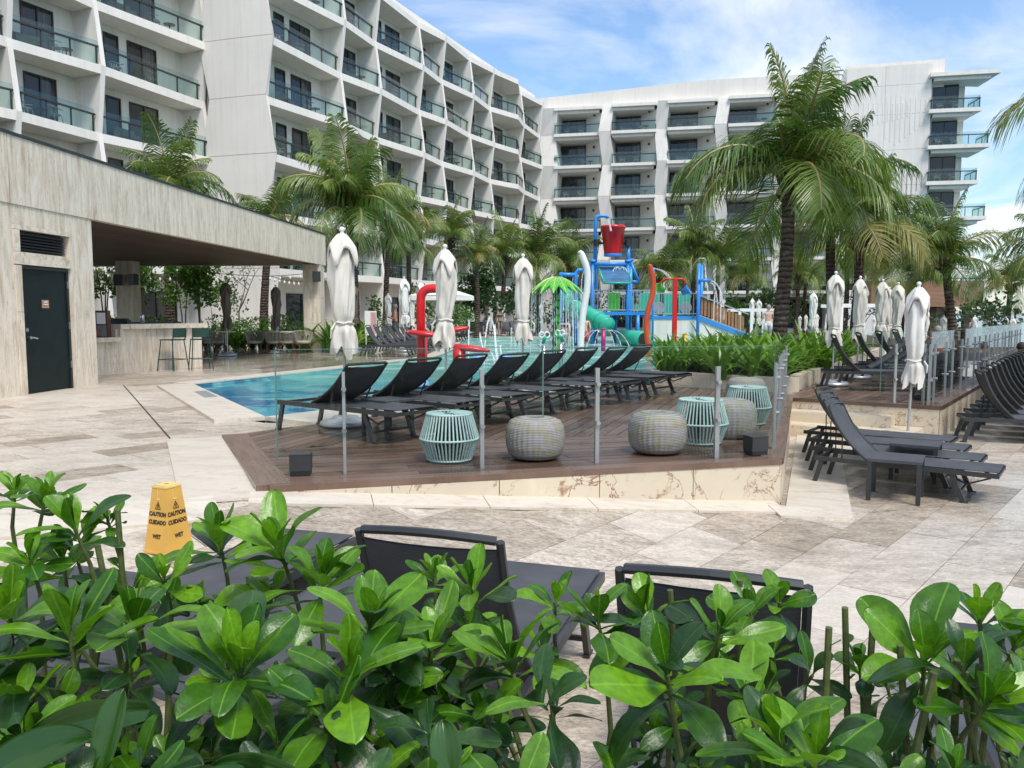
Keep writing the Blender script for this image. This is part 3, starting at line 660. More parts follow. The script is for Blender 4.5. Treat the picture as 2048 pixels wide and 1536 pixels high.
def wing_left(name, label, F, S, lab, mids={}, WF=(.34, .5)):
    bld = thing(name, label, 'building', F(S[0], 0, -.4)); n = len(S)
    for i, s in enumerate(S): fin(F, s, i, .21, .26, 1.75, bld, LV)
    for b in range(n - 1):
        s0, s1 = S[b] + .13, S[b + 1] - .13; wd = s1 - s0
        rect(F, s0, s1, -1.62, -.5, LV[-1], .15).build('facade_wall', M['stucco'], bld)
        for j, z in enumerate(LV):
            last = j == len(LV) - 1
            a, c = zig(b, j + 1, .21) - .04, zig(b + 1, j + 1, .21) - .04
            front = [(s0, a)] + ([(s0 + wd * .55, max(a, c) + mids[b])] if b in mids else []) + [(s1, c)]
            xy = [F(s, o, 0)[:2] for s, o in front] + [F(s1, -1.6, 0)[:2], F(s0, -1.6, 0)[:2]]
            MB().prism(xy, z - .42, z).build('balcony_slab', M['stucco'], bld)
            if last: continue
            rail_pts = [(s, o - .10) for s, o in front]; rail_pts[0] = (s0 + .04, front[0][1] - .10); rail_pts[-1] = (s1 - .04, front[-1][1] - .10)
            railing(F, rail_pts, z, bld)
            h = z + 2.35
            if wd > 4.6:
                q = s0 + wd * WF[0]; window(F, q, q + .9, -1.56, z + .02, h, bld, 1, False); window(F, q + 1.45, min(q + 3.35, s1 - .3), -1.56, z + .02, h, bld)
            else: window(F, s0 + wd * WF[1], s0 + wd * WF[1] + 1.65, -1.56, z + .02, h, bld)
            balcony_set(F, s0, s1, -.75, z, f'{ORD[j + 1]} floor balcony, {ORD[b + 1]} bay, {lab}', (b + j) % 2)
        window(F, s0 + wd * .42, s0 + wd * .85, -1.56, .0, 2.6, bld)
    # parapet set back behind the zigzag
    rect(F, S[0] - .1, S[-1] + .1, -.75, LV[-1], LV[-1] + .75, .3).build('parapet', M['stucco'], bld)
    rect(F, S[0], S[-1], -1.8, -.5, LV[-1], 8).build('building_core', M['stucco'], bld)
    return bld
FD = (.394, .919)
FB = Fac((-13.4, 44.7), FD); SB = [.35] + [su(u, FB.p, FD) for u in (690, 760, 845, 890, 945, 985, 1045, 1082)]
wing_left('hotel_wing', 'long white hotel wing of zigzag balconies receding behind the palms', FB, SB, 'long left wing', {6: .7})
FA = Fac((-17.2, 46.2), FD); SA = [su(u, FA.p, FD) for u in (-390, -130, 30, 205)] + [.0]
wing_left('hotel_wing', 'near white hotel wing above the travertine bar at top left', FA, SA, 'near left wing', {}, (.22, .35))
# folded blank stair tower between the two wings
tower = thing('stair_tower', 'blank white folded wall tower between the two left balcony wings', 'building', (-15, 45, -.4))
tA, tM, tB = Vector((-17.2, 46.0, 0)), Vector((-14.75, 45.2, 0)), Vector((-13.15, 44.75, 0))
zs = [-.5] + LV + [24.2]
for j in range(len(zs) - 1):
    z0, z1 = zs[j] + .012, zs[j + 1] - .012; n_ = Vector((FB.n[0], FB.n[1], 0)); m = MB(); q = .45
    uL, uR = (tM - tA).normalized(), (tB - tM).normalized(); e0, e1 = (-1) ** j, (-1) ** (j + 1)
    L0, L1 = tA + uL * (.30 * e0), tA + uL * (.30 * e1); R0, R1 = tB - uR * (.30 * e0), tB - uR * (.30 * e1); C0, C1 = tM, tM
    up = lambda p, z: Vector((p.x, p.y, z))
    m.slabv([up(L0, z0), up(C0, z0), up(C1, z1), up(L1, z1)], (-.25, .9, 0)); m.slabv([up(C0, z0), up(R0, z0), up(R1, z1), up(C1, z1)], (-.25, .9, 0))
    m.build('wall_panel', M['stucco_pale'], tower)
MB().prism([(-17.3, 46.6), (-14.0, 45.6), (-15.5, 50), (-18, 52)], -.5, 24.0).build('tower_core', M['stucco_pale'], tower)

# ---- right wing
ED = (.965, -.263); FR = Fac((4.45, 85.0), ED)
u_f = [1098, 1211, 1321, 1441, 1560, 1672]; SR = [su(u, FR.p, ED) for u in u_f]
LR = [3.7, 6.95, 10.2, 13.45, 16.7, 19.95, 22.6]
rw = thing('hotel_wing', 'white hotel wing facing the pool with deep angled balconies behind the splash tower', 'building', FR(10, 0, -.4))
for i, s in enumerate(SR):
    th = 1.15 if i else 1.6
    zs = [-.5] + LR; amp = .32
    for j in range(len(zs) - 1):
        z0, z1 = zs[j] + .01, zs[j + 1] - .01; o0, o1 = zig(i, j, amp), zig(i, j + 1, amp); sh0, sh1 = zig(0, j, .18), zig(0, j + 1, .18)
        MB().slabv([FR(s - th / 2 + sh0, .1 + o0, z0), FR(s + th / 2 + sh0, .1 + o0 * .4, z0), FR(s + th / 2 + sh1, .1 + o1 * .4, z1), FR(s - th / 2 + sh1, .1 + o1, z1)], Vector(FR(0, -2.6, 0)) - Vector(FR(0, 0, 0))).build('pier', M['stucco'], rw)
for b in range(len(SR) - 1):
    s0, s1 = SR[b] + .6, SR[b + 1] - .6; wd = s1 - s0
    rect(FR, s0 - .2, s1 + .2, -2.5, -.5, LR[-1], .15).build('facade_wall', M['stucco'], rw)
    for j, z in enumerate(LR):
        last = j == len(LR) - 1
        MB().prism([FR(a, o, 0)[:2] for a, o in ((s0 - .05, .35), (s1 + .05, .0), (s1 + .05, -2.4), (s0 - .05, -2.4))], z - .30, z).build('balcony_slab', M['stucco'], rw)
        MB().prism([FR(a, o, 0)[:2] for a, o in ((s0, .05), (s1 - .2, -.30), (s1 - .2, -2.4), (s0, -2.4))], z - .62, z - .302).build('slab_step', M['stucco'], rw)
        zt = z
        if j == 0: continue
        zf = LR[j - 1]; top = z - .62
        sw = s0 + wd * .60
        MB().slabv([FR(sw, -2.42, zf), FR(s1 + .1, -.35, zf), FR(s1 + .1, -.35, top), FR(sw, -2.42, top)], Vector(FR(.15, -.2, 0)) - Vector(FR(0, 0, 0))).build('angled_wall', M['stucco'], rw)
        MB().lathe([(.10, -.12), (.10, .12)], 8, FR(sw + (s1 - sw) * .55, -1.05, zf + 2.0)).build('wall_lamp', M['black'], rw)
        window(FR, s0 + .02, sw - .02, -2.36, zf + .02, top - .12, rw, 3, True)
        railing(FR, [(s0 - .02, .24), (s1 + .02, -.10)], zf, rw, 1.9)
        balcony_set(FR, s0, s1, -.9, zf, f'{ORD[j]} floor balcony, {ORD[b + 1]} bay, far right wing', (b + j) % 2)
    window(FR, s0 + .1, s1 - .1, -2.36, .0, 2.9, rw, 3)
# roof parapet of the right wing, stepping up towards the blank wall
seB = su(1853, FR.p, ED); s_e = SR[-1]
MB().slabv([FR(SR[0] - 1.2, -.6, 22.3), FR(s_e, -.6, 22.3), FR(s_e, -.6, 24.3), FR(s_e * .55, -.6, 24.5), FR(SR[0] - 1.2, -.6, 23.9)], Vector(FR(0, -.5, 0)) - Vector(FR(0, 0, 0))).build('parapet', M['stucco_pale'], rw)
zs = [-.5] + LR + [24.4]
for j in range(len(zs) - 1):
    m = MB(); z0, z1 = zs[j] + .01, zs[j + 1] - .01; sp = [s_e + .55, s_e + (seB - s_e) * .5, seB]
    for a, b in zip(sp[:-1], sp[1:]): m.slabv([FR(a + .01, -.05, z0), FR(b - .01, -.05, z0), FR(b - .01, -.05, z1), FR(a + .01, -.05, z1)], Vector(FR(0, -.5, 0)) - Vector(FR(0, 0, 0)))
    m.build('wall_panel', M['stucco'], rw)
rb = MB(); wdt = seB - s_e
for t0, zc in ((.12, 20.6), (.42, 20.6), (.30, 14.0), (.62, 14.4), (.5, 8.6)):
    for i in range(11):
        s = s_e + .8 + wdt * t0 + i * .42; h = 4.6 - abs(i - 2) * .42 if t0 > .2 else 2.4 - i * .12
        if h > .3 and s < seB - .4: rb.slabv([FR(s - .06, -.05, zc - h * .75), FR(s + .06, -.05, zc - h * .75), FR(s + .06, -.05, zc + h * .25), FR(s - .06, -.05, zc + h * .25)], Vector(FR(0, .022, 0)) - Vector(FR(0, 0, 0)))
rb.build('relief_rib', M['stucco'], rw)
rect(FR, SR[0] - 1.6, seB, -2.7, -.5, 22.4, 9).build('building_core', M['stucco'], rw)
rect(FR, s_e + .6, seB + 1.2, -.9, 22.4, 24.9, 4).build('roof_block', M['stucco_pale'], rw)
# end stack of cantilevered corner balconies
sa, sb = seB, su(1912, FR.p, ED)
rect(FR, sa + .01, sb, -1.1, -.5, 23.4, 7).build('end_wall', M['stucco'], rw)
rect(FR, sb, sb + .9, -2.6, -.5, 23.4, 5).build('end_wall', M['stucco'], rw)
for j in range(1, 8):
    z = [3.7, 6.95, 10.2, 13.45, 16.7, 19.95, 23.2][j - 1] + .15; ext = (1.7 if j % 2 == 0 else 2.5) + (.6 if j == 7 else 0); q0 = sa - .25
    xy = [FR(q0, .55, 0)[:2], FR(sb + ext, .2, 0)[:2], FR(sb + ext - .5, -3.2, 0)[:2], FR(q0, -1.3, 0)[:2]]
    MB().prism(xy, z - .34, z).build('balcony_slab', M['stucco'], rw)
    MB().prism([FR(q0 + .4, .2, 0)[:2], FR(sb + ext - .7, -.1, 0)[:2], FR(sb + ext - 1.0, -3.0, 0)[:2], FR(q0 + .4, -1.2, 0)[:2]], z - .68, z - .342).build('slab_step', M['stucco'], rw)
    if j == 7: continue
    railing(FR, [(q0 + .15, -1.1), (q0 + .15, .42), (sb + ext - .15, .08), (sb + ext - .5, -2.5)], z, rw, 1.6)
    window(FR, sa + .35, sa + 2.5, -1.04, z + .02, z + 2.45, rw, 2, False)
    balcony_set(FR, sa, sb + 1.5, -.45, z, f'{ORD[j]} floor corner balcony, right wing end', 0)
# brown timber beach pergola at the right
pg = thing('timber_pergola', 'low brown timber pavilion with dark posts in front of the sea', 'pavilion', (20, 44, -.4))
a0, a1 = D(1735, 610, 44), D(1958, 605, 44)
MB().box((a0[0], 43.6, 1.75), (a1[0], 44.0, 3.15)).build('fascia', M['brown_panel'], pg); MB().box((a0[0], 44.0, 2.9), (a1[0] - .1, 52, 3.1)).build('roof_deck', M['soffit_wood'], pg)
for i in range(9):
    u = 1862 + i * 11.2; x = (u - 1024) / 1600 * 44.2; MB().box((x - .16, 44.1 + (i % 3) * 2.4, -.6), (x + .16, 44.4 + (i % 3) * 2.4, 2.9)).build('post', M['brown_post'], pg)
x0 = (1840 - 1024) / 1600 * 45; MB().box((x0, 44.6, -.6), (x0 + 1.5, 46.5, 2.85)).build('side_wall', M['stucco_pale'], pg)
# ------------------------------------------------------------------ travertine bar pavilion
bar = thing('bar_pavilion', 'travertine clad bar pavilion with deep flat roof at left', 'pavilion', (-8, 15, -.03))
WD = (.0785, .997); FP = Fac((-7.92, 15.30), WD)          # s along the front, o outward to the right
def slab(name, s0, s1, o, z0, z1, th, mat='trav'): return rect(FP, s0, s1, o, z0, z1, th).build(name, M[mat], bar)
TOP, BOT = 4.20, 3.10
zg = -.035
s_end = 14.25
# roof fascia in long travertine panels
cuts = [-9, -5.6, -2.2, 1.0, 4.3, 7.7, 11.0, s_end]
for a, b in zip(cuts[:-1], cuts[1:]): slab('fascia_panel', a + .006, b - .006, 0.0, BOT, TOP, .16)
for a, b, o in ((-9, 12, -9.0),): slab('fascia_panel', a, b, o, BOT, TOP, .16)
e0 = FP(s_end, -.001, 0); e1 = FP(s_end, -9.1, 0)
MB().prism([e0[:2], e1[:2], (e1[0], e1[1] - .16), (e0[0], e0[1] - .16)], BOT, TOP).build('fascia_panel', M['trav'], bar)
MB().prism([FP(-9, .02, 0)[:2], FP(s_end + .02, .02, 0)[:2], FP(s_end + .02, -9.1, 0)[:2], FP(-9, -9.1, 0)[:2]], TOP, TOP + .05).build('roof_cap', M['roof_trim'], bar)
for i in range(48):                       # soffit boards run across
    o0 = -.17 - i * .184; MB().prism([FP(-9, o0, 0)[:2], FP(s_end - .17, o0, 0)[:2], FP(s_end - .17, o0 - .178, 0)[:2], FP(-9, o0 - .178, 0)[:2]], BOT + .03, BOT + .05 + .003 * (i % 2)).build('soffit_board', M['soffit_wood'], bar)
# wall with the service door
ds0, ds1 = su(52, FP.p, WD, 1.2) - .02, su(146, FP.p, WD, 1.2)
def wallp(s0, s1, z0, z1, mat='trav', o=-.02): return rect(FP, s0 + .003, s1 - .003, o, z0 + .003, z1 - .003, .18).build('wall_panel', M[mat], bar)
for a, b in ((-9, -5.5), (-5.5, -2.95), (-2.95, ds0 - .17)): wallp(a, b, zg, BOT)
wallp(ds1 + .02, 0, zg, BOT)
wallp(ds0 - .17, ds1 + .02, 2.78, BOT); wallp(ds0 - .17, ds0 - .01, zg, 1.35, 'trav', .0); wallp(ds0 - .17, ds0 - .01, 1.35, 2.12, 'trav', .0)
wallp(ds0 - .17, ds1 + .02, 2.70, 2.78, 'trav_h', .0); wallp(ds0 - .17, ds1 + .02, 2.13, 2.34, 'trav_h', .0); wallp(ds0 - .17, ds0 - .02, 2.34, 2.70, 'trav_h', .0)
rect(FP, -9, 0, -1.6, zg, BOT, .2).build('inner_wall', M['trav'], bar)
r0 = FP(-.02, -.20, 0); r1 = FP(-.02, -1.6, 0); MB().prism([r0[:2], r1[:2], (r1[0], r1[1] - .18), (r0[0], r0[1] - .18)], zg, BOT).build('end_wall', M['trav'], bar)
door = rect(FP, ds0 + .045, ds1 - .045, -.075, zg + .02, 2.07, .05).build('door', M['door'], bar)
fr = MB()
for a, b, z0, z1 in ((ds0, ds0 + .05, zg, 2.12), (ds1 - .05, ds1, zg, 2.12), (ds0 + .05, ds1 - .05, 2.07, 2.12)): fr.slabv([FP(a, -.05, z0), FP(b, -.05, z0), FP(b, -.05, z1), FP(a, -.05, z1)], Vector(FP(0, -.08, 0)) - Vector(FP(0, 0, 0)))
fr.build('frame', M['roof_trim'], door)
hp = FP(ds0 + .13, -.06, .92); m = MB(); m.lathe([(.0, 0), (.04, 0), (.04, .02)], 10)
MB().tube([hp, FP(ds0 + .13, .0, .92)], .028, 8).tube([FP(ds0 + .13, .0, .92), FP(ds0 + .19, .005, .92), FP(ds0 + .29, .0, .90)], .013, 6).build('lever_handle', M['steel'], door)
MB().tube([FP(ds0 + .10, -.07, 1.05), FP(ds0 + .10, -.04, 1.05)], .035, 10).build('lock', M['steel'], door)
for z in (.35, 1.05, 1.78): rect(FP, ds1 - .055, ds1 - .03, -.035, z, z + .12, .03).build('hinge', M['steel'], door)
pq = (ds0 + ds1) / 2; pl_ = rect(FP, pq - .09, pq + .09, -.07, 1.42, 1.56, .008).build('plaque', pm('tan_plaque', (.42, .24, .14), .5), door)
for z, w in ((1.515, .05), (1.475, .06)): rect(FP, pq - w, pq + w, -.062, z, z + .018, .004).build('plaque_line', M['white'], door)
vent = rect(FP, ds0 - .02, ds1 - .03, -.12, 2.36, 2.68, .06).build('vent', M['black'], bar)
for i in range(6):
    z = 2.385 + i * .05; MB().slabv([FP(ds0, -.055, z), FP(ds1 - .05, -.055, z), FP(ds1 - .05, -.10, z + .042), FP(ds0, -.10, z + .042)], (0, 0, -.006)).build('louvre', M['roof_trim'], vent)
# columns
def column(x, y, w, d, z1, name='column'):
    c = MB().box((x - w / 2, y - d / 2, zg), (x + w / 2, y + d / 2, 1.9)).build(name, M['trav'], bar); MB().box((x - w / 2, y - d / 2, 1.906), (x + w / 2, y + d / 2, z1)).build(name, M['trav'], bar); return c
ce = FP(s_end - .32, -.36, 0); column(ce[0] + .02, ce[1] - .1, .62, .62, BOT)
c2 = D(256, 560, 27.5); column(c2[0], 27.5, .56, .6, BOT + .02)
# loudspeakers on the columns
def speaker(u, v, Y, rz, label):
    x, y, z = D(u, v, Y); t = thing('wall_speaker', label, 'speaker', (x, y, z), rz, 'speakers on the bar columns')
    m = MB(); m.prism([(-.14, -.11), (.14, -.11), (.10, .10), (-.10, .10)], -.18, .18); part('cabinet', m.mesh('cabinet', M['black']), t)
    part('grille', MB().box((-.125, -.122, -.165), (.125, -.112, .165)).mesh('grille', M['roof_trim']), t); part('bracket', MB().bar((0, .1, 0), (0, .2, 0), .05, .05).mesh('bracket', M['black']), t)
speaker(236, 560, 27.0, R(25), 'black loudspeaker on the left face of the rear bar column'); speaker(268, 559, 27.0, R(-20), 'black loudspeaker on the right face of the rear bar column')
speaker(633, 553, 28.6, R(15), 'black loudspeaker on the front corner column beside the umbrella')
# counter
ctr = thing('bar_counter', 'travertine bar counter with two-level top under the pavilion', 'counter', (-8.4, 19, zg))
ca, cb = (-9.3, 17.3), (-8.02, 20.7); cd = unit(ca, cb)
Fc = Fac(ca, cd); Lc = math.hypot(cb[0] - ca[0], cb[1] - ca[1])
for i in range(4): rect(Fc, Lc * i / 4 + .003, Lc * (i + 1) / 4 - .003, 0, zg, .70 if i == 0 else .98, .5).build('counter_panel', M['trav'], ctr)
rect(Fc, -.2, .95, .12, .70, .80, .75).build('low_top', M['trav_h'], ctr); rect(Fc, .95, Lc + .1, .12, .98, 1.09, .75).build('counter_top', M['trav_h'], ctr)
rect(Fc, .95, 1.05, .10, .80, .98, .7).build('counter_panel', M['trav'], ctr)
rect(Fc, 1.2, Lc, -.66, 1.0, 1.13, .1).build('back_ledge', M['black'], ctr)
# things on the bar
def onbar(s, o, z): return Fc(s, o, z)
b_ = thing('menu_frame', 'upright wooden menu stand with white sheet on the bar', 'menu stand', onbar(.72, -.15, .80), math.atan2(cd[1], cd[0]) + R(-60))
part('box', MB().box((-.13, -.12, 0), (.13, .10, .60)).mesh('box', M['teak']), b_); part('sheet', MB().box((-.09, -.135, .30), (.09, -.123, .55)).mesh('sheet', M['white']), b_)
part('bag', MB().box((-.10, -.14, .02), (.10, -.122, .27)).mesh('bag', pm('grey_sack', (.2, .19, .18), .9)), b_)
tag(MB().lathe([(.10, 0), (.10, .20), (.095, .21), (.085, .2), (.085, .02)], 18, onbar(.22, -.2, .80)).build('ice_bucket', M['steel'], None, True), 'round steel bucket on the low end of the bar', 'bucket')
tag(MB().lathe([(.05, 0), (.05, .16), (.02, .2), (.02, .25)], 10, onbar(.46, -.12, .80)).build('red_bottle', M['red'], None, True), 'red bottle beside the menu stand on the bar', 'bottle')
tag(MB().lathe([(.045, 0), (.05, .2), (.04, .22)], 12, onbar(1.9, -.2, 1.09)).build('shaker', M['steel'], None, True), 'steel shaker standing alone on the bar top', 'shaker')
tag(MB().box(tuple(Vector(onbar(1.35, -.3, 1.09)) - Vector((.2, .1, 0))), tuple(Vector(onbar(1.35, -.3, 1.09)) + Vector((.2, .1, .10)))).box(tuple(Vector(onbar(1.35, -.3, 1.19)) - Vector((.15, .08, 0))), tuple(Vector(onbar(1.35, -.3, 1.19)) + Vector((.15, .08, .03)))).build('register', M['black']), 'flat black register on the bar top by the column', 'register')
# bar stools
def stool(loc, rz, label):
    t = thing('bar_stool', label, 'stool', loc, rz, 'dark green bar stools')
    part('seat', MB().prism([(-.21, -.2), (.21, -.2), (.23, .2), (-.23, .2)], .73, .755).mesh('seat', M['green_metal']), t)
    m = MB(); m.grid(lambda a, b: ((a - .5) * .42, .20 + .05 * (1 - (2 * a - 1) ** 2) + .02 * b, .80 + b * .22), 8, 3); m.grid(lambda a, b: ((.5 - a) * .42, .21 + .05 * (1 - (2 * a - 1) ** 2) + .02 * b, .80 + b * .22), 8, 3)
    part('backrest', m.mesh('backrest', M['green_metal']), t)
    for x, y in ((-1, -1), (1, -1), (-1, 1), (1, 1)):
        top = (x * .19, y * .17, .74); bot = (x * .25, y * .25, 0)
        part('leg', MB().tube([bot, top] + ([(x * .20, .22, .80), (x * .2, .24, .98)] if y > 0 else []), .013, 6).mesh('leg', M['green_metal']), t)
    part('footrest', MB().tube([(-.235, -.23, .27), (.235, -.23, .27), (.235, .23, .27), (-.235, .23, .27), (-.235, -.23, .27)], .010, 6).mesh('footrest', M['green_metal']), t)
x, y = P(347, 741, zg); stool((x, y, zg), R(-110), 'dark green bar stool nearest the menu stand, left of the pair'); x, y = P(402, 739, zg); stool((x, y, zg), R(-150), 'dark green bar stool at the right end of the counter')
# ------------------------------------------------------------------ loungers
LM = {}
def lounger_meshes(ang):
    if ang in LM: return LM[ang]
    w = .29; m = {}
    f = MB()
    for y in (-w, w): f.bar((.0, y, .315), (1.93, y, .315), .032, .05)
    for x in (.02, .62, 1.91): f.bar((x, -w + .016, .308), (x, w - .016, .308), .035, .03)
    f.bar((1.56, -w + .02, .10), (1.56, w - .02, .10), .02, .025); f.tube([(1.45, -w + .03, .27), (1.62, -w + .05, .19), (1.85, -w + .03, .285)], .01, 5); f.tube([(1.45, w - .03, .27), (1.62, w - .05, .19), (1.85, w - .03, .285)], .01, 5)
    m['frame'] = f.mesh('frame', M['lounge_metal'])
    m['leg_h'] = MB().bar((.085, 0, .29), (.0, 0, .0), .03, .052, up=(1, 0, 0)).box((-.045, -.018, 0), (.035, .018, .012)).mesh('leg', M['lounge_metal'])
    m['leg_f'] = MB().bar((1.47, 0, .29), (1.60, 0, .0), .03, .052, up=(1, 0, 0)).box((1.56, -.018, 0), (1.65, .018, .012)).mesh('leg', M['lounge_metal'])
    g = MB()
    def seat(a, b): return (.63 + a * 1.29, (b - .5) * 2 * (w - .012), .342 - .018 * math.sin(math.pi * b) * math.sin(math.pi * min(1, a * 1.05)) + .012 * a)
    g.grid(seat, 10, 6); g.grid(lambda a, b: tuple(Vector(seat(a, 1 - b)) - Vector((0, 0, .006))), 10, 6)
    m['seat_sling'] = g.mesh('seat_sling', M['sling'], True)
    ca, sa = math.cos(R(ang)), math.sin(R(ang)); sgn = 1 if ang < 90 else -1
    def bk(a, b, off=0.0):                # curved backrest, a along, b across
        l = a * .74; bow = .055 * math.sin(math.pi * a) * (-1); h = -.015 * math.sin(math.pi * b) + off + bow
        nx, nz = (-sa, ca) if ang < 90 else (sa, -ca)
        if ang >= 90: nx, nz = -sa * -1, ca * -1
        return (.60 + ca * l + nx * h, (b - .5) * 2 * (w - .03), .345 + sa * l + nz * h)
    g = MB(); g.grid(lambda a, b: bk(a * .955, b), 10, 6); g.grid(lambda a, b: bk(a * .955, 1 - b, -.008), 10, 6); m['back_sling'] = g.mesh('back_sling', M['sling'], True)
    g = MB()
    for b in (-.03, 1.03): g.tube([bk(i / 8, b, -.004) for i in range(9)], .016, 6)
    g.tube([Vector(bk(1, b / 6, 0)) + Vector((ca, 0, sa)) * (.028 * math.sin(math.pi * b / 6)) for b in range(7)], .017, 6)
    g.bar(bk(.5, 0, -.03), (.30 if ang >= 90 else .85, -w * .8, .30), .014, .014); g.bar(bk(.5, 1, -.03), (.30 if ang >= 90 else .85, w * .8, .30), .014, .014)
    m['back_frame'] = g.mesh('back_frame', M['lounge_metal'])
    LM[ang] = m; return m
def lounge(x, y, z, az, ang, label, group, sx=1.0):     # az: direction from head to foot
    t = thing('sun_lounger', label, 'sun lounger', (x, y, z), az, group, sx if isinstance(sx, tuple) else (sx, 1, 1)); m = lounger_meshes(ang)
    part('frame', m['frame'], t); part('seat_sling', m['seat_sling'], t)
    b = part('back_sling', m['back_sling'], t); part('back_frame', m['back_frame'], t)
    for k in ('leg_h', 'leg_f'):
        for yy in (-.285, .285): part('leg', m[k], t, (0, yy, 0))
    return t
def az(p, q): return math.atan2(q[1] - p[1], q[0] - p[0])
A8 = ['first', 'second', 'third', 'fourth', 'fifth', 'sixth', 'seventh', 'eighth', 'ninth', 'tenth']
aD = math.atan2(-.644, .765); wv = (.644, .765)
for i in range(8):
    x, y = -2.66 + .54 * i + wv[0] * .28, 9.05 + .706 * i + wv[1] * .28
    lounge(x, y, .004, aD + rnd.uniform(-.03, .03), 37 + (i % 3 - 1), f'charcoal sun lounger with backrest tipped forward, {A8[i]} from the left in the deck row', 'tipped loungers on the deck by the pool')
TS = {}
def side_table(x, y, z, rz, label, s=1.0):
    t = thing('side_table', label, 'side table', (x, y, z), rz, 'low charcoal side tables', s)
    if not TS:
        TS['top'] = MB().box((-.21, -.21, .335), (.21, .21, .36)).mesh('table_top', M['sling']); TS['leg'] = MB().box((-.018, -.018, 0), (.018, .018, .335)).mesh('leg', M['lounge_metal'])
    part('table_top', TS['top'], t)
    for a in (-.19, .19):
        for b in (-.19, .19): part('leg', TS['leg'], t, (a, b, 0))
for i, k in enumerate((0, 2, 4, 6)):
    x, y = -2.66 + .54 * k + wv[0] * .72 + .765 * 1.05, 9.05 + .706 * k + wv[1] * .72 - .644 * 1.05
    side_table(x, y, .004, aD, f'small charcoal side table between the {A8[k]} and {A8[k + 1]} tipped deck loungers')
# left bank row
for i in range(7):
    x, y = P(728, 712); lounge(x + .05 * i - .1, y + 1.12 * i + .3, .0, R(-4) + rnd.uniform(-.04, .04), 124, f'charcoal sun lounger, {A8[i]} back from the column on the left pool bank', 'loungers along the left pool bank')
for i in range(4):
    x, y = D(835 + i * 9, 690, 38 + i * .2)[:2]; lounge(x, y + i * 1.1, .0, R(-10), 126, f'charcoal sun lounger, {A8[i]} of the group beneath the open white umbrella', 'loungers under the open umbrella')
for i, u in enumerate((950, 968, 1012, 1027, 1040)):
    x, y = P(u, 668)[0], 50.3; lounge(x, y, .0, R(-75), 128, f'distant charcoal lounger, {A8[i]} from the left on the far pool edge', 'loungers on the far pool edge')
# upper deck, alternating raised and tipped backs
for i in range(9):
    x0, y0 = P(1623, 781, 0); x, y = x0 + .28 + .56 * i, y0 + .25 + .80 * i
    lounge(x, y, .004, R(-14) + rnd.uniform(-.03, .03), 126 if i % 2 == 0 else 40, ('charcoal lounger with raised back, ' if i % 2 == 0 else 'charcoal lounger with tipped back, ') + f'{A8[i]} in the upper deck row', 'loungers on the upper deck', .95)
# four on the lower plaza at right
h0 = P(1631, 969, -.47); h1 = P(1945, 1004, -.47); aL = az(h0, h1); wl = (-math.sin(aL), math.cos(aL))
for i in range(4):
    lounge(h0[0] + .19 * i + wl[0] * .26, h0[1] + .62 * i + wl[1] * .26, -.462, aL + R(-4) + rnd.uniform(-.02, .02), 128, f'charcoal lounger with steep back on the lower plaza, {A8[i]} from the camera', 'four loungers on the lower plaza', (.86, .95, .88))
tb = P(1795, 1003, -.47); side_table(tb[0] + .03, tb[1] + .12, -.462, aL + R(3), 'charcoal side table in front of the four loungers on the lower plaza', 1.12)
tb = (tb[0] + wl[0] * 1.25, tb[1] + wl[1] * 1.25); side_table(tb[0], tb[1], -.462, aL, 'charcoal side table tucked between the middle loungers on the lower plaza', 1.1)
# long row at the right edge
h2 = P(1925, 884, -.47); dr = unit(RDECK[1], RDECK[2])
for i in range(12):
    x, y = h2[0] + .1 + dr[0] * .72 * i, h2[1] + .25 + dr[1] * .72 * i
    lounge(x, y, -.462, math.atan2(-.30, .95) + rnd.uniform(-.03, .03), 122, f'charcoal lounger below the upper deck wall at right, {ORD[i + 1]} from the camera', 'loungers below the upper deck wall')
# foreground, seen over the hedge
aF = R(72)
def fg(x, y, ang, label, z=None): z = zpl(x, y) if z is None else z; return lounge(x, y, z + .006, aF, ang, label, 'loungers in front of the hedge')
FG = [(-.37, 2.60, 121, 'charcoal lounger with raised back in the middle behind the hedge'), (.53, 2.14, 121, 'charcoal lounger whose mesh backrest shows nearest the camera at right'),
      (-1.10, 2.98, 179.4, 'flat charcoal lounger behind the hedge left of the raised backrest'), (-1.86, 3.22, 179.4, 'flat charcoal lounger right in front of the caution sign'), (-2.75, 2.45, 179.4, 'flat charcoal lounger at the far left behind the hedge'), (1.62, 1.70, 179.4, 'flat charcoal lounger at the lower right behind the hedge')]
for x, y, a, lb in FG: fg(x, y, a, lb)
side_table(-.62, 3.42, zpl(-.6, 3.4) + .006, aF, 'charcoal side table between two loungers behind the hedge'); side_table(1.13, 2.05, zpl(1.1, 2) + .006, aF, 'charcoal side table behind the hedge at lower right')
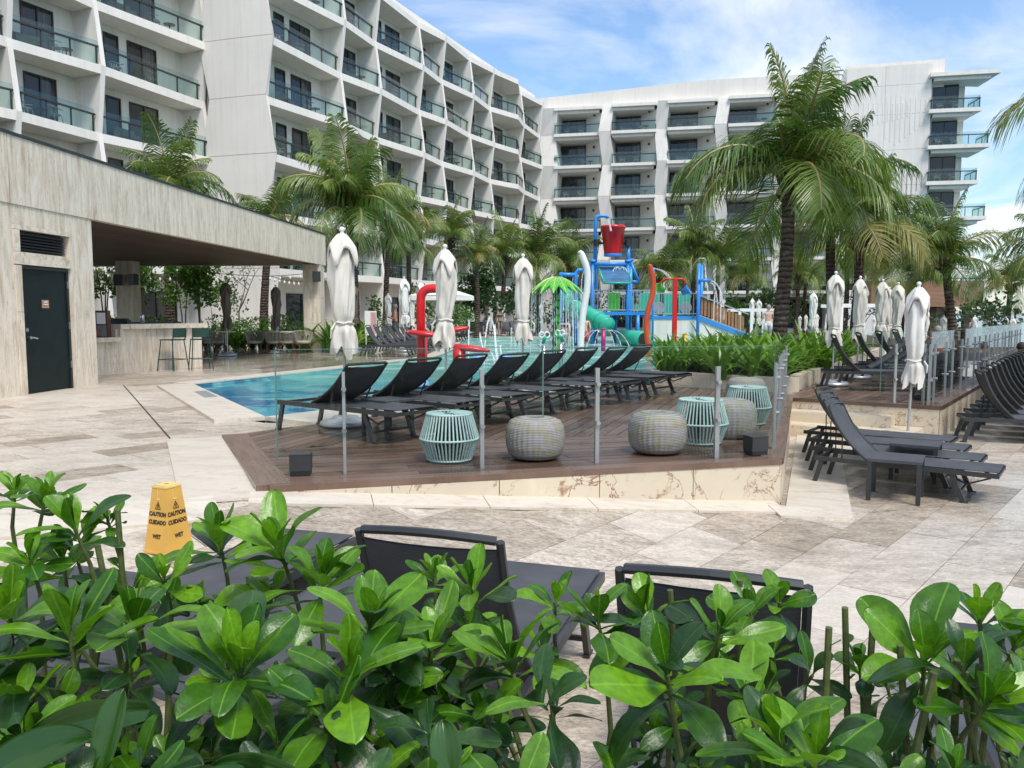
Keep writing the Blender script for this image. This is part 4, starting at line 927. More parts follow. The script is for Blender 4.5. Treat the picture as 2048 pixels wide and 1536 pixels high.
# ------------------------------------------------------------------ closed umbrellas
UM = {}
def umb_meshes(var, mat):
    key = (var, mat)
    if key in UM: return UM[key]
    r = random.Random(var * 13 + 5); ph = [r.uniform(0, 6.28) for _ in range(8)]
    hem = [r.uniform(.30, .40) for _ in range(9)]; twist = r.uniform(-.9, .9); tie = r.uniform(.50, .54)
    def tent(x): return 1 - 2 * abs(math.sin(x))                    # sharp fold lines
    def body(a, b):                       # a round, b up
        th = a * 2 * math.pi; zl = .375 + .022 * math.cos(3 * th + ph[0]) + .022 * tent(2.5 * th + ph[1]); z = zl + (.945 - zl) * b
        ks = [(.30, .078), (.40, .083), (tie - .035, .074), (tie, .052), (tie + .035, .066), (.62, .074), (.74, .081), (.84, .085), (.90, .070), (.95, .035)]
        for (z0, r0), (z1, r1) in zip(ks[:-1], ks[1:]):
            if z0 <= z <= z1: u_ = (z - z0) / (z1 - z0); rad = r0 + (r1 - r0) * u_; break
        else: rad = .08
        pinch = math.exp(-((z - tie) / .03) ** 2); low = max(0, min(1, (tie - z) / .1))
        f = .009 * tent(3 * th + twist * 7 * z + ph[3]) + .010 * tent(2.5 * th * 2 / 2 - twist * 11 * z + ph[4]) * (.4 + low) + .003 * tent(6 * th + 15 * z * twist + ph[5])
        crease = .004 * tent(15 * z + 1.5 * math.sin(th + ph[6]) * 3) * (1 - pinch) * (1 - low); lump = .010 * math.sin(9 * z + th + ph[7])
        rad += (f * (1 + low * .6) + crease + lump) * (1 - .75 * pinch)
        return (rad * math.cos(th) * (1 + .10 * math.cos(ph[1])), rad * math.sin(th), z)
    cm = MB(); cm.grid(body, 56, 44)
    def hood(a, b):
        th = a * 2 * math.pi; c4 = (.5 + .5 * math.cos(4 * th + ph[2])) ** 1.6; rad = .024 + (.070 + .020 * c4) * min(1, b * 1.2) ** .8 - .012 * max(0, b - .85) / .15
        z = .985 - (.075 + .095 * c4) * b; return (rad * math.cos(th), rad * math.sin(th), z + .003 * math.cos(9 * th))
    hm = MB(); hm.grid(hood, 36, 8)
    tm = MB(); tm.tube([((.062 + .004 * math.cos(3 * i)) * math.cos(i * math.pi / 8), (.062 + .004 * math.cos(3 * i)) * math.sin(i * math.pi / 8), tie + .006 * math.sin(i)) for i in range(17)], .006, 5)
    tm.tube([(.06, -.06, tie), (.075, -.085, tie - .03), (.07, -.09, tie - .075)], [.006, .008, .004], 5)
    mm = M[mat]
    UM[key] = (cm.mesh('canopy', mm, True), hm.mesh('hood', mm, True), tm.mesh('tie', mm)); return UM[key]
ub = MB(); ub.lathe([(.02, .0), (.25, .0), (.26, .02), (.25, .05), (.20, .065), (.14, .075), (.13, .095), (.04, .10)], 24); UB = None
UPO = MB().tube([(0, 0, 0), (0, 0, 1)], .012, 10)
UFI = MB().lathe([(.014, .978), (.014, .99), (.010, .995), (.017, 1.002), (.018, 1.012), (.010, 1.02), (.0, 1.022)], 12)
def umbrella(x, y, z, h, label, mat='canvas', var=0, base=True, group='closed umbrellas', lean=(0, 0), fat=1.0):
    global UB
    t = thing('closed_umbrella', label, 'umbrella', (x, y, z), rnd.uniform(0, 6.28), group)
    if UB is None: UB = (ub.mesh('base', M['pole'], True), UPO.mesh('pole', M['pole']), UFI.mesh('finial', M['white'], True))
    cm, hm, tm = umb_meshes(var, mat); sc = (h * fat * .77, h * fat * .77, h); rot = (lean[0], lean[1], 0)
    part('canopy', cm, t, rot=rot, sc=sc); part('hood', hm, t, rot=rot, sc=sc); part('tie', tm, t, rot=rot, sc=sc)
    part('pole', UB[1], t, rot=rot, sc=(1.5, 1.5, h)); part('finial', UB[2], t, rot=rot, sc=(h * .8, h * .8, h))
    if base: part('base', UB[0], t, sc=(1.15, 1.15, 1.15))
def umb_px(u, vt, Y, zb, label, **k):
    x, y, zt = D(u, vt, Y); umbrella(x, y, zb, zt - zb, label, **k)
G1 = 'umbrellas along the deck edge'
umb_px(684, 462, 9.35, .004, 'large off-white closed umbrella nearest the camera on the deck', var=1, group=G1)
umb_px(890, 495, 11.7, .004, 'off-white closed umbrella on the deck beside the red arch', var=2, group=G1)
umb_px(1046, 513, 13.6, .004, 'off-white closed umbrella on the deck left of the green palm shower', var=3, group=G1)
G2 = 'umbrellas on the upper deck'
for i, (u, v, Y) in enumerate(((1672, 547, 14.75), (1721, 556, 16.4), (1766, 562, 18.0), (1779, 577, 20.5), (1797, 568, 19.2))):
    umb_px(u, v, Y, .004, f'off-white closed umbrella, {A8[i]} from the left on the upper deck', var=i % 4, group=G2)
bx = P(1814, 884, -.47); x, y, zt = D(1836, 571, bx[1] + .1); umbrella(bx[0], bx[1], -.465, (zt + .47), 'tall white closed umbrella leaning on the lower plaza by the four loungers', 'canvas_w', 4, False, 'umbrella on the lower plaza', (0, R(2.2)), .95)
G3 = 'far umbrellas by the beach'
for i, (u, v, Y) in enumerate(((1888, 632, 27), (1899, 634, 29), (1950, 632, 30), (1971, 637, 33), (2012, 634, 36), (2026, 636, 28), (1850, 615, 24), (1838, 622, 26))):
    umb_px(u, v, Y, -.2, f'far white closed umbrella, {A8[i]} of the beachside cluster behind the glass fence', var=i % 4, mat='canvas_w', group=G3, base=False)
for i, (u, v, Y) in enumerate(((1505, 597, 48), (1518, 600, 46), (1600, 632, 44), (1612, 630, 45), (1627, 585, 34), (1634, 628, 38), (1748, 634, 36), (1690, 632, 40))):
    umb_px(u, v, Y, -.05, f'small distant closed umbrella, {A8[i]} from the left behind the palm planter', var=(i + 1) % 4, mat='canvas_w', group='distant umbrellas behind the planter', base=False)
G4 = 'umbrellas on the left pool bank'
for i, (u, v, Y, w) in enumerate(((808, 556, 29, 'tall, beside the man in dark shorts'), (842, 563, 31, 'half hidden behind the red arch'), (776, 588, 36, 'against the hotel left of the man'), (823, 590, 37, 'just left of the open umbrella'), (878, 590, 40, 'under the open umbrella'))):
    umb_px(u, v, Y, -.02, 'off-white closed umbrella on the left pool bank, ' + w, var=i % 4, mat='canvas_w', group=G4)
for i, (u, v, Y) in enumerate(((972, 598, 51), (998, 600, 52), (1006, 602, 51), (1082, 608, 53))):
    umb_px(u, v, Y, -.02, f'slim white closed umbrella, {A8[i]} from the left beyond the far pool edge', var=(i + 2) % 4, mat='canvas_w', group='umbrellas beyond the far pool edge')
umb_px(628, 575, 31, -.02, 'off-white closed umbrella just left of the bar column', var=2, mat='canvas_w', group='umbrellas in the dining terrace')
for u, v, Y, w in ((451, 563, 26, 'left, behind the bar counter end'), (551, 572, 28, 'right, between the dining chairs'), (708, 570, 31, 'behind the bar corner column')):
    umb_px(u, v, Y, -.02, 'taupe closed umbrella in the dining terrace, ' + w, var=int(u) % 3, mat='canvas_b', group='umbrellas in the dining terrace')
# the one open umbrella
ox, oy, oz = D(878, 570, 38.5); t = thing('open_umbrella', 'open white square umbrella shading loungers on the left bank', 'umbrella', (ox, oy, 0), R(12)); m = MB()
hz = oz; q = 2.05
for i in range(4):
    a0, a1 = math.pi / 4 + i * math.pi / 2, math.pi / 4 + (i + 1) * math.pi / 2
    m.poly([(0, 0, hz), (q * math.cos(a0), q * math.sin(a0), hz - .55), (q * math.cos((a0 + a1) / 2) * .70, q * math.sin((a0 + a1) / 2) * .70, hz - .50), (q * math.cos(a1), q * math.sin(a1), hz - .55)])
    m.poly([(q * math.cos(a0), q * math.sin(a0), hz - .55), (q * math.cos(a1), q * math.sin(a1), hz - .55), (q * math.cos(a1), q * math.sin(a1), hz - .75), (q * math.cos(a0), q * math.sin(a0), hz - .75)])
part('canopy', m.mesh('canopy', M['canvas_w']), t); part('pole', MB().tube([(0, 0, 0), (0, 0, hz + .1)], .03, 8).mesh('pole', M['pole']), t)
for i in range(4):
    a = math.pi / 4 + i * math.pi / 2; part('rib', MB().bar((0, 0, hz - .7), (q * .95 * math.cos(a), q * .95 * math.sin(a), hz - .57), .02, .02).mesh('rib', M['pole']), t)
# ------------------------------------------------------------------ poufs and stools on the deck
rs = MB(); N = 46
for i in range(N):
    a = 2 * math.pi * i / N; b = a + .0
    for (r0, z0), (r1, z1) in (((.205, .425), (.268, .20)), ((.268, .20), (.20, .012))):
        rs.tube([(r0 * math.cos(a), r0 * math.sin(a), z0), (r1 * math.cos(b), r1 * math.sin(b), z1)], .0085, 5, False)
    if i % 2 == 0: rs.tube([(.205 * math.cos(a), .205 * math.sin(a), .428), (.05 * math.cos(a + .5), .05 * math.sin(a + .5), .422)], .007, 4, False)
RS = rs.mesh('rope_weave', M['mint'], True)
rr = MB()
for r_, z_ in ((.205, .425), (.268, .20), (.20, .012)): rr.tube([(r_ * math.cos(i * math.pi / 14), r_ * math.sin(i * math.pi / 14), z_) for i in range(29)], .011, 6)
RR = rr.mesh('ring', M['mint'], True); RC = MB().lathe([(.12, .05), (.14, .3), (.12, .36)], 14).mesh('inner_core', M['wick_core'])
def pouf_r(rad):
    m = MB(); pr = [(.05, .355), (.055, .368), (.10, .378), (.17, .372), (.225, .345), (.255, .29), (.264, .20), (.258, .11), (.235, .045), (.20, .012), (.15, .004)]
    n = 96; b0 = len(m.v)
    prof = []
    for (r0, z0), (r1, z1) in zip(pr[:-1], pr[1:]):
        for q in range(4): prof.append((r0 + (r1 - r0) * q / 4, z0 + (z1 - z0) * q / 4))
    for r_, z_ in prof:
        for k in range(n):
            a = 2 * math.pi * k / n; rr_ = r_ * (1 + .022 * math.cos(32 * a)) + .0018 * math.sin(z_ * 400 + k * math.pi); m.v.append((rr_ * math.cos(a), rr_ * math.sin(a), z_))
    for i in range(len(prof) - 1):
        for k in range(n):
            a = i * n + k; b = i * n + (k + 1) % n; m.f.append((a, b, b + n, a + n))
    return m.mesh('woven_body', M['wicker'], True)
PB_ = pouf_r(1); PH = MB().lathe([(.0, .335), (.055, .335), (.055, .362)], 14).mesh('centre_hole', M['wick_core'])
def pouf(u, v, label, kind, s=1.0):
    x, y = P(u, v); y += .12; t = thing('rope_stool' if kind else 'woven_pouf', label, 'stool' if kind else 'pouf', (x, y, .006), rnd.uniform(0, 6), 'stools and poufs on the deck', s)
    if kind: part('rope_weave', RS, t); part('ring', RR, t); part('inner_core', RC, t)
    else: part('woven_body', PB_, t); part('centre_hole', PH, t)
pouf(897, 925, 'mint rope stool at the front left of the deck', 1, .98); pouf(1071, 922, 'grey green woven pouf in the middle of the front deck edge', 0, 1.0); pouf(1319, 910, 'grey green woven pouf right of centre at the deck edge', 0, 1.03)
pouf(1405, 890, 'mint rope stool between two woven poufs at right', 1, 1.03); pouf(1463, 878, 'woven pouf partly hidden by the mint stool at right', 0, 1.08)
pouf(1500, 850, 'mint rope stool at the back right beside the glass', 1, 1.02); pouf(1496, 812, 'rearmost woven pouf at the back right of the deck', 0, 1.05)
# cube speakers
def cube(u, v, s, label, z=0.0, rz=0.0):
    x, y = P(u, v, z); t = thing('cube_speaker', label, 'speaker', (x, y + s / 2, z + .006), rz, 'black cube speakers')
    part('cabinet', MB().box((-s / 2, -s / 2, .035), (s / 2, s / 2, s)).mesh('cabinet', pm('dark_grey_cabinet', (.035, .037, .038), .5)), t)
    part('plinth', MB().box((-s / 2 + .004, -s / 2 + .004, 0), (s / 2 - .004, s / 2 - .004, .035)).mesh('plinth', M['black']), t); part('lid', MB().box((-s / 2 - .002, -s / 2 - .002, s), (s / 2 + .002, s / 2 + .002, s + .008)).mesh('lid', M['lounge_metal']), t)
cube(597, 953, .165, 'black cube speaker at the front left deck corner', rz=R(8)); cube(1516, 912, .165, 'black cube speaker at the front right deck corner', rz=R(15)); cube(1851, 802, .20, 'black cube speaker on the upper deck corner', rz=R(12))
# ------------------------------------------------------------------ glass fences
def fence(name, label, runs, z, posts, gh=1.01, ph=.84):
    t = thing(name, label, 'glass fence', (*runs[0][0], z), 0)
    for a, b in runs:
        L = math.hypot(b[0] - a[0], b[1] - a[1]); d = unit(a, b); n = (-d[1] * .006, d[0] * .006)
        pane = MB().slabv([(a[0], a[1], z + .09), (b[0], b[1], z + .09), (b[0], b[1], z + gh), (a[0], a[1], z + gh)], (n[0] * 2, n[1] * 2, 0)).build('pane', M['fglass'], t)
        MB().bar((a[0] + n[0], a[1] + n[1], z + gh + .002), (b[0] + n[0], b[1] + n[1], z + gh + .002), .013, .004).build('top_edge', M['glass_edge'], pane)
        MB().bar((a[0] + n[0] - d[0] * .002, a[1] + n[1] - d[1] * .002, z + .09), (a[0] + n[0] - d[0] * .002, a[1] + n[1] - d[1] * .002, z + gh), .005, .012, up=(d[0], d[1], 0)).build('side_edge', M['glass_edge'], pane)
    for (x, y), w, d in posts:
        p = MB().bar((x, y, z), (x, y, z + ph), .03, w, up=(d[0], d[1], 0)).build('post', M['fpost'], t)
        for zz in (.36, ph - .14): MB().tube([(x - d[1] * -.0, y, z + zz), (x + d[1] * .045, y - d[0] * .045, z + zz)], .020, 10).build('clamp', M['steel'], p)
M['fpost'] = pm('satin_grey_steel_post', (.36, .38, .37), .42, .5, var=.1)
e0, e1 = offs(PB, PC, .10); ee = lambda t: lerp(e0, e1, t)
tx = lambda u, v: P(u, v)
pd = unit(PB, PC)
posts = [(tx(690, 948), .024, pd), (tx(964, 936), .034, pd), (tx(1193, 926), .036, pd), (tx(1432, 917), .042, pd)]
q0, q1, q2 = tx(556, 938), tx(1084, 918), tx(1543, 905)
fence('glass_fence', 'frameless glass fence on steel posts along the front deck edge', [(q0, (q1[0] - .01, q1[1] - .003)), ((q1[0] + .01, q1[1] + .003), q2)], .0, posts)
sd = unit(PC, PD_); s0 = (q2[0] + .03, q2[1] + .05); sl = lambda t: (s0[0] + sd[0] * t, s0[1] + sd[1] * t)
fence('glass_fence', 'glass fence with broad steel end post along the right side of the deck', [(sl(0), sl(1.7)), (sl(1.73), sl(3.4)), (sl(3.43), sl(5.1))], .0,
      [(sl(.14), .10, sd), (sl(1.5), .03, sd), (sl(2.1), .03, sd), (sl(3.2), .03, sd), (sl(4.9), .03, sd)])
ue, uf = offs(RDECK[1], RDECK[2], .16); ud = unit(ue, uf); ul = lambda t: (ue[0] + ud[0] * t, ue[1] + ud[1] * t)
runs = [(P(1760, 800), P(1874, 803))] + [(ul(.15 + 1.75 * i), ul(1.87 + 1.75 * i)) for i in range(9)]
fence('glass_fence', 'long glass fence along the upper deck wall at right', runs, .0, [(P(1788, 807), .035, (1, 0)), (P(1845, 808), .035, (1, 0)), (ul(.1), .10, ud)] + [(ul(.15 + 1.75 * i + t), .032, ud) for i in range(9) for t in (.35, 1.4)], 1.05, .88)
# ------------------------------------------------------------------ dining terrace
ch = MB(); nn = 26
for i in range(nn):
    a = math.pi * (-.12 + 1.24 * i / (nn - 1)); top = .70 + .07 * math.sin(a); lean = .06
    ch.tube([(.24 * math.cos(a), .24 * math.sin(a), .36), (.30 * math.cos(a), .30 * math.sin(a), .55), ((.33) * math.cos(a), (.33) * math.sin(a), top)], .011, 4, False)
ch.tube([(.335 * math.cos(math.pi * (-.12 + 1.24 * i / 20)), .335 * math.sin(math.pi * (-.12 + 1.24 * i / 20)), .70 + .07 * math.sin(math.pi * (-.12 + 1.24 * i / 20))) for i in range(21)], .018, 6)
CH = ch.mesh('rope_basket', M['rope_chair']); CS = MB().lathe([(.02, .33), (.25, .34), (.27, .39), (.25, .43), (.02, .44)], 18).mesh('seat', M['rope_chair'], True)
CL = MB().bar((.17, .17, .36), (.25, .25, 0), .03, .03).mesh('leg', M['teak'])
def rope_chair(x, y, rz, label):
    t = thing('rope_chair', label, 'chair', (x, y, -.022), rz, 'rope armchairs in the dining terrace'); part('rope_basket', CH, t); part('seat', CS, t)
    for k in range(4): part('leg', CL, t, rot=(0, 0, k * math.pi / 2))
def din_table(x, y, label):
    t = thing('dining_table', label, 'table', (x, y, -.022), 0, 'white dining tables'); part('table_top', MB().lathe([(.40, .72), (.42, .735), (.40, .75)], 24).mesh('table_top', M['white']), t)
    for k in range(3): a = k * 2.1 + .4; part('leg', MB().tube([(.05 * math.cos(a), .05 * math.sin(a), .72), (.05 * math.cos(a), .05 * math.sin(a), .3), (.3 * math.cos(a), .3 * math.sin(a), 0)], .017, 6).mesh('leg', M['white']), t)
for i, (u, v, rz, w) in enumerate(((423, 694, 2.6, 'beside the second bar stool'), (478, 695, -.6, 'leftmost behind the first white table'), (512, 694, .9, 'between the white tables on the left'), (535, 692, 2.8, 'behind the first white table'), (562, 703, 3.3, 'with its rope back towards the pool'), (618, 703, .6, 'right, closest to the corner column'), (600, 692, .3, 'behind the second white table'), (640, 694, -1.2, 'beside the corner column'))):
    x, y = P(u, v); rope_chair(x, min(y, 27.8), rz, 'grey rope armchair ' + w)
for u, v, w in ((507, 697, 'left white round dining table beyond the bar counter'), (591, 700, 'right white round dining table by the column')): x, y = P(u, v); din_table(x, min(y, 28), w)
sl_ = thing('string_lights', 'string of bulbs hanging behind the bar pavilion', 'string lights', D(560, 545, 31)); cab = MB()
for j, (u0, v0, u1, v1) in enumerate(((420, 545, 660, 541), (200, 543, 440, 546), (540, 552, 655, 556))):
    pts = [Vector(D(u0 + (u1 - u0) * i / 12, v0 + (v1 - v0) * i / 12 + 9 * math.sin(math.pi * i / 12), 31 + j * .3)) for i in range(13)]; cab.tube(pts, .012, 4)
    for i in range(1, 12, 1): MB().lathe([(.012, 0), (.018, -.04), (.045, -.10), (.035, -.15), (0, -.17)], 8, tuple(pts[i])).build('bulb', M['white'], sl_)
cab.build('cable', M['black'], sl_)
# ------------------------------------------------------------------ wet floor sign
sx_, sy_ = D(338, 1100, 4.88)[:2]; sz_ = zpl(sx_, sy_) + .006; sg = thing('caution_sign', 'yellow four-sided caution wet floor sign behind the flat loungers', 'sign', (sx_, sy_, sz_), R(66), None, (.80, .80, .62)); b0, b1, hh_ = .128, .072, .66
m = MB(); m.prism([(-b0, -b0), (b0, -b0), (b0, b0), (-b0, b0)], 0, .02); nb = len(m.v)
m.v += [(a * b0 * .96, b * b0 * .96, .02) for a, b in ((-1, -1), (1, -1), (1, 1), (-1, 1))] + [(a * b1, b * b1, hh_) for a, b in ((-1, -1), (1, -1), (1, 1), (-1, 1))]
for i in range(4): m.f.append((nb + i, nb + (i + 1) % 4, nb + 4 + (i + 1) % 4, nb + 4 + i))
part('cone_body', m.mesh('cone_body', M['yellow']), sg)
M['yellow_p'] = pm('pale_yellow_cap', (.80, .58, .20), .5)
part('cap', MB().prism([(-b1 * 1.06, -b1 * 1.06), (b1 * 1.06, -b1 * 1.06), (b1 * 1.06, b1 * 1.06), (-b1 * 1.06, b1 * 1.06)], hh_ - .012, hh_ + .004).prism([(-b1 * .9, -b1 * .9), (b1 * .9, -b1 * .9), (b1 * .9, b1 * .9), (-b1 * .9, b1 * .9)], hh_ + .004, hh_ + .016).mesh('cap', M['yellow_p']), sg)
part('cap_hole', MB().lathe([(.018, hh_ + .0165), (.018, hh_ + .018)], 14).mesh('cap_hole', pm('orange_hole', (.45, .16, .02), .7)), sg)
def text_mesh(txt, size, bold=.0):
    cu = bpy.data.curves.new('lettering', 'FONT'); cu.body = txt; cu.size = size; cu.align_x = 'CENTER'; cu.offset = bold; cu.extrude = .0006; cu.resolution_u = 3
    o = bpy.data.objects.new('lettering', cu); COL.objects.link(o); dg = bpy.context.evaluated_depsgraph_get(); me = bpy.data.meshes.new_from_object(o.evaluated_get(dg)); bpy.data.objects.remove(o); bpy.data.curves.remove(cu)
    me.materials.clear(); me.materials.append(M['ink']); me.name = 'lettering'; return me
tl = math.atan2((b0 * .96 - b1), hh_ - .02); words = [(text_mesh('CAUTION', .038, .0016), .375), (text_mesh('CUIDADO', .038, .0016), .295), (text_mesh('WET', .038, .0014), .155)]
tri = MB()
for a, b in (((-.026, 0), (.026, 0)), ((.026, 0), (0, .046)), ((0, .046), (-.026, 0))): tri.bar((a[0], a[1], .0008), (b[0], b[1], .0008), .004, .0012, up=(0, 0, 1))
tri.bar((-.004, .008, .0008), (.008, .03, .0008), .004, .0012); tri.bar((.004, .008, .0008), (-.007, .031, .0008), .004, .0012); tri.bar((0, .006, .0008), (0, .02, .0008), .005, .0012); TRI = tri.mesh('warning_triangle', M['ink'])
slot = MB().tube([(0, 0, 0), (.001, 0, .0)], .006, 6)
for k in range(4):
    rz = k * math.pi / 2
    for me, z in words + [(TRI, .445)]:
        inw = b1 + (b0 * .96 - b1) * (hh_ - z) / (hh_ - .02) + .0022
        o = part('lettering' if me is not TRI else 'warning_triangle', me, sg); o.matrix_local = Matrix.Rotation(rz, 4, 'Z') @ Matrix.Translation((0, -inw, z)) @ Matrix.Rotation(math.pi / 2 - tl, 4, 'X') @ Matrix.Diagonal((1, 1.5, 1, 1))
    o = part('grip_slot', MB().box((-.016, -.001, 0), (-.012, .002, .09)).box((-.016, -.003, -.012), (.016, .002, 0)).mesh('grip_slot', M['yellow_p']), sg); z = .545; inw = b1 + (b0 * .96 - b1) * (hh_ - z) / (hh_ - .02); o.matrix_local = Matrix.Rotation(rz, 4, 'Z') @ Matrix.Translation((0, -inw, z)) @ Matrix.Rotation(-tl, 4, 'X')
# ------------------------------------------------------------------ splash playground
def pipe(name, pts, r, mat, parent, n=12): return MB().tube(pts, r, n).build(name, M[mat] if isinstance(mat, str) else mat, parent, True)
def arc(p, q, c, n=8):                    # quadratic bezier
    p, q, c = Vector(p), Vector(q), Vector(c); return [p * (1 - t) ** 2 + c * 2 * t * (1 - t) + q * t * t for t in [i / n for i in range(n + 1)]]
k = NT('white_spray'); t_ = k.t; t_.nodes.remove(k.b); o_ = [x for x in t_.nodes if x.type == 'OUTPUT_MATERIAL'][0]
tr = k.n('ShaderNodeBsdfTransparent'); df = k.n('ShaderNodeBsdfDiffuse'); df.inputs[0].default_value = (.85, .9, .92, 1); mx = k.n('ShaderNodeMixShader')
k.l(k.ramp(k.noise(k.co((1, 1, .4)), 22, 4, .7), [(.40, (.0,) * 3), (.60, (.75,) * 3)]), mx.inputs[0]); k.l(tr.outputs[0], mx.inputs[1]); k.l(df.outputs[0], mx.inputs[2]); k.l(mx.outputs[0], o_.inputs[0]); M['spray'] = k.m
def jet(name, label, arcs, r=.02, drops=0, seed=1):
    m = MB(); rr = random.Random(seed)
    for p, q, c in arcs:
        a = arc(p, q, c, 10); m.tube(a, [r * (.6 + .8 * i / 10) for i in range(11)], 5, False)
        for _ in range(drops):
            w = a[rr.randrange(2, 11)] + Vector((rr.gauss(0, .05), rr.gauss(0, .05), rr.gauss(0, .06))); s = rr.uniform(.006, .016)
            m.poly([w + Vector((-s, 0, 0)), w + Vector((0, -s, s)), w + Vector((s, 0, 0)), w + Vector((0, s, -s * 1.6))])
    o = m.build(name, M['spray']); tag(o, label, 'water spray', None, 'stuff'); return o
# red arch with spinning blades
ar = thing('red_water_arch', 'glossy red pipe arch with blades standing in the pool', 'water toy', (*D(843, 750, 18.9)[:2], WZ))
Y = 18.9; L_, T_, R_ = D(843, 760, Y), D(843, 577, Y), D(915, 577, Y); rr = .105
pts = [(L_[0], Y, -.3), (L_[0], Y, T_[2] - .28)] + arc((L_[0], Y, T_[2] - .28), (L_[0] + .28, Y, T_[2]), (L_[0], Y, T_[2]), 6)[1:] + [(R_[0] - .42, Y, T_[2])] + arc((R_[0] - .42, Y, T_[2]), (R_[0] - .2, Y, T_[2] - .22), (R_[0] - .2, Y, T_[2]), 6)[1:] + [(R_[0] - .2, Y, T_[2] - .4)]
pipe('striped_post', [(R_[0], Y, -.3), (R_[0], Y, .62)], .075, 'red', ar, 14)
pipe('arch_pipe', pts, rr, 'red', ar, 16)
pipe('short_post', [(L_[0] - .02, Y + .35, -.3), (L_[0] - .02, Y + .35, .85)], .13, 'red', ar, 14); pipe('short_post', [(R_[0] + .05, Y - .3, -.3), (R_[0] + .05, Y - .3, .52)], .15, 'red', ar, 14)
pipe('band', [(R_[0] - .03, Y - .06, -.1), (R_[0] - .03, Y - .06, .5)], .03, 'white', ar, 16)
for (u0, v0), (u1, v1), w in (((814, 664), (884, 672), .15), ((868, 668), (938, 655), .16), ((903, 692), (980, 702), .16)):
    a, b = Vector(D(u0, v0, Y - .3)), Vector(D(u1, v1, Y - .35)); m = MB(); N_ = 10
    for i in range(N_ + 1):
        t = i / N_; c = a.lerp(b, t); h = .085 * math.sin(math.pi * (.12 + .8 * t)) + .015; wd = w * math.sin(math.pi * (.1 + .85 * t)) + .03
        for k_ in range(8):
            an = k_ * math.pi / 4; m.v.append((c.x, c.y + wd * math.cos(an), c.z + h * math.sin(an) * .8))
    for i in range(N_):
        for k_ in range(8): p_ = i * 8 + k_; q_ = i * 8 + (k_ + 1) % 8; m.f.append((p_, q_, q_ + 8, p_ + 8))
    m.f += [tuple(range(8)), tuple(range(N_ * 8 + 7, N_ * 8 - 1, -1))]; m.build('blade', M['red'], ar, True)
for u, v in ((838, 775), (1010, 718), (955, 722)):
    x, y = P(u, v, WZ); t = MB().lathe([(.0, -.05), (.19, -.05), (.20, .06), (.15, .16), (.0, .19)], 16, (x, y, WZ)).build('float_nozzle', pm('pale_blue_plastic', (.20, .42, .75), .4), None, True); tag(t, {838: 'pale blue rounded nozzle at the foot of the red arch', 1010: 'pale blue nozzle beneath the tall jets', 955: 'pale blue nozzle right of the red arch'}[u], 'nozzle', 'pool floor nozzles')
# white and orange swan-neck poles
def sway(name, label, u, v0, v1, Y, pts, r, mat):
    b = D(u, v1, Y); t = thing(name, label, 'water toy', (b[0], Y, WZ)); z1 = D(u, v0, Y)[2]
    P_ = [(b[0] + dx, Y, -.35 + (z1 + .35) * t_) for dx, t_ in pts]; sm = []
    for i in range(len(P_) - 1):
        p0, p1, p2, p3 = (Vector(P_[max(0, min(len(P_) - 1, i + k_))]) for k_ in (-1, 0, 1, 2))
        for q in range(5):
            s = q / 5; sm.append(.5 * ((2 * p1) + (p2 - p0) * s + (2 * p0 - 5 * p1 + 4 * p2 - p3) * s * s + (3 * p1 - p0 - 3 * p2 + p3) * s ** 3))
    sm.append(Vector(P_[-1])); pipe('pole', sm, r, mat, t, 14); MB().lathe([(r * 1.0, 0), (r * .8, r * .6), (0, r)], 12, tuple(sm[-1])).build('round_cap', M[mat], t, True); MB().lathe([(r * 2, -.36), (r * 2, -.30), (r, -.28)], 14, (P_[0][0], Y, 0)).build('foot_flange', M['steel'], t)
sway('white_water_pole', 'tall white swaying water pole in front of the splash tower', 1164, 507, 715, 24, [(-.05, 0), (-.03, .3), (.03, .5), (.13, .68), (.14, .85), (-.0, .97), (-.06, 1)], .098, 'white')
sway('orange_water_pole', 'tall orange-red swaying water pole beside the red post', 1297, 533, 712, 26, [(.0, 0), (-.02, .2), (-.09, .4), (-.04, .55), (.10, .72), (.12, .85), (.04, .96), (.0, 1)], .088, 'orange_red')
# posts
def post(u, v0, v1, Y, r, mat, label, cap=None):
    x, y, z1 = D(u, v0, Y); t = thing('splash_post', label, 'water toy', (x, y, WZ), 0, 'upright splash posts'); part('shaft', MB().tube([(0, 0, -.3), (0, 0, z1 - WZ)], r, 14).mesh('shaft', M[mat], True), t); part('cap', MB().lathe([(r * 1.04, z1 - WZ - .03), (r * 1.04, z1 - WZ + .01), (r * .6, z1 - WZ + .03)], 14).mesh('cap', M[mat]), t); return t
post(1207, 658, 700, 30, .085, 'magenta', 'short magenta post spraying water in the pool'); post(1370, 668, 705, 26, .085, 'mustard', 'short mustard yellow post behind the lily planter')
rp = thing('bucket_post', 'straight red post carrying green and blue tipping buckets', 'water toy', (*D(1348, 700, 28)[:2], WZ)); x, y, z1 = D(1348, 557, 28); z1 -= WZ
part('shaft', MB().box((-.075, -.075, -.3), (.075, .075, z1)).mesh('shaft', M['red']), rp)
for s, mat_, dx, dz in ((-1, 'toy_green', .50, -.36), (1, 'blue', .36, -.44)):
    part('arm', MB().tube(arc((0, 0, z1 - .02), (s * dx, 0, z1 - .26), (s * dx * 1.05, 0, z1 + .06), 8), .03, 8).mesh('arm', M['red'], True), rp)
    b = part('small_bucket', MB().lathe([(.09, -.14), (.17, .12), (.18, .14), (.15, .13), (.08, -.12)], 16).mesh('small_bucket', M[mat_], True), rp, (s * dx, 0, z1 + dz), (R(20), R(s * 60), 0))
